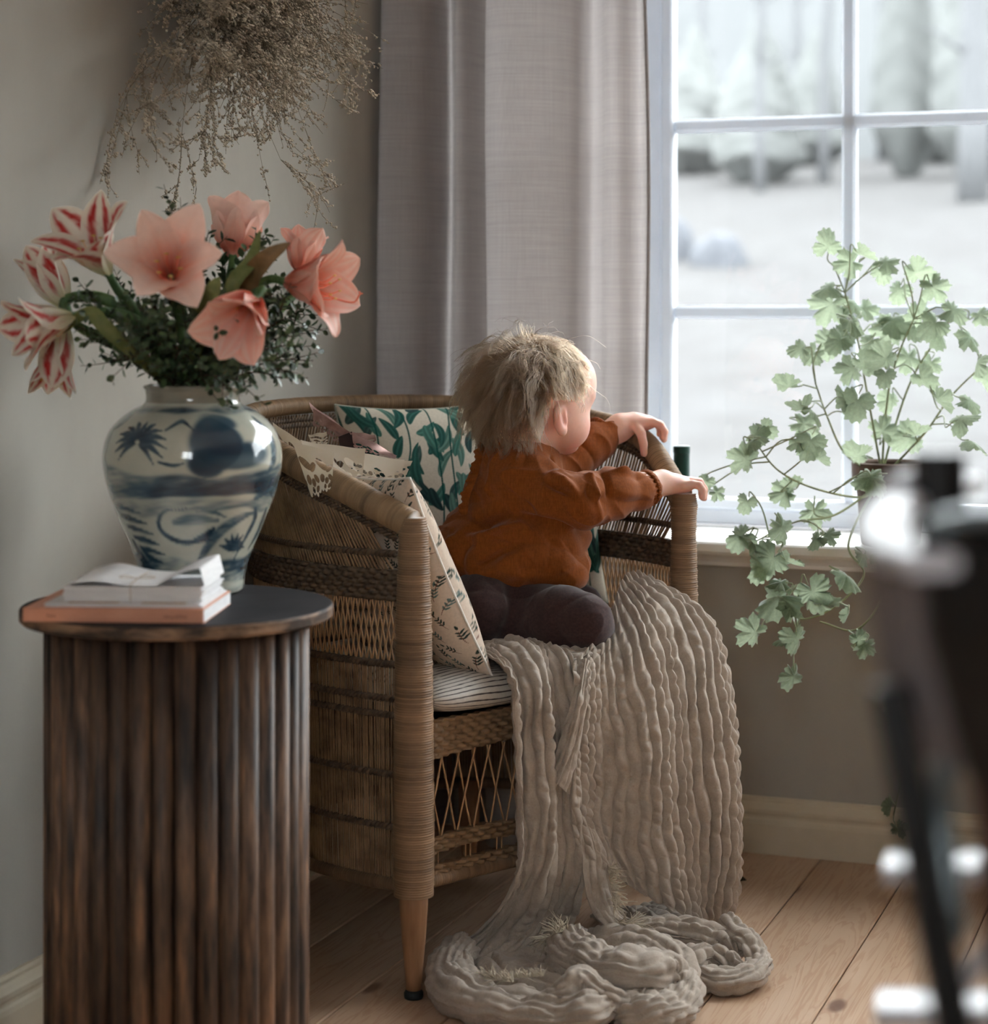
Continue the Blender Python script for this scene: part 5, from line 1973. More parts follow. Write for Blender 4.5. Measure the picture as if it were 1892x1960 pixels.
def ridged(P, ribs, amp, bead, seed=0, outward=None, both=0.004, tpow=0.75, rest=0.0):
    """a cloth sheet P[s, t] with ribs running along s, each rib puckered into beads"""
    nS, nT = P.shape[:2]
    # the ribbed face is turned up and towards the room (or away from the core of a roll)
    n0 = np.cross(np.gradient(P, axis=0), np.gradient(P, axis=1))
    to = np.array([0.15, -0.75, 0.6]) if outward is None else P - outward[:, None]
    if (n0 * to).sum() < 0:
        P = P[:, ::-1]
    ds = np.gradient(P, axis=0)
    dt = np.gradient(P, axis=1)
    n = np.cross(ds, dt)
    n /= np.linalg.norm(n, axis=2)[..., None] + 1e-12
    s = np.concatenate([[0], np.cumsum(np.linalg.norm(np.diff(P.mean(1), axis=0), axis=1))])[:, None]
    tt = np.linspace(0, 1, nT)[None, :]
    warp = wob(np.stack([tt * 2.2 + seed + 0 * s, 0.3 * s + 0 * tt, 0 * s + 0 * tt], -1), 1.4, (seed * 3) % 19)
    x = tt * ribs + 0.42 * warp + 0.20 * np.sin(s * 26 + tt * 9 + seed) + 0.12 * np.sin(s * 71 + tt * 23 + seed * 2)
    x = x - x.min()
    rid = np.floor(x)
    fx = x - rid
    prof = np.sin(PI * fx) ** tpow
    hsh = np.sin(rid * 12.9898 + seed * 3.1) * 43758.5453
    hsh = hsh - np.floor(hsh)
    bd = np.abs(np.sin(s * (95 + 45 * hsh) + hsh * 20 + 1.1 * np.sin(s * 37 + rid * 2.3)))
    q = np.stack([s * 5 + 0 * tt, tt * ribs * 0.12 + 0 * s, 0 * s + 0 * tt], -1)
    big = wob(q, 0.9, seed % 17)
    amp_v = amp * (0.45 + 0.75 * hsh) * (1 + 0.45 * big)
    h = amp_v * (prof - 0.5) + bead * (bd ** 0.8 - 0.5) * prof + rest * big
    h = h + 0.0016 * wob(np.stack([s * 30 + 0 * tt, tt * ribs * 0.55 + 0 * s, 0 * s + 0 * tt + seed], -1), 1.0, seed % 13) + 0.0010 * wob(P * 1.0, 55, seed % 23)
    out = P + n * h[..., None]
    BK.grid(out)
    bk = out - n * (both + 0 * h)[..., None]
    BK.grid(bk[:, ::-1][::3, ::3])
    ring = lambda X: np.concatenate([X[:, 0], X[-1, 1:], X[::-1, -1][1:], X[0, ::-1][1:-1]])
    BK.grid(np.stack([ring(out), ring(bk)], 1), cu=True)


def sheet_from(rails, nS, nT):
    R_ = np.array([catmull(r, nS) for r in rails])
    return np.stack([catmull(R_[:, i], nT) for i in range(nS)])


# A: the broad panel from the right arm over the seat edge down to the floor
A_ = [
    [at(1098, 1262, 3.135), at(1092, 1300, 3.112), at(1094, 1380, 3.112), at(1092, 1470, 3.112), at(1086, 1560, 3.112), at(1104, 1625, 3.115)],
    [at(1130, 1236, 3.185), at(1142, 1290, 3.135), at(1150, 1390, 3.130), at(1146, 1500, 3.132), at(1148, 1600, 3.135), at(1172, 1668, 3.140)],
    [at(1166, 1180, 3.245), at(1188, 1270, 3.165), at(1208, 1390, 3.150), at(1214, 1520, 3.150), at(1220, 1640, 3.155), at(1236, 1712, 3.165)],
    [at(1186, 1122, 3.310), at(1236, 1215, 3.215), at(1268, 1370, 3.178), at(1280, 1530, 3.172), at(1290, 1670, 3.185), at(1300, 1748, 3.20)],
    [at(1206, 1098, 3.345), at(1288, 1180, 3.265), at(1326, 1350, 3.215), at(1344, 1530, 3.205), at(1348, 1680, 3.220), at(1352, 1776, 3.24)],
    [at(1240, 1108, 3.360), at(1340, 1182, 3.300), at(1378, 1340, 3.255), at(1394, 1520, 3.240), at(1392, 1690, 3.255), at(1376, 1786, 3.275)],
    [at(1272, 1128, 3.365), at(1366, 1204, 3.330), at(1404, 1350, 3.300), at(1418, 1520, 3.285), at(1412, 1680, 3.295), at(1390, 1772, 3.305)],
]
P = sheet_from(A_, 290, 270)
tt = np.linspace(0, 1, 270)[None, :]
ss = np.linspace(0, 1, 290)[:, None]
nrm = np.array([0.676, -0.737, 0.05])
P = P + nrm * (0.010 * np.sin(tt * 15 + 1.5 * np.sin(ss * 3)) * smooth01(ss * 4) * (1 - 0.55 * tt))[..., None]
ridged(P, 19, 0.0125, 0.0045, 1)
# gathered crest at the top of the panel, leaning on the inside of the arm
# B: the narrow fall on the left, sweeping to the floor
B_ = [
    [at(898, 1250, 3.19), at(935, 1262, 3.12), at(972, 1308, 3.060), at(984, 1420, 3.055), at(986, 1540, 3.058), at(988, 1640, 3.062), at(958, 1722, 3.09), at(895, 1795, 3.13), flo(832, 1852, 0.012)],
    [at(930, 1236, 3.205), at(968, 1250, 3.125), at(1004, 1310, 3.068), at(1010, 1420, 3.066), at(1014, 1540, 3.068), at(1014, 1640, 3.072), at(992, 1720, 3.09), at(935, 1790, 3.12), flo(868, 1856, 0.020)],
    [at(975, 1222, 3.22), at(1012, 1244, 3.135), at(1040, 1320, 3.085), at(1046, 1430, 3.083), at(1052, 1540, 3.085), at(1050, 1640, 3.090), at(1026, 1725, 3.105), at(985, 1790, 3.13), flo(925, 1850, 0.022)],
    [at(1020, 1226, 3.22), at(1056, 1250, 3.150), at(1072, 1330, 3.105), at(1076, 1430, 3.102), at(1086, 1540, 3.102), at(1090, 1640, 3.108), at(1072, 1725, 3.125), at(1040, 1780, 3.15), flo(990, 1836, 0.02)],
    [at(1065, 1236, 3.20), at(1090, 1258, 3.150), at(1098, 1340, 3.120), at(1100, 1440, 3.118), at(1106, 1560, 3.120), at(1112, 1650, 3.126), at(1104, 1730, 3.15), at(1085, 1775, 3.18), flo(1050, 1822, 0.02)],
]
P = sheet_from(B_, 320, 150)
tt = np.linspace(0, 1, 150)[None, :]
ss = np.linspace(0, 1, 320)[:, None]
P = P + nrm * (0.013 * np.sin(tt * 13 + 1.0 + 1.2 * np.sin(ss * 4)) * smooth01(ss * 5) * (1 - 0.5 * ss))[..., None]
ridged(P, 10, 0.0105, 0.0030, 5)
# a folded lap of cloth between the two falls
C_ = [
    [at(1110, 1262, 3.14), at(1098, 1330, 3.098), at(1072, 1420, 3.090), at(1052, 1490, 3.088)],
    [at(1122, 1262, 3.13), at(1112, 1335, 3.088), at(1090, 1430, 3.078), at(1066, 1500, 3.078)],
    [at(1134, 1270, 3.14), at(1124, 1340, 3.098), at(1108, 1440, 3.092), at(1088, 1520, 3.092)],
]
ridged(sheet_from(C_, 110, 50), 3, 0.006, 0.002, 9)
# lower inner fold carrying the frayed edge, down to the floor
D_ = [
    [at(1092, 1540, 3.115), at(1112, 1610, 3.110), at(1116, 1670, 3.110), at(1128, 1725, 3.105), at(1160, 1775, 3.10), flo(1205, 1800, 0.03)],
    [at(1118, 1560, 3.125), at(1140, 1625, 3.118), at(1146, 1680, 3.115), at(1160, 1730, 3.112), at(1190, 1768, 3.11), flo(1232, 1790, 0.035)],
    [at(1150, 1590, 3.135), at(1168, 1640, 3.130), at(1166, 1685, 3.128), at(1180, 1730, 3.125), at(1208, 1760, 3.125), flo(1250, 1776, 0.04)],
]
ridged(sheet_from(D_, 130, 60), 3, 0.007, 0.0025, 13)


def roll(path, r, ribs=5, seed=0, flat=0.8, amp=0.006, bead=0.003, n=170, m=56, arc=(0, 2 * PI)):
    """a rolled fold of the throw lying along a path on the floor"""
    p = catmull(path, n)
    r = np.interp(np.linspace(0, 1, n), np.linspace(0, 1, len(r)), r)
    tg = np.gradient(p, axis=0)
    tg /= np.linalg.norm(tg, axis=1)[:, None]
    a = np.cross(tg, ZX)
    a /= np.linalg.norm(a, axis=1)[:, None]
    b = np.cross(a, tg)
    th = np.linspace(arc[0], arc[1], m)
    s = np.concatenate([[0], np.cumsum(np.linalg.norm(np.diff(p, axis=0), axis=1))])
    wig = 1 + 0.12 * np.sin(s * 31 + seed)[:, None] + 0.08 * np.sin(th * 2 + s[:, None] * 17 + seed)
    P = p[:, None] + (a[:, None] * np.cos(th)[None, :, None] + b[:, None] * (np.sin(th) * flat)[None, :, None]) * (r[:, None] * wig)[..., None]
    # taper the ends shut
    e = np.clip(np.minimum(np.arange(n), n - 1 - np.arange(n)) / 7, 0.05, 1)[:, None, None]
    P = p[:, None] + (P - p[:, None]) * np.sqrt(e)
    P[..., 2] = np.maximum(P[..., 2], 0.0035)
    P = P + (np.array([0, 0, 1.0]) * (0.008 * wob(P, 11, seed % 20) * np.clip(P[..., 2] / 0.03, 0, 1))[..., None])
    ridged(P, int(ribs * 1.9), amp * 0.95, bead * 1.1, seed, outward=p, both=0.003)


# the loop on the floor
roll([flo(893, 1806, 0.045), flo(862, 1842, 0.038), flo(856, 1880, 0.028), flo(890, 1915, 0.023), flo(950, 1932, 0.022), flo(1040, 1942, 0.022), flo(1120, 1936, 0.028), flo(1170, 1918, 0.03)], [0.024, 0.031, 0.031, 0.029, 0.028, 0.026, 0.026, 0.018], 7, 21, 0.85, 0.008, 0.002)
roll([flo(874, 1830, 0.046), flo(892, 1870, 0.036), flo(930, 1900, 0.030), flo(1000, 1912, 0.026), flo(1060, 1914, 0.020)], [0.020, 0.022, 0.020, 0.018, 0.010], 4, 23, 0.8, 0.006, 0.002)
# the big fold from the frayed tip to the right and round the front
roll([flo(1078, 1790, 0.070), flo(1100, 1830, 0.060), flo(1150, 1862, 0.050), flo(1215, 1872, 0.050), flo(1270, 1868, 0.045), flo(1300, 1890, 0.032), flo(1288, 1926, 0.022), flo(1240, 1946, 0.018), flo(1180, 1952, 0.014)], [0.022, 0.034, 0.042, 0.042, 0.038, 0.034, 0.030, 0.024, 0.014], 8, 27, 0.9, 0.010, 0.005)
roll([flo(1128, 1795, 0.045), flo(1180, 1806, 0.052), flo(1245, 1818, 0.055), flo(1296, 1840, 0.050), flo(1306, 1876, 0.034)], [0.020, 0.028, 0.030, 0.030, 0.022], 5, 31, 0.9, 0.008, 0.003)
# the low swirl in front
roll([flo(1015, 1940, 0.018), flo(1075, 1918, 0.034), flo(1112, 1890, 0.050), flo(1150, 1908, 0.040), flo(1195, 1926, 0.028), flo(1232, 1918, 0.030), flo(1226, 1896, 0.036), flo(1190, 1894, 0.036)], [0.018, 0.026, 0.028, 0.020, 0.015, 0.014, 0.013, 0.008], 5, 35, 0.95, 0.007, 0.003)
# the sheet inside the loop
def heap(poly_rows, seed, h0):
    P = sheet_from(poly_rows, 150, 130)
    P[..., 2] = np.maximum(h0 + 0.014 * wob(np.stack([P[..., 0] * 1.0, P[..., 1], 0 * P[..., 0]], -1), 6, seed) + 0.0 * P[..., 2], 0.006)
    d = np.linspace(-1, 1, 150)[:, None] ** 2
    e = np.linspace(-1, 1, 130)[None, :] ** 2
    P[..., 2] = 0.006 + (P[..., 2] - 0.006) * np.clip((1 - d) * 3, 0, 1) * np.clip((1 - e) * 3, 0, 1)
    ridged(P[:, ::-1], 8, 0.008, 0.003, seed)


heap([[flo(862, 1862), flo(905, 1906), flo(985, 1930), flo(1090, 1940)], [flo(930, 1836), flo(980, 1876), flo(1060, 1906), flo(1160, 1926)], [flo(1010, 1806), flo(1075, 1846), flo(1160, 1882), flo(1250, 1912)], [flo(1090, 1786), flo(1160, 1816), flo(1240, 1846), flo(1300, 1880)]], 3, 0.034)
heap([[flo(1130, 1762), flo(1180, 1792), flo(1240, 1826)], [flo(1200, 1752), flo(1250, 1776), flo(1310, 1806)], [flo(1270, 1742), flo(1320, 1762), flo(1378, 1792)]], 8, 0.030)
# the mouth of the fold under the panel, at the right
roll([flo(1196, 1800, 0.045), flo(1262, 1786, 0.050), flo(1330, 1790, 0.045), flo(1392, 1806, 0.036), flo(1408, 1830, 0.026)], [0.020, 0.026, 0.026, 0.024, 0.014], 5, 41, 0.8, 0.009, 0.004)
roll([flo(1330, 1872, 0.016), flo(1380, 1876, 0.020), flo(1430, 1866, 0.024), flo(1454, 1842, 0.030), flo(1440, 1812, 0.042), flo(1410, 1786, 0.050), flo(1386, 1766, 0.052)], [0.014, 0.020, 0.022, 0.020, 0.018, 0.016, 0.010], 5, 45, 0.9, 0.006, 0.003)
roll([flo(1300, 1858, 0.020), flo(1322, 1840, 0.034), flo(1352, 1832, 0.034), flo(1392, 1850, 0.020), flo(1420, 1862, 0.014)], [0.014, 0.022, 0.022, 0.018, 0.010], 4, 47, 0.9, 0.008, 0.004)
# seat part, tucked under the knees
S_ = [
    [at(905, 1238, 3.20), at(960, 1224, 3.215), at(1030, 1226, 3.215), at(1100, 1242, 3.19), at(1150, 1228, 3.215)],
    [at(918, 1256, 3.145), at(975, 1246, 3.150), at(1040, 1248, 3.160), at(1098, 1258, 3.145), at(1150, 1250, 3.17)],
]
ridged(sheet_from(S_, 160, 40), 3, 0.008, 0.004, 51)
throw = obj('blanket', BK, M_THROW, origin=np.array([0.15, 3.1, 0.0]), label='crinkled taupe throw blanket draped over the chair seat and heaped on the floor', cat='blanket')
# frayed ends
FR = MB()
RF = np.random.default_rng(55)


def fray(p0, p1, dirn, L, n):
    for k in range(n):
        q = p0 + (p1 - p0) * RF.uniform(0, 1)
        d = unit(np.asarray(dirn) + RF.normal(0, 0.38, 3))
        l = L * RF.uniform(0.5, 1.1)
        s = np.linspace(0, 1, 6)[:, None]
        p = q + d * l * s + RF.normal(0, 0.22, 3) * l * s ** 2 + np.array([0, 0, -0.25]) * l * s ** 2
        p[:, 2] = np.maximum(p[:, 2], 0.002)
        FR.tube(p, np.linspace(0.0011, 0.0004, 6), 4, caps=False)


fray(at(1165, 1655, 3.12), at(1176, 1740, 3.10), (0.7, -0.3, 0.1), 0.024, 90)
fray(at(1185, 1765, 3.09), flo(1248, 1782, 0.045), (0.8, -0.2, 0.35), 0.030, 90)
fray(flo(1064, 1786, 0.088), flo(1088, 1780, 0.086), (-0.5, 0.1, 0.75), 0.030, 80)
fray(flo(1040, 1800, 0.060), flo(1068, 1790, 0.075), (-0.8, -0.2, 0.1), 0.026, 50)
fray(flo(925, 1872, 0.045), flo(985, 1880, 0.055), (-0.5, 0.2, 0.9), 0.026, 90)
fray(flo(985, 1872, 0.050), flo(1040, 1868, 0.060), (0.0, 0.2, 0.9), 0.016, 70)
obj('fringe', FR, mottled('frayed_cotton', lin(192, 180, 160), lin(206, 194, 174), nscale=60, rough=0.95).m, throw, kind='stuff')
# ------------------------------------------------------------------ amaryllis in the vase
def petal_mesh(name, L, W, open_, recurve, colfn, seed, flare=1.0, ruffle=0.0015):
    """one petal: local z is the flower's axis, x the petal's own direction"""
    ns, nt = 26, 15
    s = np.linspace(0, 1, ns)[:, None]
    t_ = np.linspace(-1, 1, nt)[None, :]
    ang = open_ * (0.22 + 0.78 * s ** 0.9)                 # how far the petal leans out from the axis
    ang = ang + recurve * np.clip(s - 0.55, 0, 1) ** 1.5 * 2.2
    dl = L / (ns - 1)
    r = 0.004 + np.concatenate([[[0]], np.cumsum(np.sin(ang[1:]) * dl, 0)])
    z = np.concatenate([[[0]], np.cumsum(np.cos(ang[1:]) * dl, 0)])
    w = W * (np.sin(PI * np.clip(0.05 + 0.95 * s, 0, 1) ** 1.12) ** 0.70)
    w = np.maximum(w, 0.0006)
    nx, nz = -np.cos(ang), np.sin(ang)                     # inward normal
    cup = w * (0.34 * (1 - s) + 0.10) * t_ ** 2 - w * 0.05 * np.exp(-(t_ / 0.14) ** 2)
    ruf = ruffle * np.sin(s * 17 + seed * 2 + t_ * 2) * np.abs(t_) ** 2 * (0.3 + s)
    d = cup + ruf
    X = r + nx * d
    Z = z + nz * d
    Y = w * t_ * (1 - 0.10 * t_ ** 2)
    P = np.stack([X + 0 * t_, Y + 0 * s, Z + 0 * t_], -1)
    col = colfn(s + 0 * t_, t_ + 0 * s, seed)
    mb = MB().grid(P, col=col)
    mb.grid((P - np.stack([nx, 0 * nx, nz], -1) * 0.0009 * np.clip((1 - t_ ** 2), 0.12, 1)[..., None])[:, ::-1], col=col[:, ::-1])
    return mb


def pink_col(s, t_, seed):
    a, b, d = np.array(lin(255, 230, 218)), np.array(lin(253, 182, 152)), np.array(lin(214, 100, 72))
    vein = 0.5 + 0.5 * np.sin(t_ * 26 + np.sin(s * 5))
    m = np.clip(np.exp(-((s - 0.28) / 0.26) ** 2) * (0.70 + 0.35 * vein) * (1 - 0.5 * np.abs(t_)), 0, 1)[..., None]
    c = a * (1 - m) + b * m
    m2 = (np.exp(-((s - 0.10) / 0.14) ** 2) * 0.85)[..., None]
    c = c * (1 - m2) + d * m2
    m3 = (np.exp(-(t_ / 0.16) ** 2) * np.clip(1.1 - s, 0, 1) * 0.35)[..., None]
    return c * (1 - m3) + np.array(lin(250, 176, 140)) * m3


def deep_col(s, t_, seed):
    c = pink_col(s, t_, seed)
    m = (0.35 * (0.5 + 0.5 * np.sin(t_ * 30)))[..., None]
    return c * (1 - m) + np.array(lin(246, 142, 108)) * m


def stripe_col(s, t_, seed):
    base = np.array(lin(248, 240, 226)) * np.ones(s.shape + (1,))
    green = np.exp(-(s / 0.25) ** 2)[..., None]
    base = base * (1 - green * 0.7) + np.array(lin(206, 208, 150)) * green * 0.7
    x = np.abs(t_)
    n = 0.10 * np.sin(s * 21 + t_ * 17 + seed) + 0.07 * np.sin(s * 47 + t_ * 31)
    band = np.clip(1 - np.abs((x - 0.42 + n * 0.4) / (0.24 * np.sin(PI * np.clip(s, 0, 1)) ** 0.4 + 0.02)), 0, 1)
    fine = 0.5 + 0.5 * np.sin(t_ * 52 + s * 6)
    m = np.clip(band * 2.2, 0, 1) * np.clip((s - 0.12) * 5, 0, 1) * np.clip((0.98 - s) * 9, 0, 1) * (0.80 + 0.2 * fine)
    m = m[..., None]
    return base * (1 - m) + np.array(lin(206, 48, 46)) * m


M_PETAL = painted('flower_petal', 0.55, 0.25, 120, 0.1, 0.0005, trans=0.30, vary=0.06).m
M_STALK = mottled('thick_green_stalk', lin(62, 88, 52), lin(92, 120, 74), (1, 1, 0.2), 60, 3, 0.5).m
M_STAM = mottled('cream_stamen', lin(236, 200, 160), lin(240, 210, 176), rough=0.6).m
M_PINKST = mottled('pink_stamen', lin(236, 120, 96), lin(240, 140, 112), rough=0.6).m
M_ANTH = mottled('yellow_anther', lin(212, 178, 96), lin(224, 192, 112), rough=0.9).m
M_SEPAL = mottled('green_sheath', lin(120, 138, 84), lin(150, 150, 100), rough=0.6).m
_pc = {}


def petal_var(kind, L, W, open_, rec, k):
    key = (kind, round(L, 4), round(W, 4), round(open_, 2), round(rec, 2), k)
    if key not in _pc:
        fn = {'pink': pink_col, 'deep': deep_col, 'stripe': stripe_col}[kind]
        me = petal_mesh('petal', L, W, open_, rec, fn, k, ruffle=0.0018 if kind != 'stripe' else 0.0010).mesh('petal', color=True)
        me.materials.append(M_PETAL)
        _pc[key] = me
    return _pc[key]


STEM_TOP = VC + ZX * 0.2775


def amaryllis(face, axis, L, W, open_, rec, kind, label, foot, roll_=0.3, stam=1.0, stem_r=0.0085, pistil=None, group=None, seed=0):
    """a bloom: face = point at the throat's base, axis = where it looks"""
    axis = unit(axis)
    root = thing('amaryllis', label, 'flower', face, group)
    ref = np.array([0, 0, 1.0]) if abs(axis[2]) < 0.9 else np.array([1.0, 0, 0])
    e1 = unit(ref - axis * (ref @ axis))
    e2 = np.cross(axis, e1)
    R = np.random.default_rng(seed + 100)
    for k in range(6):
        a = roll_ + k * PI / 3
        outer = k % 2
        o = open_ * (1.06 if outer else 0.94) + R.normal(0, 0.03)
        me = petal_var(kind, L * (1.0 if outer else 0.97), W * (1.0 if outer else 0.88), round(o * 12) / 12, rec, (k + seed) % 3)
        x = e1 * math.cos(a) + e2 * math.sin(a)
        y = np.cross(axis, x)
        inst('petal', me, root, frame_matrix(face + axis * (0.0 if outer else 0.0012), x, y, axis, R.uniform(0.95, 1.04)))
    # tube, stalk and sheath
    back = face - axis * 0.030
    stem = catmull([face + axis * 0.004, back, back * 0.55 + foot * 0.45 + ZX * 0.02 - axis * 0.02, foot, foot - ZX * 0.05], 40)
    rr = np.interp(np.linspace(0, 1, 40), [0, 0.08, 0.22, 0.40, 1.0], [0.0065, 0.0052, 0.0060, stem_r, stem_r])
    obj('stem', MB().tube(stem, rr, 12), M_STALK, root)
    if stam > 0:
        dn = unit(-ZX * 0.5 + axis)
        for k in range(6):
            a = k * PI / 3 + 0.2
            sd = (e1 * math.cos(a) + e2 * math.sin(a)) * 0.006
            p = catmull([face + axis * 0.004 + sd * 0.5, face + axis * L * 0.35 * stam + sd * 1.2 - ZX * 0.004, face + axis * L * 0.62 * stam + sd * 2.0 - ZX * 0.008, face + axis * L * 0.78 * stam + sd * 2.6 - ZX * 0.002], 12)
            st = obj('stamen', MB().tube(p, 0.0009, 6), M_PINKST if kind != 'stripe' else M_STAM, root)
            obj('anther', MB().tube([p[-1] - e2 * 0.0035, p[-1], p[-1] + e2 * 0.0035], [0.0008, 0.0014, 0.0008], 6), M_ANTH, st)
        if pistil is not None:
            pp = catmull([face + axis * 0.006, face + axis * L * 0.5 - ZX * 0.012, pistil + np.array([-0.012, 0, -0.012]), pistil], 16)
            ps = MB().tube(pp, 0.0012, 6)
            for q in range(3):
                a = q * 2.1
                ps.tube([pp[-1], pp[-1] + np.array([0.0035 * math.cos(a), 0.001, 0.0035 * math.sin(a)])], 0.0011, 6)
            obj('pistil', ps, M_PINKST, root)
    return root


def vp(px, py, d):
    return at(px, py, d)


FOOT = [STEM_TOP + np.array([math.cos(a) * 0.034, math.sin(a) * 0.030, 0.0]) for a in np.linspace(0, 2 * PI, 9)]
fA = amaryllis(vp(328, 532, 2.650), (0.07, -0.86, 0.34), 0.114, 0.0345, 1.02, 0.30, 'pink', 'wide open salmon pink amaryllis facing the front in the middle of the bouquet', FOOT[6], 0.52, 0.55, seed=1)
fB = amaryllis(vp(446, 492, 2.86), (0.05, 0.42, 0.85), 0.094, 0.0400, 0.66, 0.20, 'pink', 'salmon pink amaryllis turned away at the top back of the bouquet', FOOT[1], 0.2, 0.0, seed=2)
fC = amaryllis(vp(488, 574, 2.660), (-0.22, -0.86, -0.44), 0.108, 0.0400, 0.66, 0.12, 'deep', 'salmon pink amaryllis with a bell shape hanging low at the right front', FOOT[7], 0.5, 0.35, seed=3)
fD = amaryllis(vp(546, 540, 2.78), (0.86, -0.36, -0.06), 0.108, 0.0380, 0.86, 0.45, 'deep', 'salmon pink amaryllis facing right with a long stigma at the bouquet edge', FOOT[0], 0.1, 0.9, pistil=vp(690, 562, 2.78), seed=4)
fE = amaryllis(vp(572, 520, 2.88), (0.10, 0.30, 0.75), 0.068, 0.028, 0.70, 0.1, 'deep', 'small orange pink amaryllis half hidden behind the right hand flower', FOOT[1], 0.3, 0.0, seed=5)
fF = amaryllis(vp(208, 524, 2.72), (-0.28, -0.52, 0.64), 0.120, 0.0350, 0.95, 0.25, 'stripe', 'red and white striped amaryllis opening upward at the upper left', FOOT[4], 0.05, 0.6, seed=6)
fG = amaryllis(vp(142, 606, 2.70), (-0.74, -0.50, -0.22), 0.100, 0.0300, 0.70, 0.15, 'stripe', 'red and white striped amaryllis facing left at the far left of the bouquet', FOOT[4], 0.4, 0.4, seed=7)
fH = amaryllis(vp(122, 612, 2.76), (-0.16, -0.18, -0.98), 0.106, 0.0270, 0.40, 0.20, 'stripe', 'pale striped amaryllis hanging straight down below the left hand flower', FOOT[3], 0.25, 1.0, seed=8)
fI = amaryllis(vp(128, 588, 2.77), (-0.52, 0.10, 0.84), 0.096, 0.0300, 0.42, 0.12, 'stripe', 'pale green white striped amaryllis bud standing at the left of the bouquet', FOOT[4], 0.7, 0.0, seed=9)


# a few broad leaves and buds between the flowers
def blade(pts, w, root, m):
    p = catmull(pts, 24)
    s = np.linspace(0, 1, 24)[:, None]
    tg = np.gradient(p, axis=0)
    sd = np.cross(tg, np.array([0, -1.0, 0.2]))
    sd /= np.linalg.norm(sd, axis=1)[:, None]
    n = np.cross(sd, tg)
    n /= np.linalg.norm(n, axis=1)[:, None]
    t_ = np.linspace(-1, 1, 7)[None, :, None]
    ww = (w * np.sin(PI * np.clip(0.05 + 0.95 * s, 0, 1)) ** 0.7)[:, None]
    P = p[:, None] + sd[:, None] * t_ * ww + n[:, None] * (t_ ** 2) * ww * 0.3
    mb = MB().grid(P)
    mb.grid((P - n[:, None] * 0.0008)[:, ::-1])
    obj('leaf_blade', mb, m, root)


M_BLADE1 = mottled('olive_leaf', lin(96, 108, 62), lin(122, 128, 80), nscale=50, rough=0.5).m
M_BLADE2 = mottled('brownish_leaf', lin(110, 88, 58), lin(138, 110, 76), nscale=50, rough=0.5).m
blade([STEM_TOP + [0.03, 0.01, 0.0], vp(470, 560, 2.74), vp(505, 500, 2.70), vp(556, 464, 2.70)], 0.014, fB, M_BLADE2)
blade([STEM_TOP + [0.02, 0.0, 0.0], vp(440, 560, 2.70), vp(480, 500, 2.72), vp(498, 440, 2.74)], 0.010, fB, M_BLADE1)
blade([STEM_TOP + [0.0, -0.02, 0.0], vp(390, 600, 2.66), vp(405, 560, 2.64), vp(420, 530, 2.65)], 0.013, fA, M_BLADE1)
blade([STEM_TOP + [-0.03, -0.01, 0.0], vp(215, 640, 2.68), vp(170, 600, 2.68), vp(115, 640, 2.72)], 0.010, fG, M_BLADE1)

# dark small-leaved greenery
M_LEAFY = mottled('dark_evergreen_leaf', lin(44, 62, 42), lin(82, 104, 68), nscale=70, rough=0.38, spec=0.5).m
M_TWIG = mottled('brown_twig', lin(58, 40, 32), lin(82, 58, 46), rough=0.8).m
RS_ = np.random.default_rng(14)


def sprig(tip, foot, n=26, size=0.0142, label=None):
    mid = foot * 0.45 + tip * 0.55 + np.array([RS_.normal(0, 0.008), RS_.normal(0, 0.008), 0.014])
    p = catmull([foot - ZX * 0.06, foot, mid, tip], 40)
    root = thing('greenery_sprig', label, 'foliage', foot, 'greenery sprigs in the vase')
    tw = MB().tube(p, np.linspace(0.0013, 0.0005, 40), 5)
    lv = MB()
    branches = [p[16:]]
    for k in range(7):
        i = int(RS_.uniform(12, 36))
        d = unit(unit(p[min(39, i + 3)] - p[i]) + RS_.normal(0, 0.55, 3))
        q = p[i] + d * RS_.uniform(0.030, 0.062) * np.linspace(0, 1, 10)[:, None] + np.array([0, 0, 0.006]) * np.linspace(0, 1, 10)[:, None] ** 2
        tw.tube(q, np.linspace(0.0008, 0.0003, 10), 4, caps=False)
        branches.append(q)
    for b in branches:
        Lb = length(b)
        m = max(4, int(Lb / 0.0062))
        for k in range(m):
            f = (k + 0.5) / m
            i = min(len(b) - 2, int(f * (len(b) - 1)))
            tg = unit(b[i + 1] - b[i])
            a = k * 2.4 + RS_.uniform(-0.4, 0.4)
            r1 = unit(np.cross(tg, [0.3, 0.5, 0.8]))
            r2 = np.cross(tg, r1)
            od = unit(tg * 0.55 + r1 * math.cos(a) + r2 * math.sin(a))
            sd = unit(np.cross(od, tg))
            nn = np.cross(sd, od)
            s = size * RS_.uniform(0.7, 1.2)
            o = b[i]
            v = [o, o + od * s * 0.35 + sd * s * 0.26 + nn * s * 0.05, o + od * s * 0.72 + sd * s * 0.24 + nn * s * 0.06, o + od * s + nn * 0.0, o + od * s * 0.72 - sd * s * 0.24 + nn * s * 0.06, o + od * s * 0.35 - sd * s * 0.26 + nn * s * 0.05, o + od * s * 0.5 - nn * s * 0.02]
            lv.add(v, None, [[0, 1, 6], [1, 2, 6], [2, 3, 6], [3, 4, 6], [4, 5, 6], [5, 0, 6]])
    obj('twig', tw, M_TWIG, root)
    obj('leaves', lv, M_LEAFY, root, kind='stuff')


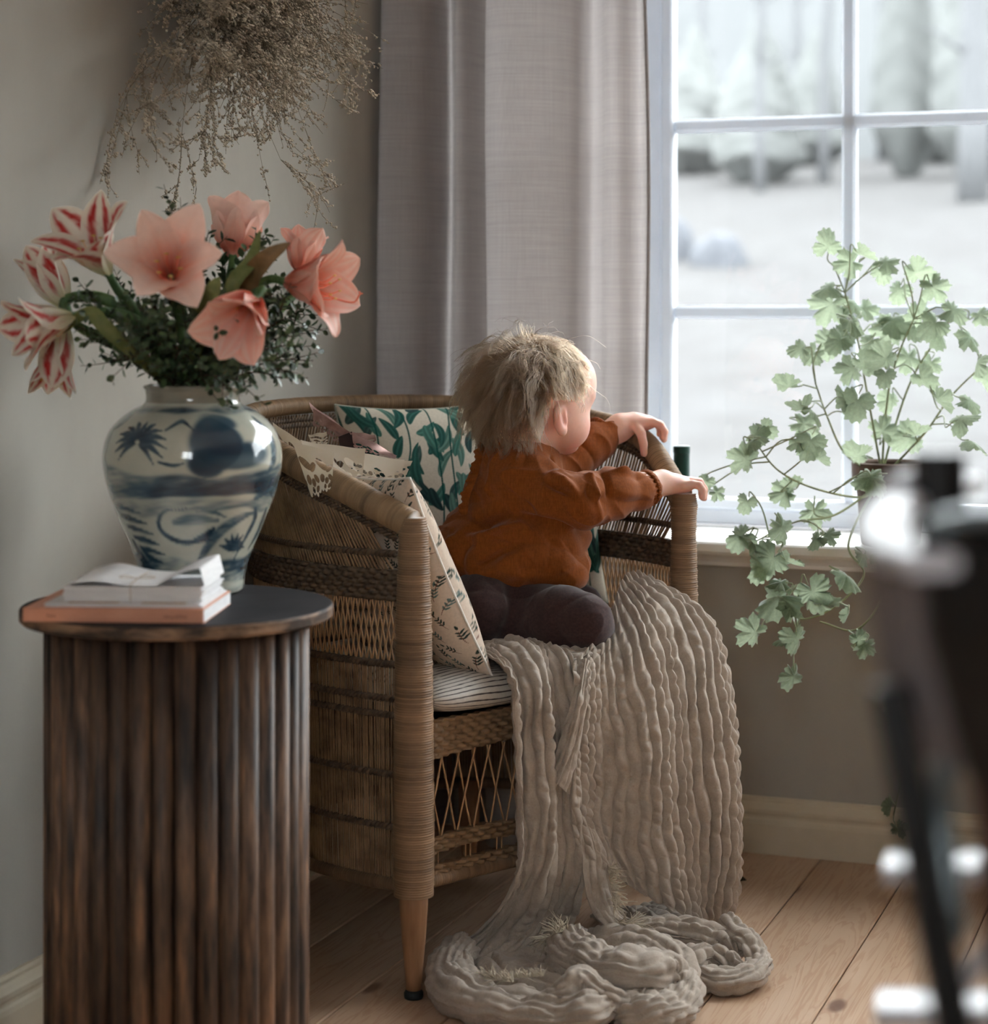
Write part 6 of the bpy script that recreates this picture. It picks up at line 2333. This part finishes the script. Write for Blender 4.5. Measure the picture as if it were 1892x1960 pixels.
tips = [(322, 395, 2.83), (400, 440, 2.84), (512, 440, 2.85), (135, 570, 2.72), (170, 590, 2.70), (232, 470, 2.84), (205, 690, 2.72), (235, 680, 2.66), (262, 640, 2.64), (300, 600, 2.62),
        (380, 600, 2.62), (430, 560, 2.66), (415, 630, 2.62), (455, 690, 2.64), (520, 690, 2.66), (560, 700, 2.70), (600, 690, 2.76),
        (612, 660, 2.80), (590, 620, 2.78), (540, 610, 2.74), (560, 560, 2.80), (545, 520, 2.84), (525, 490, 2.86), (480, 500, 2.84), (430, 500, 2.86), (250, 560, 2.80), (215, 610, 2.78),
        (195, 560, 2.82), (490, 735, 2.68), (540, 725, 2.72), (580, 640, 2.70), (255, 690, 2.80), (320, 560, 2.86), (400, 540, 2.86), (600, 580, 2.86), (460, 620, 2.84), (350, 640, 2.86), (280, 620, 2.84), (505, 650, 2.82),
        (240, 620, 2.64), (285, 560, 2.66), (180, 640, 2.70), (225, 650, 2.76), (430, 600, 2.62), (345, 560, 2.68), (265, 590, 2.70), (415, 680, 2.78), (555, 660, 2.66), (520, 560, 2.70)]
def zone(px, py):
    if py < 480: return 'dark evergreen sprig tip standing up above the pink flowers'
    if px < 215: return 'dark evergreen sprig reaching out to the left of the bouquet'
    if px > 530 and py < 600: return 'dark evergreen sprig behind the right hand pink flower'
    if px > 530: return 'dark evergreen sprig drooping at the right of the bouquet'
    if py > 640: return 'dark evergreen sprig hanging low over the rim of the vase'
    return 'dark evergreen sprig in the middle of the bouquet under the flowers'


for k, (px, py, d) in enumerate(tips):
    a = k * 2.399
    f = STEM_TOP + np.array([math.cos(a) * 0.040, math.sin(a) * 0.038, -0.004])
    sprig(vp(px, py, d), f, label=zone(px, py))

# ------------------------------------------------------------------ dried flower bunch hanging high on the left wall
DC = at(440, -50, 3.20)
DN = UX                                            # away from the wall
RD_ = np.random.default_rng(40)
dried = thing('dried_flower_bunch', 'wispy grey beige bunch of dried flowers hanging high on the wall', 'dried flowers', DC)
nail = rm(float(DC @ UX) - float(DC @ UX) + U_CORNER, float(DC @ VX) - V_P, DC[2] + 0.16)
core_s, tw_, fl_ = MB(), MB(), MB()
for k in range(7):
    e = DC + RD_.normal(0, 0.03, 3)
    core_s.tube(catmull([nail + RD_.normal(0, 0.004, 3) + UX * 0.006, (nail + DC) / 2 + RD_.normal(0, 0.02, 3), e], 10), 0.0016, 5)
oct_t = np.array([[0, 1, 2], [0, 3, 1], [1, 3, 2], [2, 3, 0]])
oct_v = np.array([[1, 1, 1], [-1, -1, 1], [-1, 1, -1], [1, -1, -1.0]]) * 0.85
flo_pts = []


def twig(p0, d, L, depth):
    n = 7 if depth == 0 else 5
    s = np.linspace(0, 1, n)[:, None]
    bend = RD_.normal(0, 0.32, 3) + np.array([0, 0, -0.22])
    p = p0 + d * L * s + bend * L * s ** 2 * 0.5
    off = (p - rm(U_CORNER, 0, 0)) @ UX
    p = p + UX * np.maximum(0, 0.012 - off)[:, None]
    tw_.tube(p, np.linspace(0.0010 if depth == 0 else 0.0006, 0.0003, n), 3, caps=False)
    if depth < 2:
        for q in range(6 if depth == 0 else 4):
            i = int(RD_.uniform(1.2, n))
            i = min(n - 1, i)
            d2 = unit(unit(p[i] - p[i - 1]) + RD_.normal(0, 0.62, 3))
            twig(p[i], d2, L * RD_.uniform(0.30, 0.52), depth + 1)
    if depth >= 1:
        m = int(L / 0.0034)
        for q in range(m):
            f = RD_.uniform(0.15, 1.0)
            i = min(n - 2, int(f * (n - 1)))
            g = f * (n - 1) - i
            flo_pts.append(p[i] * (1 - g) + p[i + 1] * g + RD_.normal(0, 0.0016, 3))


for k in range(230):
    g = RD_.normal(size=3)
    ang = RD_.uniform(0, 2 * PI)
    # mostly downward and sideways along the wall, some towards the room
    d = unit(-VX * 0 + VX * math.cos(ang) * 1.0 + ZX * (-0.15 + 0.75 * math.sin(ang)) + UX * RD_.uniform(-0.15, 0.85))
    twig(DC + RD_.normal(0, 0.025, 3), d, RD_.uniform(0.07, 0.160) * (1.1 if d[2] < 0 else 0.9), 0)
# long sprays at the lower right
for tx, ty, d in ((495, 300, 3.22), (450, 250, 3.2), (505, 230, 3.25), (245, 215, 3.05), (300, 190, 3.08), (640, 120, 3.30), (690, 30, 3.36), (655, 75, 3.34), (540, 170, 3.28), (200, 190, 3.02), (380, 215, 3.15)):
    e = at(tx, ty, d)
    v = e - DC
    twig(DC + v * 0.25, unit(v), np.linalg.norm(v) * 0.75, 0)
    twig(DC + v * 0.62, unit(v + RD_.normal(0, 0.03, 3)), np.linalg.norm(v) * 0.38, 1)
FP = np.array(flo_pts)
sz = RD_.uniform(0.0012, 0.0024, len(FP))
VV = (FP[:, None] + oct_v[None] * sz[:, None, None] * RD_.uniform(0.6, 1.3, (len(FP), 4, 1))).reshape(-1, 3)
TT = (oct_t[None] + (np.arange(len(FP)) * 4)[:, None, None]).reshape(-1, 3)
fl_.add(VV, None, TT)
M_DTWIG = mottled('dried_stem', lin(112, 104, 88), lin(138, 128, 110), rough=0.9).m
M_DFLO = mottled('dried_floret', lin(150, 138, 120), lin(196, 182, 162), nscale=60, rough=0.9).m
obj('stem', core_s, M_DTWIG, dried, kind='stuff')
obj('twigs', tw_, M_DTWIG, dried, kind='stuff')
obj('florets', fl_, M_DFLO, dried, kind='stuff', smooth=False)

# ------------------------------------------------------------------ trailing geranium on the sill
def geranium_mesh(seed, lobes=5):
    R = np.random.default_rng(seed)
    na, nr = 60, 7
    a = np.linspace(0, 2 * PI, na, endpoint=False)
    notch = np.exp(-((np.abs(np.angle(np.exp(1j * (a - PI)))) / 0.30) ** 2))
    lob = np.abs(np.cos(a * lobes / 2.0)) ** 0.55
    rim = (0.54 + 0.46 * lob) * (1 - 0.66 * notch) * (1 + 0.08 * np.sin(a * 17 + seed) + 0.05 * np.sin(a * 29))
    rim *= 0.92 + 0.14 * np.cos(a)
    r = np.linspace(0.02, 1, nr)
    X = np.cos(a)[:, None] * rim[:, None] * r
    Y = np.sin(a)[:, None] * rim[:, None] * r
    Z = -0.40 * r ** 2 * (1 + 0.35 * np.cos(a * 2 + seed))[:, None] + 0.10 * r ** 2 * np.sin(a * lobes + seed)[:, None] + 0.05 * r ** 3 * np.sin(a * 13 + seed)[:, None] + 0.06 * r[None, :]
    X = X + 0.35
    P = np.stack([X, Y, Z], -1)
    mb = MB().grid(P, cu=True)
    mb.add(np.vstack([P[:, 0], P[:, 0].mean(0)]), None, [[(i + 1) % na, i, na] for i in range(na)])
    return mb.mesh('leaf')


t = NT('felted_geranium_leaf')
oi = t.n('ShaderNodeObjectInfo')
f = t.noise(t.coords((3, 3, 3)), 2.2, 4, 0.6)
c = t.ramp(f, [(0.35, lin(84, 104, 82)), (0.7, lin(122, 140, 112))])
h = t.n('ShaderNodeHueSaturation')
mr = t.n('ShaderNodeMapRange')
mr.inputs['To Min'].default_value = 0.7
mr.inputs['To Max'].default_value = 1.2
t.l(oi.outputs['Random'], mr.inputs['Value'])
t.l(mr.outputs['Result'], h.inputs['Value'])
t.l(c, h.inputs['Color'])
t.set(Base_Color=h.outputs['Color'], Roughness=0.85, Sheen_Weight=0.8, Sheen_Roughness=0.4)
t.b.inputs['Specular IOR Level'].default_value = 0.15
t.translucent(lin(186, 198, 168), 0.36)
M_GER = t.m
M_GSTEM = mottled('downy_green_stem', lin(128, 142, 108), lin(156, 166, 130), rough=0.8, Sheen_Weight=0.6).m
M_GWOOD = mottled('woody_green_stem', lin(126, 134, 98), lin(152, 158, 122), rough=0.8).m
gl = [geranium_mesh(s, 5 if s % 2 else 3) for s in range(5)]
for me in gl:
    me.materials.append(M_GER)
POT = np.array([0.715, 3.705, SILL_Z])
ger = thing('potted_geranium', 'sprawling pale green geranium trailing over the windowsill and down the wall', 'plant', POT)
pr_ = [(0.0, 0.001), (0.050, 0.001), (0.052, 0.004), (0.064, 0.120), (0.070, 0.121), (0.071, 0.148), (0.066, 0.150), (0.062, 0.146), (0.060, 0.125), (0.0, 0.125)]
obj('pot', MB().lathe(pr_, POT, 40), mottled('brown_clay_pot', lin(74, 58, 48), lin(96, 76, 64), nscale=20, rough=0.85).m, ger, smooth=False)
obj('soil', MB().lathe([(0.0, 0.134), (0.060, 0.132), (0.061, 0.126)], POT, 30), mottled('dark_soil', (0.02, 0.015, 0.012), (0.04, 0.03, 0.024), nscale=200, rough=1.0, bump=0.6).m, ger)
CROWN_ = POT + ZX * 0.145
# main stems: lists of (px, py, d)
mains = [
    [(1690, 905, 3.70), (1700, 760, 3.68), (1720, 680, 3.66), (1750, 610, 3.65)],
    [(1690, 905, 3.70), (1662, 760, 3.68), (1640, 640, 3.68), (1618, 560, 3.68)],
    [(1685, 910, 3.69), (1620, 870, 3.66), (1585, 800, 3.64), (1562, 735, 3.64)],
    [(1690, 915, 3.69), (1770, 830, 3.66), (1820, 760, 3.65), (1880, 700, 3.64)],
    [(1680, 930, 3.68), (1650, 952, 3.62), (1560, 935, 3.56), (1490, 900, 3.54), (1445, 845, 3.53)],
    [(1680, 930, 3.67), (1600, 985, 3.58), (1520, 1000, 3.53), (1440, 1040, 3.50)],
    [(1680, 930, 3.67), (1625, 1040, 3.56), (1655, 1100, 3.52), (1600, 1160, 3.50), (1540, 1185, 3.49), (1500, 1170, 3.49)],
    [(1690, 930, 3.66), (1680, 1060, 3.54), (1690, 1140, 3.51), (1640, 1205, 3.50), (1570, 1190, 3.49)],
    [(1700, 930, 3.66), (1760, 1150, 3.53), (1745, 1400, 3.55), (1712, 1560, 3.60)],
    [(1690, 905, 3.70), (1740, 740, 3.72), (1800, 640, 3.72), (1840, 590, 3.70)],
]
gstem = MB()
paths = []
for m in mains:
    p = catmull([CROWN_ + ZX * -0.02] + [at(*q) for q in m], 60)
    paths.append(p)
    obj('stem', MB().tube(p, np.linspace(0.0025, 0.0014, 60), 7), M_GWOOD, ger)
allp = np.concatenate(paths)
# leaves: (px, py, width in px, direction of the leaf's tip in the picture in degrees, how much it faces the camera, d)
LV = [(1585, 466, 62, 95, 0.8, 3.66), (1626, 505, 66, 200, 0.7, 3.66), (1655, 490, 60, 330, 0.35, 3.62), (1700, 500, 56, 20, 0.6, 3.66), (1688, 525, 50, 290, 0.7, 3.68), (1760, 525, 72, 330, 0.5, 3.64), (1790, 556, 66, 300, 0.8, 3.63),
      (1582, 552, 60, 200, 0.6, 3.67), (1588, 590, 86, 240, 0.85, 3.70), (1640, 585, 56, 330, 0.6, 3.72), (1830, 596, 64, 340, 0.7, 3.62), (1632, 618, 62, 320, 0.35, 3.60), (1610, 640, 60, 200, 0.8, 3.66), (1645, 622, 50, 300, 0.3, 3.61),
      (1590, 665, 70, 250, 0.8, 3.70), (1606, 655, 60, 230, 0.8, 3.64), (1660, 590, 54, 10, 0.6, 3.74), (1715, 612, 80, 10, 0.6, 3.72), (1705, 640, 78, 250, 0.8, 3.73), (1745, 630, 66, 320, 0.6, 3.72), (1785, 622, 70, 220, 0.75, 3.62), (1765, 600, 66, 60, 0.6, 3.68),
      (1800, 645, 60, 290, 0.7, 3.66), (1862, 650, 66, 300, 0.6, 3.62), (1872, 700, 50, 260, 0.5, 3.60), (1530, 668, 48, 190, 0.75, 3.60), (1555, 680, 52, 230, 0.8, 3.66), (1690, 690, 78, 210, 0.75, 3.56), (1630, 712, 66, 250, 0.8, 3.66), (1655, 700, 62, 320, 0.45, 3.60),
      (1695, 720, 50, 260, 0.6, 3.57), (1505, 738, 60, 170, 0.6, 3.58), (1640, 775, 76, 255, 0.85, 3.54), (1620, 760, 60, 120, 0.35, 3.56), (1530, 780, 58, 170, 0.35, 3.54), (1560, 790, 58, 320, 0.4, 3.54), (1545, 815, 66, 330, 0.7, 3.62), (1770, 730, 66, 320, 0.45, 3.60),
      (1800, 770, 66, 310, 0.4, 3.58), (1845, 800, 70, 20, 0.6, 3.56), (1860, 770, 56, 330, 0.4, 3.58), (1450, 830, 56, 40, 0.7, 3.54), (1470, 825, 48, 330, 0.8, 3.55), (1425, 885, 72, 230, 0.85, 3.52), (1435, 850, 46, 220, 0.5, 3.52), (1550, 850, 70, 250, 0.8, 3.50),
      (1525, 848, 46, 200, 0.5, 3.51), (1570, 880, 48, 320, 0.5, 3.50), (1660, 915, 70, 200, 0.7, 3.50), (1680, 925, 60, 310, 0.6, 3.50), (1640, 870, 62, 160, 0.7, 3.64), (1690, 820, 60, 80, 0.6, 3.68), (1735, 840, 76, 200, 0.8, 3.68), (1760, 830, 56, 20, 0.5, 3.64),
      (1870, 850, 60, 330, 0.4, 3.56), (1430, 965, 46, 250, 0.8, 3.50), (1500, 945, 60, 200, 0.8, 3.55), (1520, 930, 50, 30, 0.7, 3.55), (1560, 985, 66, 270, 0.85, 3.58), (1415, 1030, 66, 220, 0.75, 3.47), (1445, 1040, 60, 300, 0.4, 3.47), (1500, 1015, 66, 290, 0.7, 3.46),
      (1560, 1035, 46, 230, 0.6, 3.47), (1590, 1022, 46, 10, 0.6, 3.48), (1475, 1075, 84, 230, 0.85, 3.45), (1460, 1090, 66, 260, 0.4, 3.45), (1515, 1078, 54, 330, 0.35, 3.45), (1485, 1150, 96, 220, 0.75, 3.44), (1520, 1160, 66, 320, 0.4, 3.44), (1560, 1140, 84, 300, 0.7, 3.46),
      (1580, 1155, 66, 330, 0.4, 3.47), (1490, 1115, 56, 180, 0.35, 3.45), (1625, 1105, 76, 320, 0.35, 3.46), (1440, 1215, 76, 220, 0.6, 3.44), (1525, 1228, 66, 270, 0.95, 3.43), (1500, 1225, 44, 180, 0.5, 3.46), (1518, 1300, 60, 260, 0.8, 3.44), (1622, 1178, 36, 250, 0.7, 3.47),
      (1655, 1240, 50, 250, 0.7, 3.46), (1645, 1222, 40, 60, 0.6, 3.46), (1690, 1060, 56, 240, 0.5, 3.48), (1655, 1065, 44, 300, 0.4, 3.48), (1705, 1545, 40, 260, 0.4, 3.60), (1722, 1590, 40, 300, 0.4, 3.61), (1775, 1390, 60, 330, 0.7, 3.56), (1350, 925, 40, 250, 0.7, 3.56), (1375, 945, 36, 320, 0.6, 3.56),
      (1885, 730, 56, 300, 0.6, 3.66), (1880, 600, 50, 20, 0.6, 3.68), (1720, 560, 54, 250, 0.7, 3.70), (1660, 660, 52, 240, 0.6, 3.72), (1740, 690, 60, 260, 0.7, 3.74), (1705, 770, 56, 250, 0.7, 3.72), (1780, 700, 50, 250, 0.7, 3.74)]
RG = np.random.default_rng(9)
for k, (px, py, wpx, dirn, face, d) in enumerate(LV):
    c = at(px, py, d)
    s = wpx / F_PX * d * 0.52
    a = math.radians(dirn)
    xd = unit(np.array([math.cos(a), -0.35 * (1 - face) + RG.normal(0, 0.15), math.sin(a)]))
    nrm_ = unit(np.array([RG.normal(0, 0.45), -face + RG.normal(0, 0.15), (1.15 - face) * RG.choice([1, 1, -1]) * 1.1 + RG.normal(0, 0.2)]))
    nrm_ = unit(nrm_ - xd * (nrm_ @ xd))
    yd = np.cross(nrm_, xd)
    base = c - xd * s * 0.55
    inst('leaf', gl[k % 5], ger, frame_matrix(base, xd, yd, nrm_, s))
    # petiole back to the nearest main stem, a little further down it
    dd = np.linalg.norm(allp - base, axis=1)
    j = int(np.argmin(dd + 0.25 * np.abs(allp[:, 2] - (base[2] - 0.03 * np.sign(base[2] - 0.6)))))
    tgt = allp[j]
    pp = catmull([base, base - xd * s * 0.5 - nrm_ * s * 0.2, (base + tgt) / 2 + ZX * 0.006 + RG.normal(0, 0.006, 3), tgt], 16)
    gstem.tube(pp, np.linspace(0.0011, 0.0015, 16), 5, caps=False)
obj('leaf_stalks', gstem, M_GSTEM, ger, kind='stuff')
# ------------------------------------------------------------------ paper lace garlands lying over the cushions and the left arm
def lace_holes(a, b, pattern):
    """True where the paper is cut away; a along the strip in metres, b from the plain edge (0) to the lace edge"""
    hole = np.zeros(a.shape, bool)

    def ell(ca, cb, ra, rb, ang=0.0):
        x, y = a - ca, b - cb
        x, y = x * math.cos(ang) + y * math.sin(ang), -x * math.sin(ang) + y * math.cos(ang)
        return (x / ra) ** 2 + (y / rb) ** 2 < 1
    n = int(a.max() / 0.034) + 2
    for k in range(-1, n + 1):
        o = k * 0.034 + 0.012
        if pattern == 'cream':
            hole |= ell(o, 0.022, 0.0131, 0.0055, 0.5)
            hole |= ell(o + 0.014, 0.026, 0.0080, 0.0047, -0.6)
        hole |= ell(o - 0.002, 0.040, 0.0058, 0.0058)
        hole |= ell(o + 0.009, 0.044, 0.0050, 0.0050)
        hole |= ell(o + 0.018, 0.040, 0.0066, 0.0041, 0.7)
        hole |= ell(o + 0.004, 0.052, 0.0036, 0.0036)
        hole |= ell(o + 0.016, 0.052, 0.0055, 0.0033, -0.5)
    return hole


def lace_edge(a, hgt):
    return hgt + 0.0045 * np.abs(np.sin(a / 0.0095 * PI)) - 0.006 * np.abs(np.sin(a / 0.030 * PI + 0.6))


def lace_sheet(p00, p10, p01, p11, hgt, pattern, curl=0.0, taper=None, n=112):
    """four corners: 00-10 the plain edge, 01-11 the lace edge"""
    L = np.linalg.norm(p10 - p00)
    na, nb = n, int(n * 0.75)
    A, Bq = np.meshgrid(np.linspace(0, 1, na), np.linspace(0, 1, nb), indexing='ij')
    P = (p00 * ((1 - A) * (1 - Bq))[..., None] + p10 * (A * (1 - Bq))[..., None] + p01 * ((1 - A) * Bq)[..., None] + p11 * (A * Bq)[..., None])
    nn = unit(np.cross(p10 - p00, p01 - p00))
    P = P + nn * (curl * np.sin(A * PI) * (0.4 + 0.6 * Bq) + 0.0012 * np.sin(A * 9 + Bq * 4))[..., None]
    a, b = A * L, Bq * (hgt + 0.006)
    hole = lace_holes(a, b * 0.058 / hgt, pattern) | (b > lace_edge(a, hgt))
    keep = ~hole
    mb = MB().grid(P, keep=keep)
    mb.grid((P - nn * 0.0004)[:, ::-1], keep=keep[:-1, :-1][:, ::-1])
    return mb


_t = mottled('cream_lace_paper', lin(240, 233, 218), lin(246, 240, 228), nscale=30, rough=0.7, spec=0.3)
_t.translucent(lin(240, 222, 190), 0.30)
M_LACE = _t.m
M_ROSE = mottled('rose_foil_paper', lin(150, 116, 110), lin(190, 156, 148), nscale=40, rough=0.32, Metallic=0.55).m
g1 = thing('paper_lace_garland', 'cream paper lace pennants draped over the left arm of the chair', 'garland', at(640, 940, 3.13))
Q = lambda *k: at(*k)
for pts, hgt, curl in ((((Q(522, 808, 3.20), Q(578, 845, 3.17), Q(528, 875, 3.16), Q(566, 905, 3.14))), 0.055, 0.006),
                       (((Q(560, 846, 3.105), Q(640, 866, 3.085), Q(600, 962, 3.065), Q(636, 940, 3.060))), 0.080, -0.006),
                       (((Q(575, 842, 3.20), Q(700, 858, 3.19), Q(600, 905, 3.15), Q(690, 950, 3.13))), 0.070, 0.008),
                       (((Q(636, 856, 3.20), Q(775, 880, 3.20), Q(640, 930, 3.13), Q(752, 985, 3.12))), 0.075, 0.006),
                       (((Q(660, 870, 3.24), Q(790, 882, 3.24), Q(668, 915, 3.20), Q(770, 930, 3.20))), 0.045, 0.004),
                       (((Q(590, 832, 3.26), Q(625, 826, 3.26), Q(598, 852, 3.24), Q(630, 852, 3.24))), 0.030, 0.003)):
    obj('pennant', lace_sheet(*pts, hgt, 'cream', curl), M_LACE, g1)
g2 = thing('foil_lace_garland', 'rose foil paper lace strip folded on top of the cream paper lace', 'garland', at(680, 870, 3.24))
for pts, hgt, curl in ((((Q(592, 770, 3.30), Q(672, 828, 3.27), Q(600, 792, 3.27), Q(655, 842, 3.24))), 0.040, 0.003),
                       (((Q(600, 782, 3.27), Q(674, 830, 3.25), Q(598, 818, 3.27), Q(655, 858, 3.25))), 0.045, 0.003),
                       (((Q(674, 828, 3.25), Q(760, 872, 3.24), Q(678, 862, 3.22), Q(752, 888, 3.21))), 0.040, -0.004),
                       (((Q(672, 826, 3.27), Q(718, 832, 3.27), Q(680, 848, 3.25), Q(722, 850, 3.25))), 0.030, 0.002)):
    obj('pennant', lace_sheet(*pts, hgt, 'rose', curl), M_ROSE, g2)
obj('fold', MB().grid(np.array([[Q(648, 836, 3.24), Q(674, 826, 3.255)], [Q(652, 866, 3.235), Q(680, 858, 3.235)]])), mottled('dark_foil', lin(44, 28, 28), lin(54, 36, 34), rough=0.4).m, g2)  # dark flat patch at the fold

# ------------------------------------------------------------------ dark green tin on the windowsill behind the chair
tp = np.array([0.0, 0.0, SILL_Z])
tp[:2] = at(1305, 870, 3.80)[:2]
tin = thing('candle_tin', 'tall dark green tin standing on the sill behind the chair arm', 'tin', tp)
hz = 1 - (853 - HY) / F_PX * 3.80 - SILL_Z
obj('body', MB().lathe([(0, 0.0005), (0.0145, 0.0005), (0.0150, 0.002), (0.0150, hz - 0.014), (0, hz - 0.014)], tp, 28), mottled('dark_green_enamel', lin(14, 52, 44), lin(20, 62, 52), rough=0.4).m, tin, smooth=False)
obj('lid', MB().lathe([(0.0150, hz - 0.014), (0.0158, hz - 0.013), (0.0158, hz - 0.001), (0.0145, hz), (0, hz)], tp, 28), mottled('green_lid', lin(18, 58, 48), lin(24, 68, 56), rough=0.35).m, tin, smooth=False)

# dry leaf on the floor beside the blanket
lf = flo(1410, 1688, 0.004)
mb = MB()
s = np.linspace(0, 1, 12)[:, None]
tq = np.linspace(-1, 1, 7)[None, :]
w = 0.010 * np.sin(PI * (0.04 + 0.94 * s))
Pl = np.stack([lf[0] - 0.012 + 0.030 * s + 0 * tq, lf[1] + w * tq, 0.003 + 0.010 * tq ** 2 * np.sin(PI * s) + 0.004 * s + 0 * tq], -1)
mb.grid(Pl)
mb.grid((Pl - np.array([0, 0, 0.0005]))[:, ::-1])
obj('dry_leaf', mb, mottled('dry_grey_green_leaf', lin(70, 70, 56), lin(92, 90, 72), rough=0.9).m, label='small dry leaf lying on the floor at the right of the blanket', cat='leaf')

# ------------------------------------------------------------------ high chair, close to the lens at the right
HD = 1.02
hp = lambda px, py, d=HD: at(px, py, d)
M_BLACK = mottled('black_lacquer', (0.004, 0.004, 0.0045), (0.007, 0.0065, 0.007), nscale=20, rough=0.35, spec=0.35).m
M_SHELL = mottled('mauve_grey_shell', lin(104, 98, 99), lin(114, 108, 109), nscale=8, rough=0.5, spec=0.3).m
M_WHITE_GLARE = mottled('glare_white_plastic', lin(186, 184, 190), lin(196, 194, 200), nscale=6, rough=0.3, spec=0.5).m  # white colour stands in for glossy highlights
M_STEEL = mottled('dull_steel', lin(96, 104, 106), lin(120, 128, 130), nscale=10, rough=0.35, Metallic=0.7).m
M_BROWN = mottled('dark_red_brown_wood', lin(58, 34, 28), lin(76, 46, 38), (1, 1, 0.2), 20, 4, 0.5).m
hc_ = thing('high_chair', 'dark high chair with glare painted white on the tray rim standing close at the right', 'high chair', np.array([0.235, 1.02, 0.0]))


def slab_path(name, pts, w, th, m, n=40, wdir=(0, 1, 0), r=None):
    """a rounded bar along a path: width along wdir, thickness across"""
    p = catmull(pts, n)
    tg = np.gradient(p, axis=0)
    tg /= np.linalg.norm(tg, axis=1)[:, None]
    W_ = np.asarray(wdir, float)
    b = np.cross(tg, W_)
    b /= np.linalg.norm(b, axis=1)[:, None]
    a = np.cross(b, tg)
    th_ = np.linspace(0, 2 * PI, 20, endpoint=False)
    ca, sa = np.cos(th_), np.sin(th_)
    ca, sa = np.sign(ca) * np.abs(ca) ** 0.6, np.sign(sa) * np.abs(sa) ** 0.6
    ww = np.interp(np.linspace(0, 1, n), np.linspace(0, 1, len(np.atleast_1d(w))), np.atleast_1d(w))
    tt_ = np.interp(np.linspace(0, 1, n), np.linspace(0, 1, len(np.atleast_1d(th))), np.atleast_1d(th))
    P = p[:, None] + a[:, None] * (ca[None] * ww[:, None] / 2)[..., None] + b[:, None] * (sa[None] * tt_[:, None] / 2)[..., None]
    mb = MB().grid(P, cv=True)
    for k in (0, n - 1):
        mb.add(np.vstack([P[k], P[k].mean(0)]), None, [[i, (i + 1) % 20, 20] for i in range(20)])
    return obj(name, mb, m, hc_, fix=True)


# curved tray rim, coloured white for the window glare on dark gloss
slab_path('tray_rim', [hp(1850, 922, 1.46), hp(1770, 940, 1.36), hp(1712, 972, 1.25), hp(1690, 1020, 1.118), hp(1718, 1058, 1.025), hp(1786, 1080, 0.980)], [0.026, 0.030, 0.030, 0.030, 0.032, 0.030], 0.012, M_WHITE_GLARE, wdir=(1, 0.3, 0))
slab_path('tray_latch', [hp(1708, 925, 1.32), hp(1748, 915, 1.33)], 0.022, 0.010, M_WHITE_GLARE)
slab_path('tray_front', [hp(1780, 1012, 1.00), hp(1820, 996, 1.00), hp(1880, 988, 1.00), hp(1960, 1000, 1.00)], 0.026, 0.009, M_STEEL)
slab_path('post_cap', [hp(1799, 866, 1.30), hp(1802, 1010, 1.30)], 0.031, 0.0305, M_BLACK)
# shell: the side of the seat
sh_ = sheet_from([[hp(1655, 1075, 1.03), hp(1676, 1200, 1.05), hp(1700, 1330, 1.06), hp(1735, 1460, 1.07)],
                  [hp(1730, 1095, 1.00), hp(1740, 1220, 1.02), hp(1752, 1340, 1.03), hp(1765, 1450, 1.05)],
                  [hp(1810, 1060, 0.99), hp(1815, 1220, 1.00), hp(1825, 1350, 1.01), hp(1850, 1470, 1.03)]], 40, 30)
mb = MB().grid(sh_)
mb.grid((sh_ + np.array([0, 0.006, 0]))[:, ::-1])
obj('seat_shell', mb, M_SHELL, hc_, fix=True)
# dark backrest mass at the right
slab_path('backrest', [hp(1852, 1002, 1.00), hp(1872, 1200, 1.01), hp(1912, 1420, 1.03), hp(1950, 1560, 1.04)], [0.028, 0.034, 0.034, 0.03], [0.048, 0.052, 0.042, 0.03], M_BLACK)
slab_path('back_post', [hp(1826, 1090, 1.0), hp(1856, 1330, 1.02), hp(1888, 1560, 1.03), hp(1906, 1800, 1.04)], 0.014, 0.010, M_BROWN)
# front leg slanting to the floor, and the strut that joins it
l0, l1 = hp(1702, 1310, 1.03), hp(1826, 1960, 1.01)
dirl = (l1 - l0) / (l0[2] - l1[2])
lf_ = l0 + dirl * (l0[2] - 0.0)
slab_path('leg', [l0, l0 + (lf_ - l0) * 0.33, l0 + (lf_ - l0) * 0.66, lf_], [0.018, 0.0225, 0.0225, 0.0225], [0.018, 0.0225, 0.0225, 0.0225], M_BLACK)
rl0, rl1 = hp(1905, 1560, 1.20), hp(2010, 2300, 1.28)
rl1[2] = 0.0
slab_path('leg', [rl0, (rl0 * 2 + rl1) / 3, (rl0 + rl1 * 2) / 3, rl1], 0.0165, 0.0165, M_BLACK)
bl1 = lf_ + np.array([0.33, 0.10, 0.0])
slab_path('leg', [hp(1990, 1400, 1.04), (hp(1990, 1400, 1.04) + bl1) / 2, bl1], 0.0165, 0.0165, M_BLACK)
slab_path('strut', [hp(1842, 1440, 1.05), hp(1806, 1480, 1.05), hp(1806, 1570, 1.05), hp(1824, 1720, 1.04), hp(1836, 1800, 1.03)], 0.010, 0.012, M_STEEL)
# foot rests behind the leg, their bright highlights put into the white colour
slab_path('foot_rest', [hp(1696, 1660, 1.42), hp(1800, 1662, 1.41), hp(1880, 1660, 1.40)], 0.060, 0.012, M_WHITE_GLARE)
slab_path('foot_rest', [hp(1680, 1928, 1.42), hp(1800, 1930, 1.41), hp(1960, 1932, 1.40)], 0.060, 0.012, M_WHITE_GLARE)
slab_path('cross_bar', [hp(1836, 1890, 1.25), hp(1882, 1832, 1.27), hp(1960, 1732, 1.30)], 0.016, 0.010, M_WHITE_GLARE)
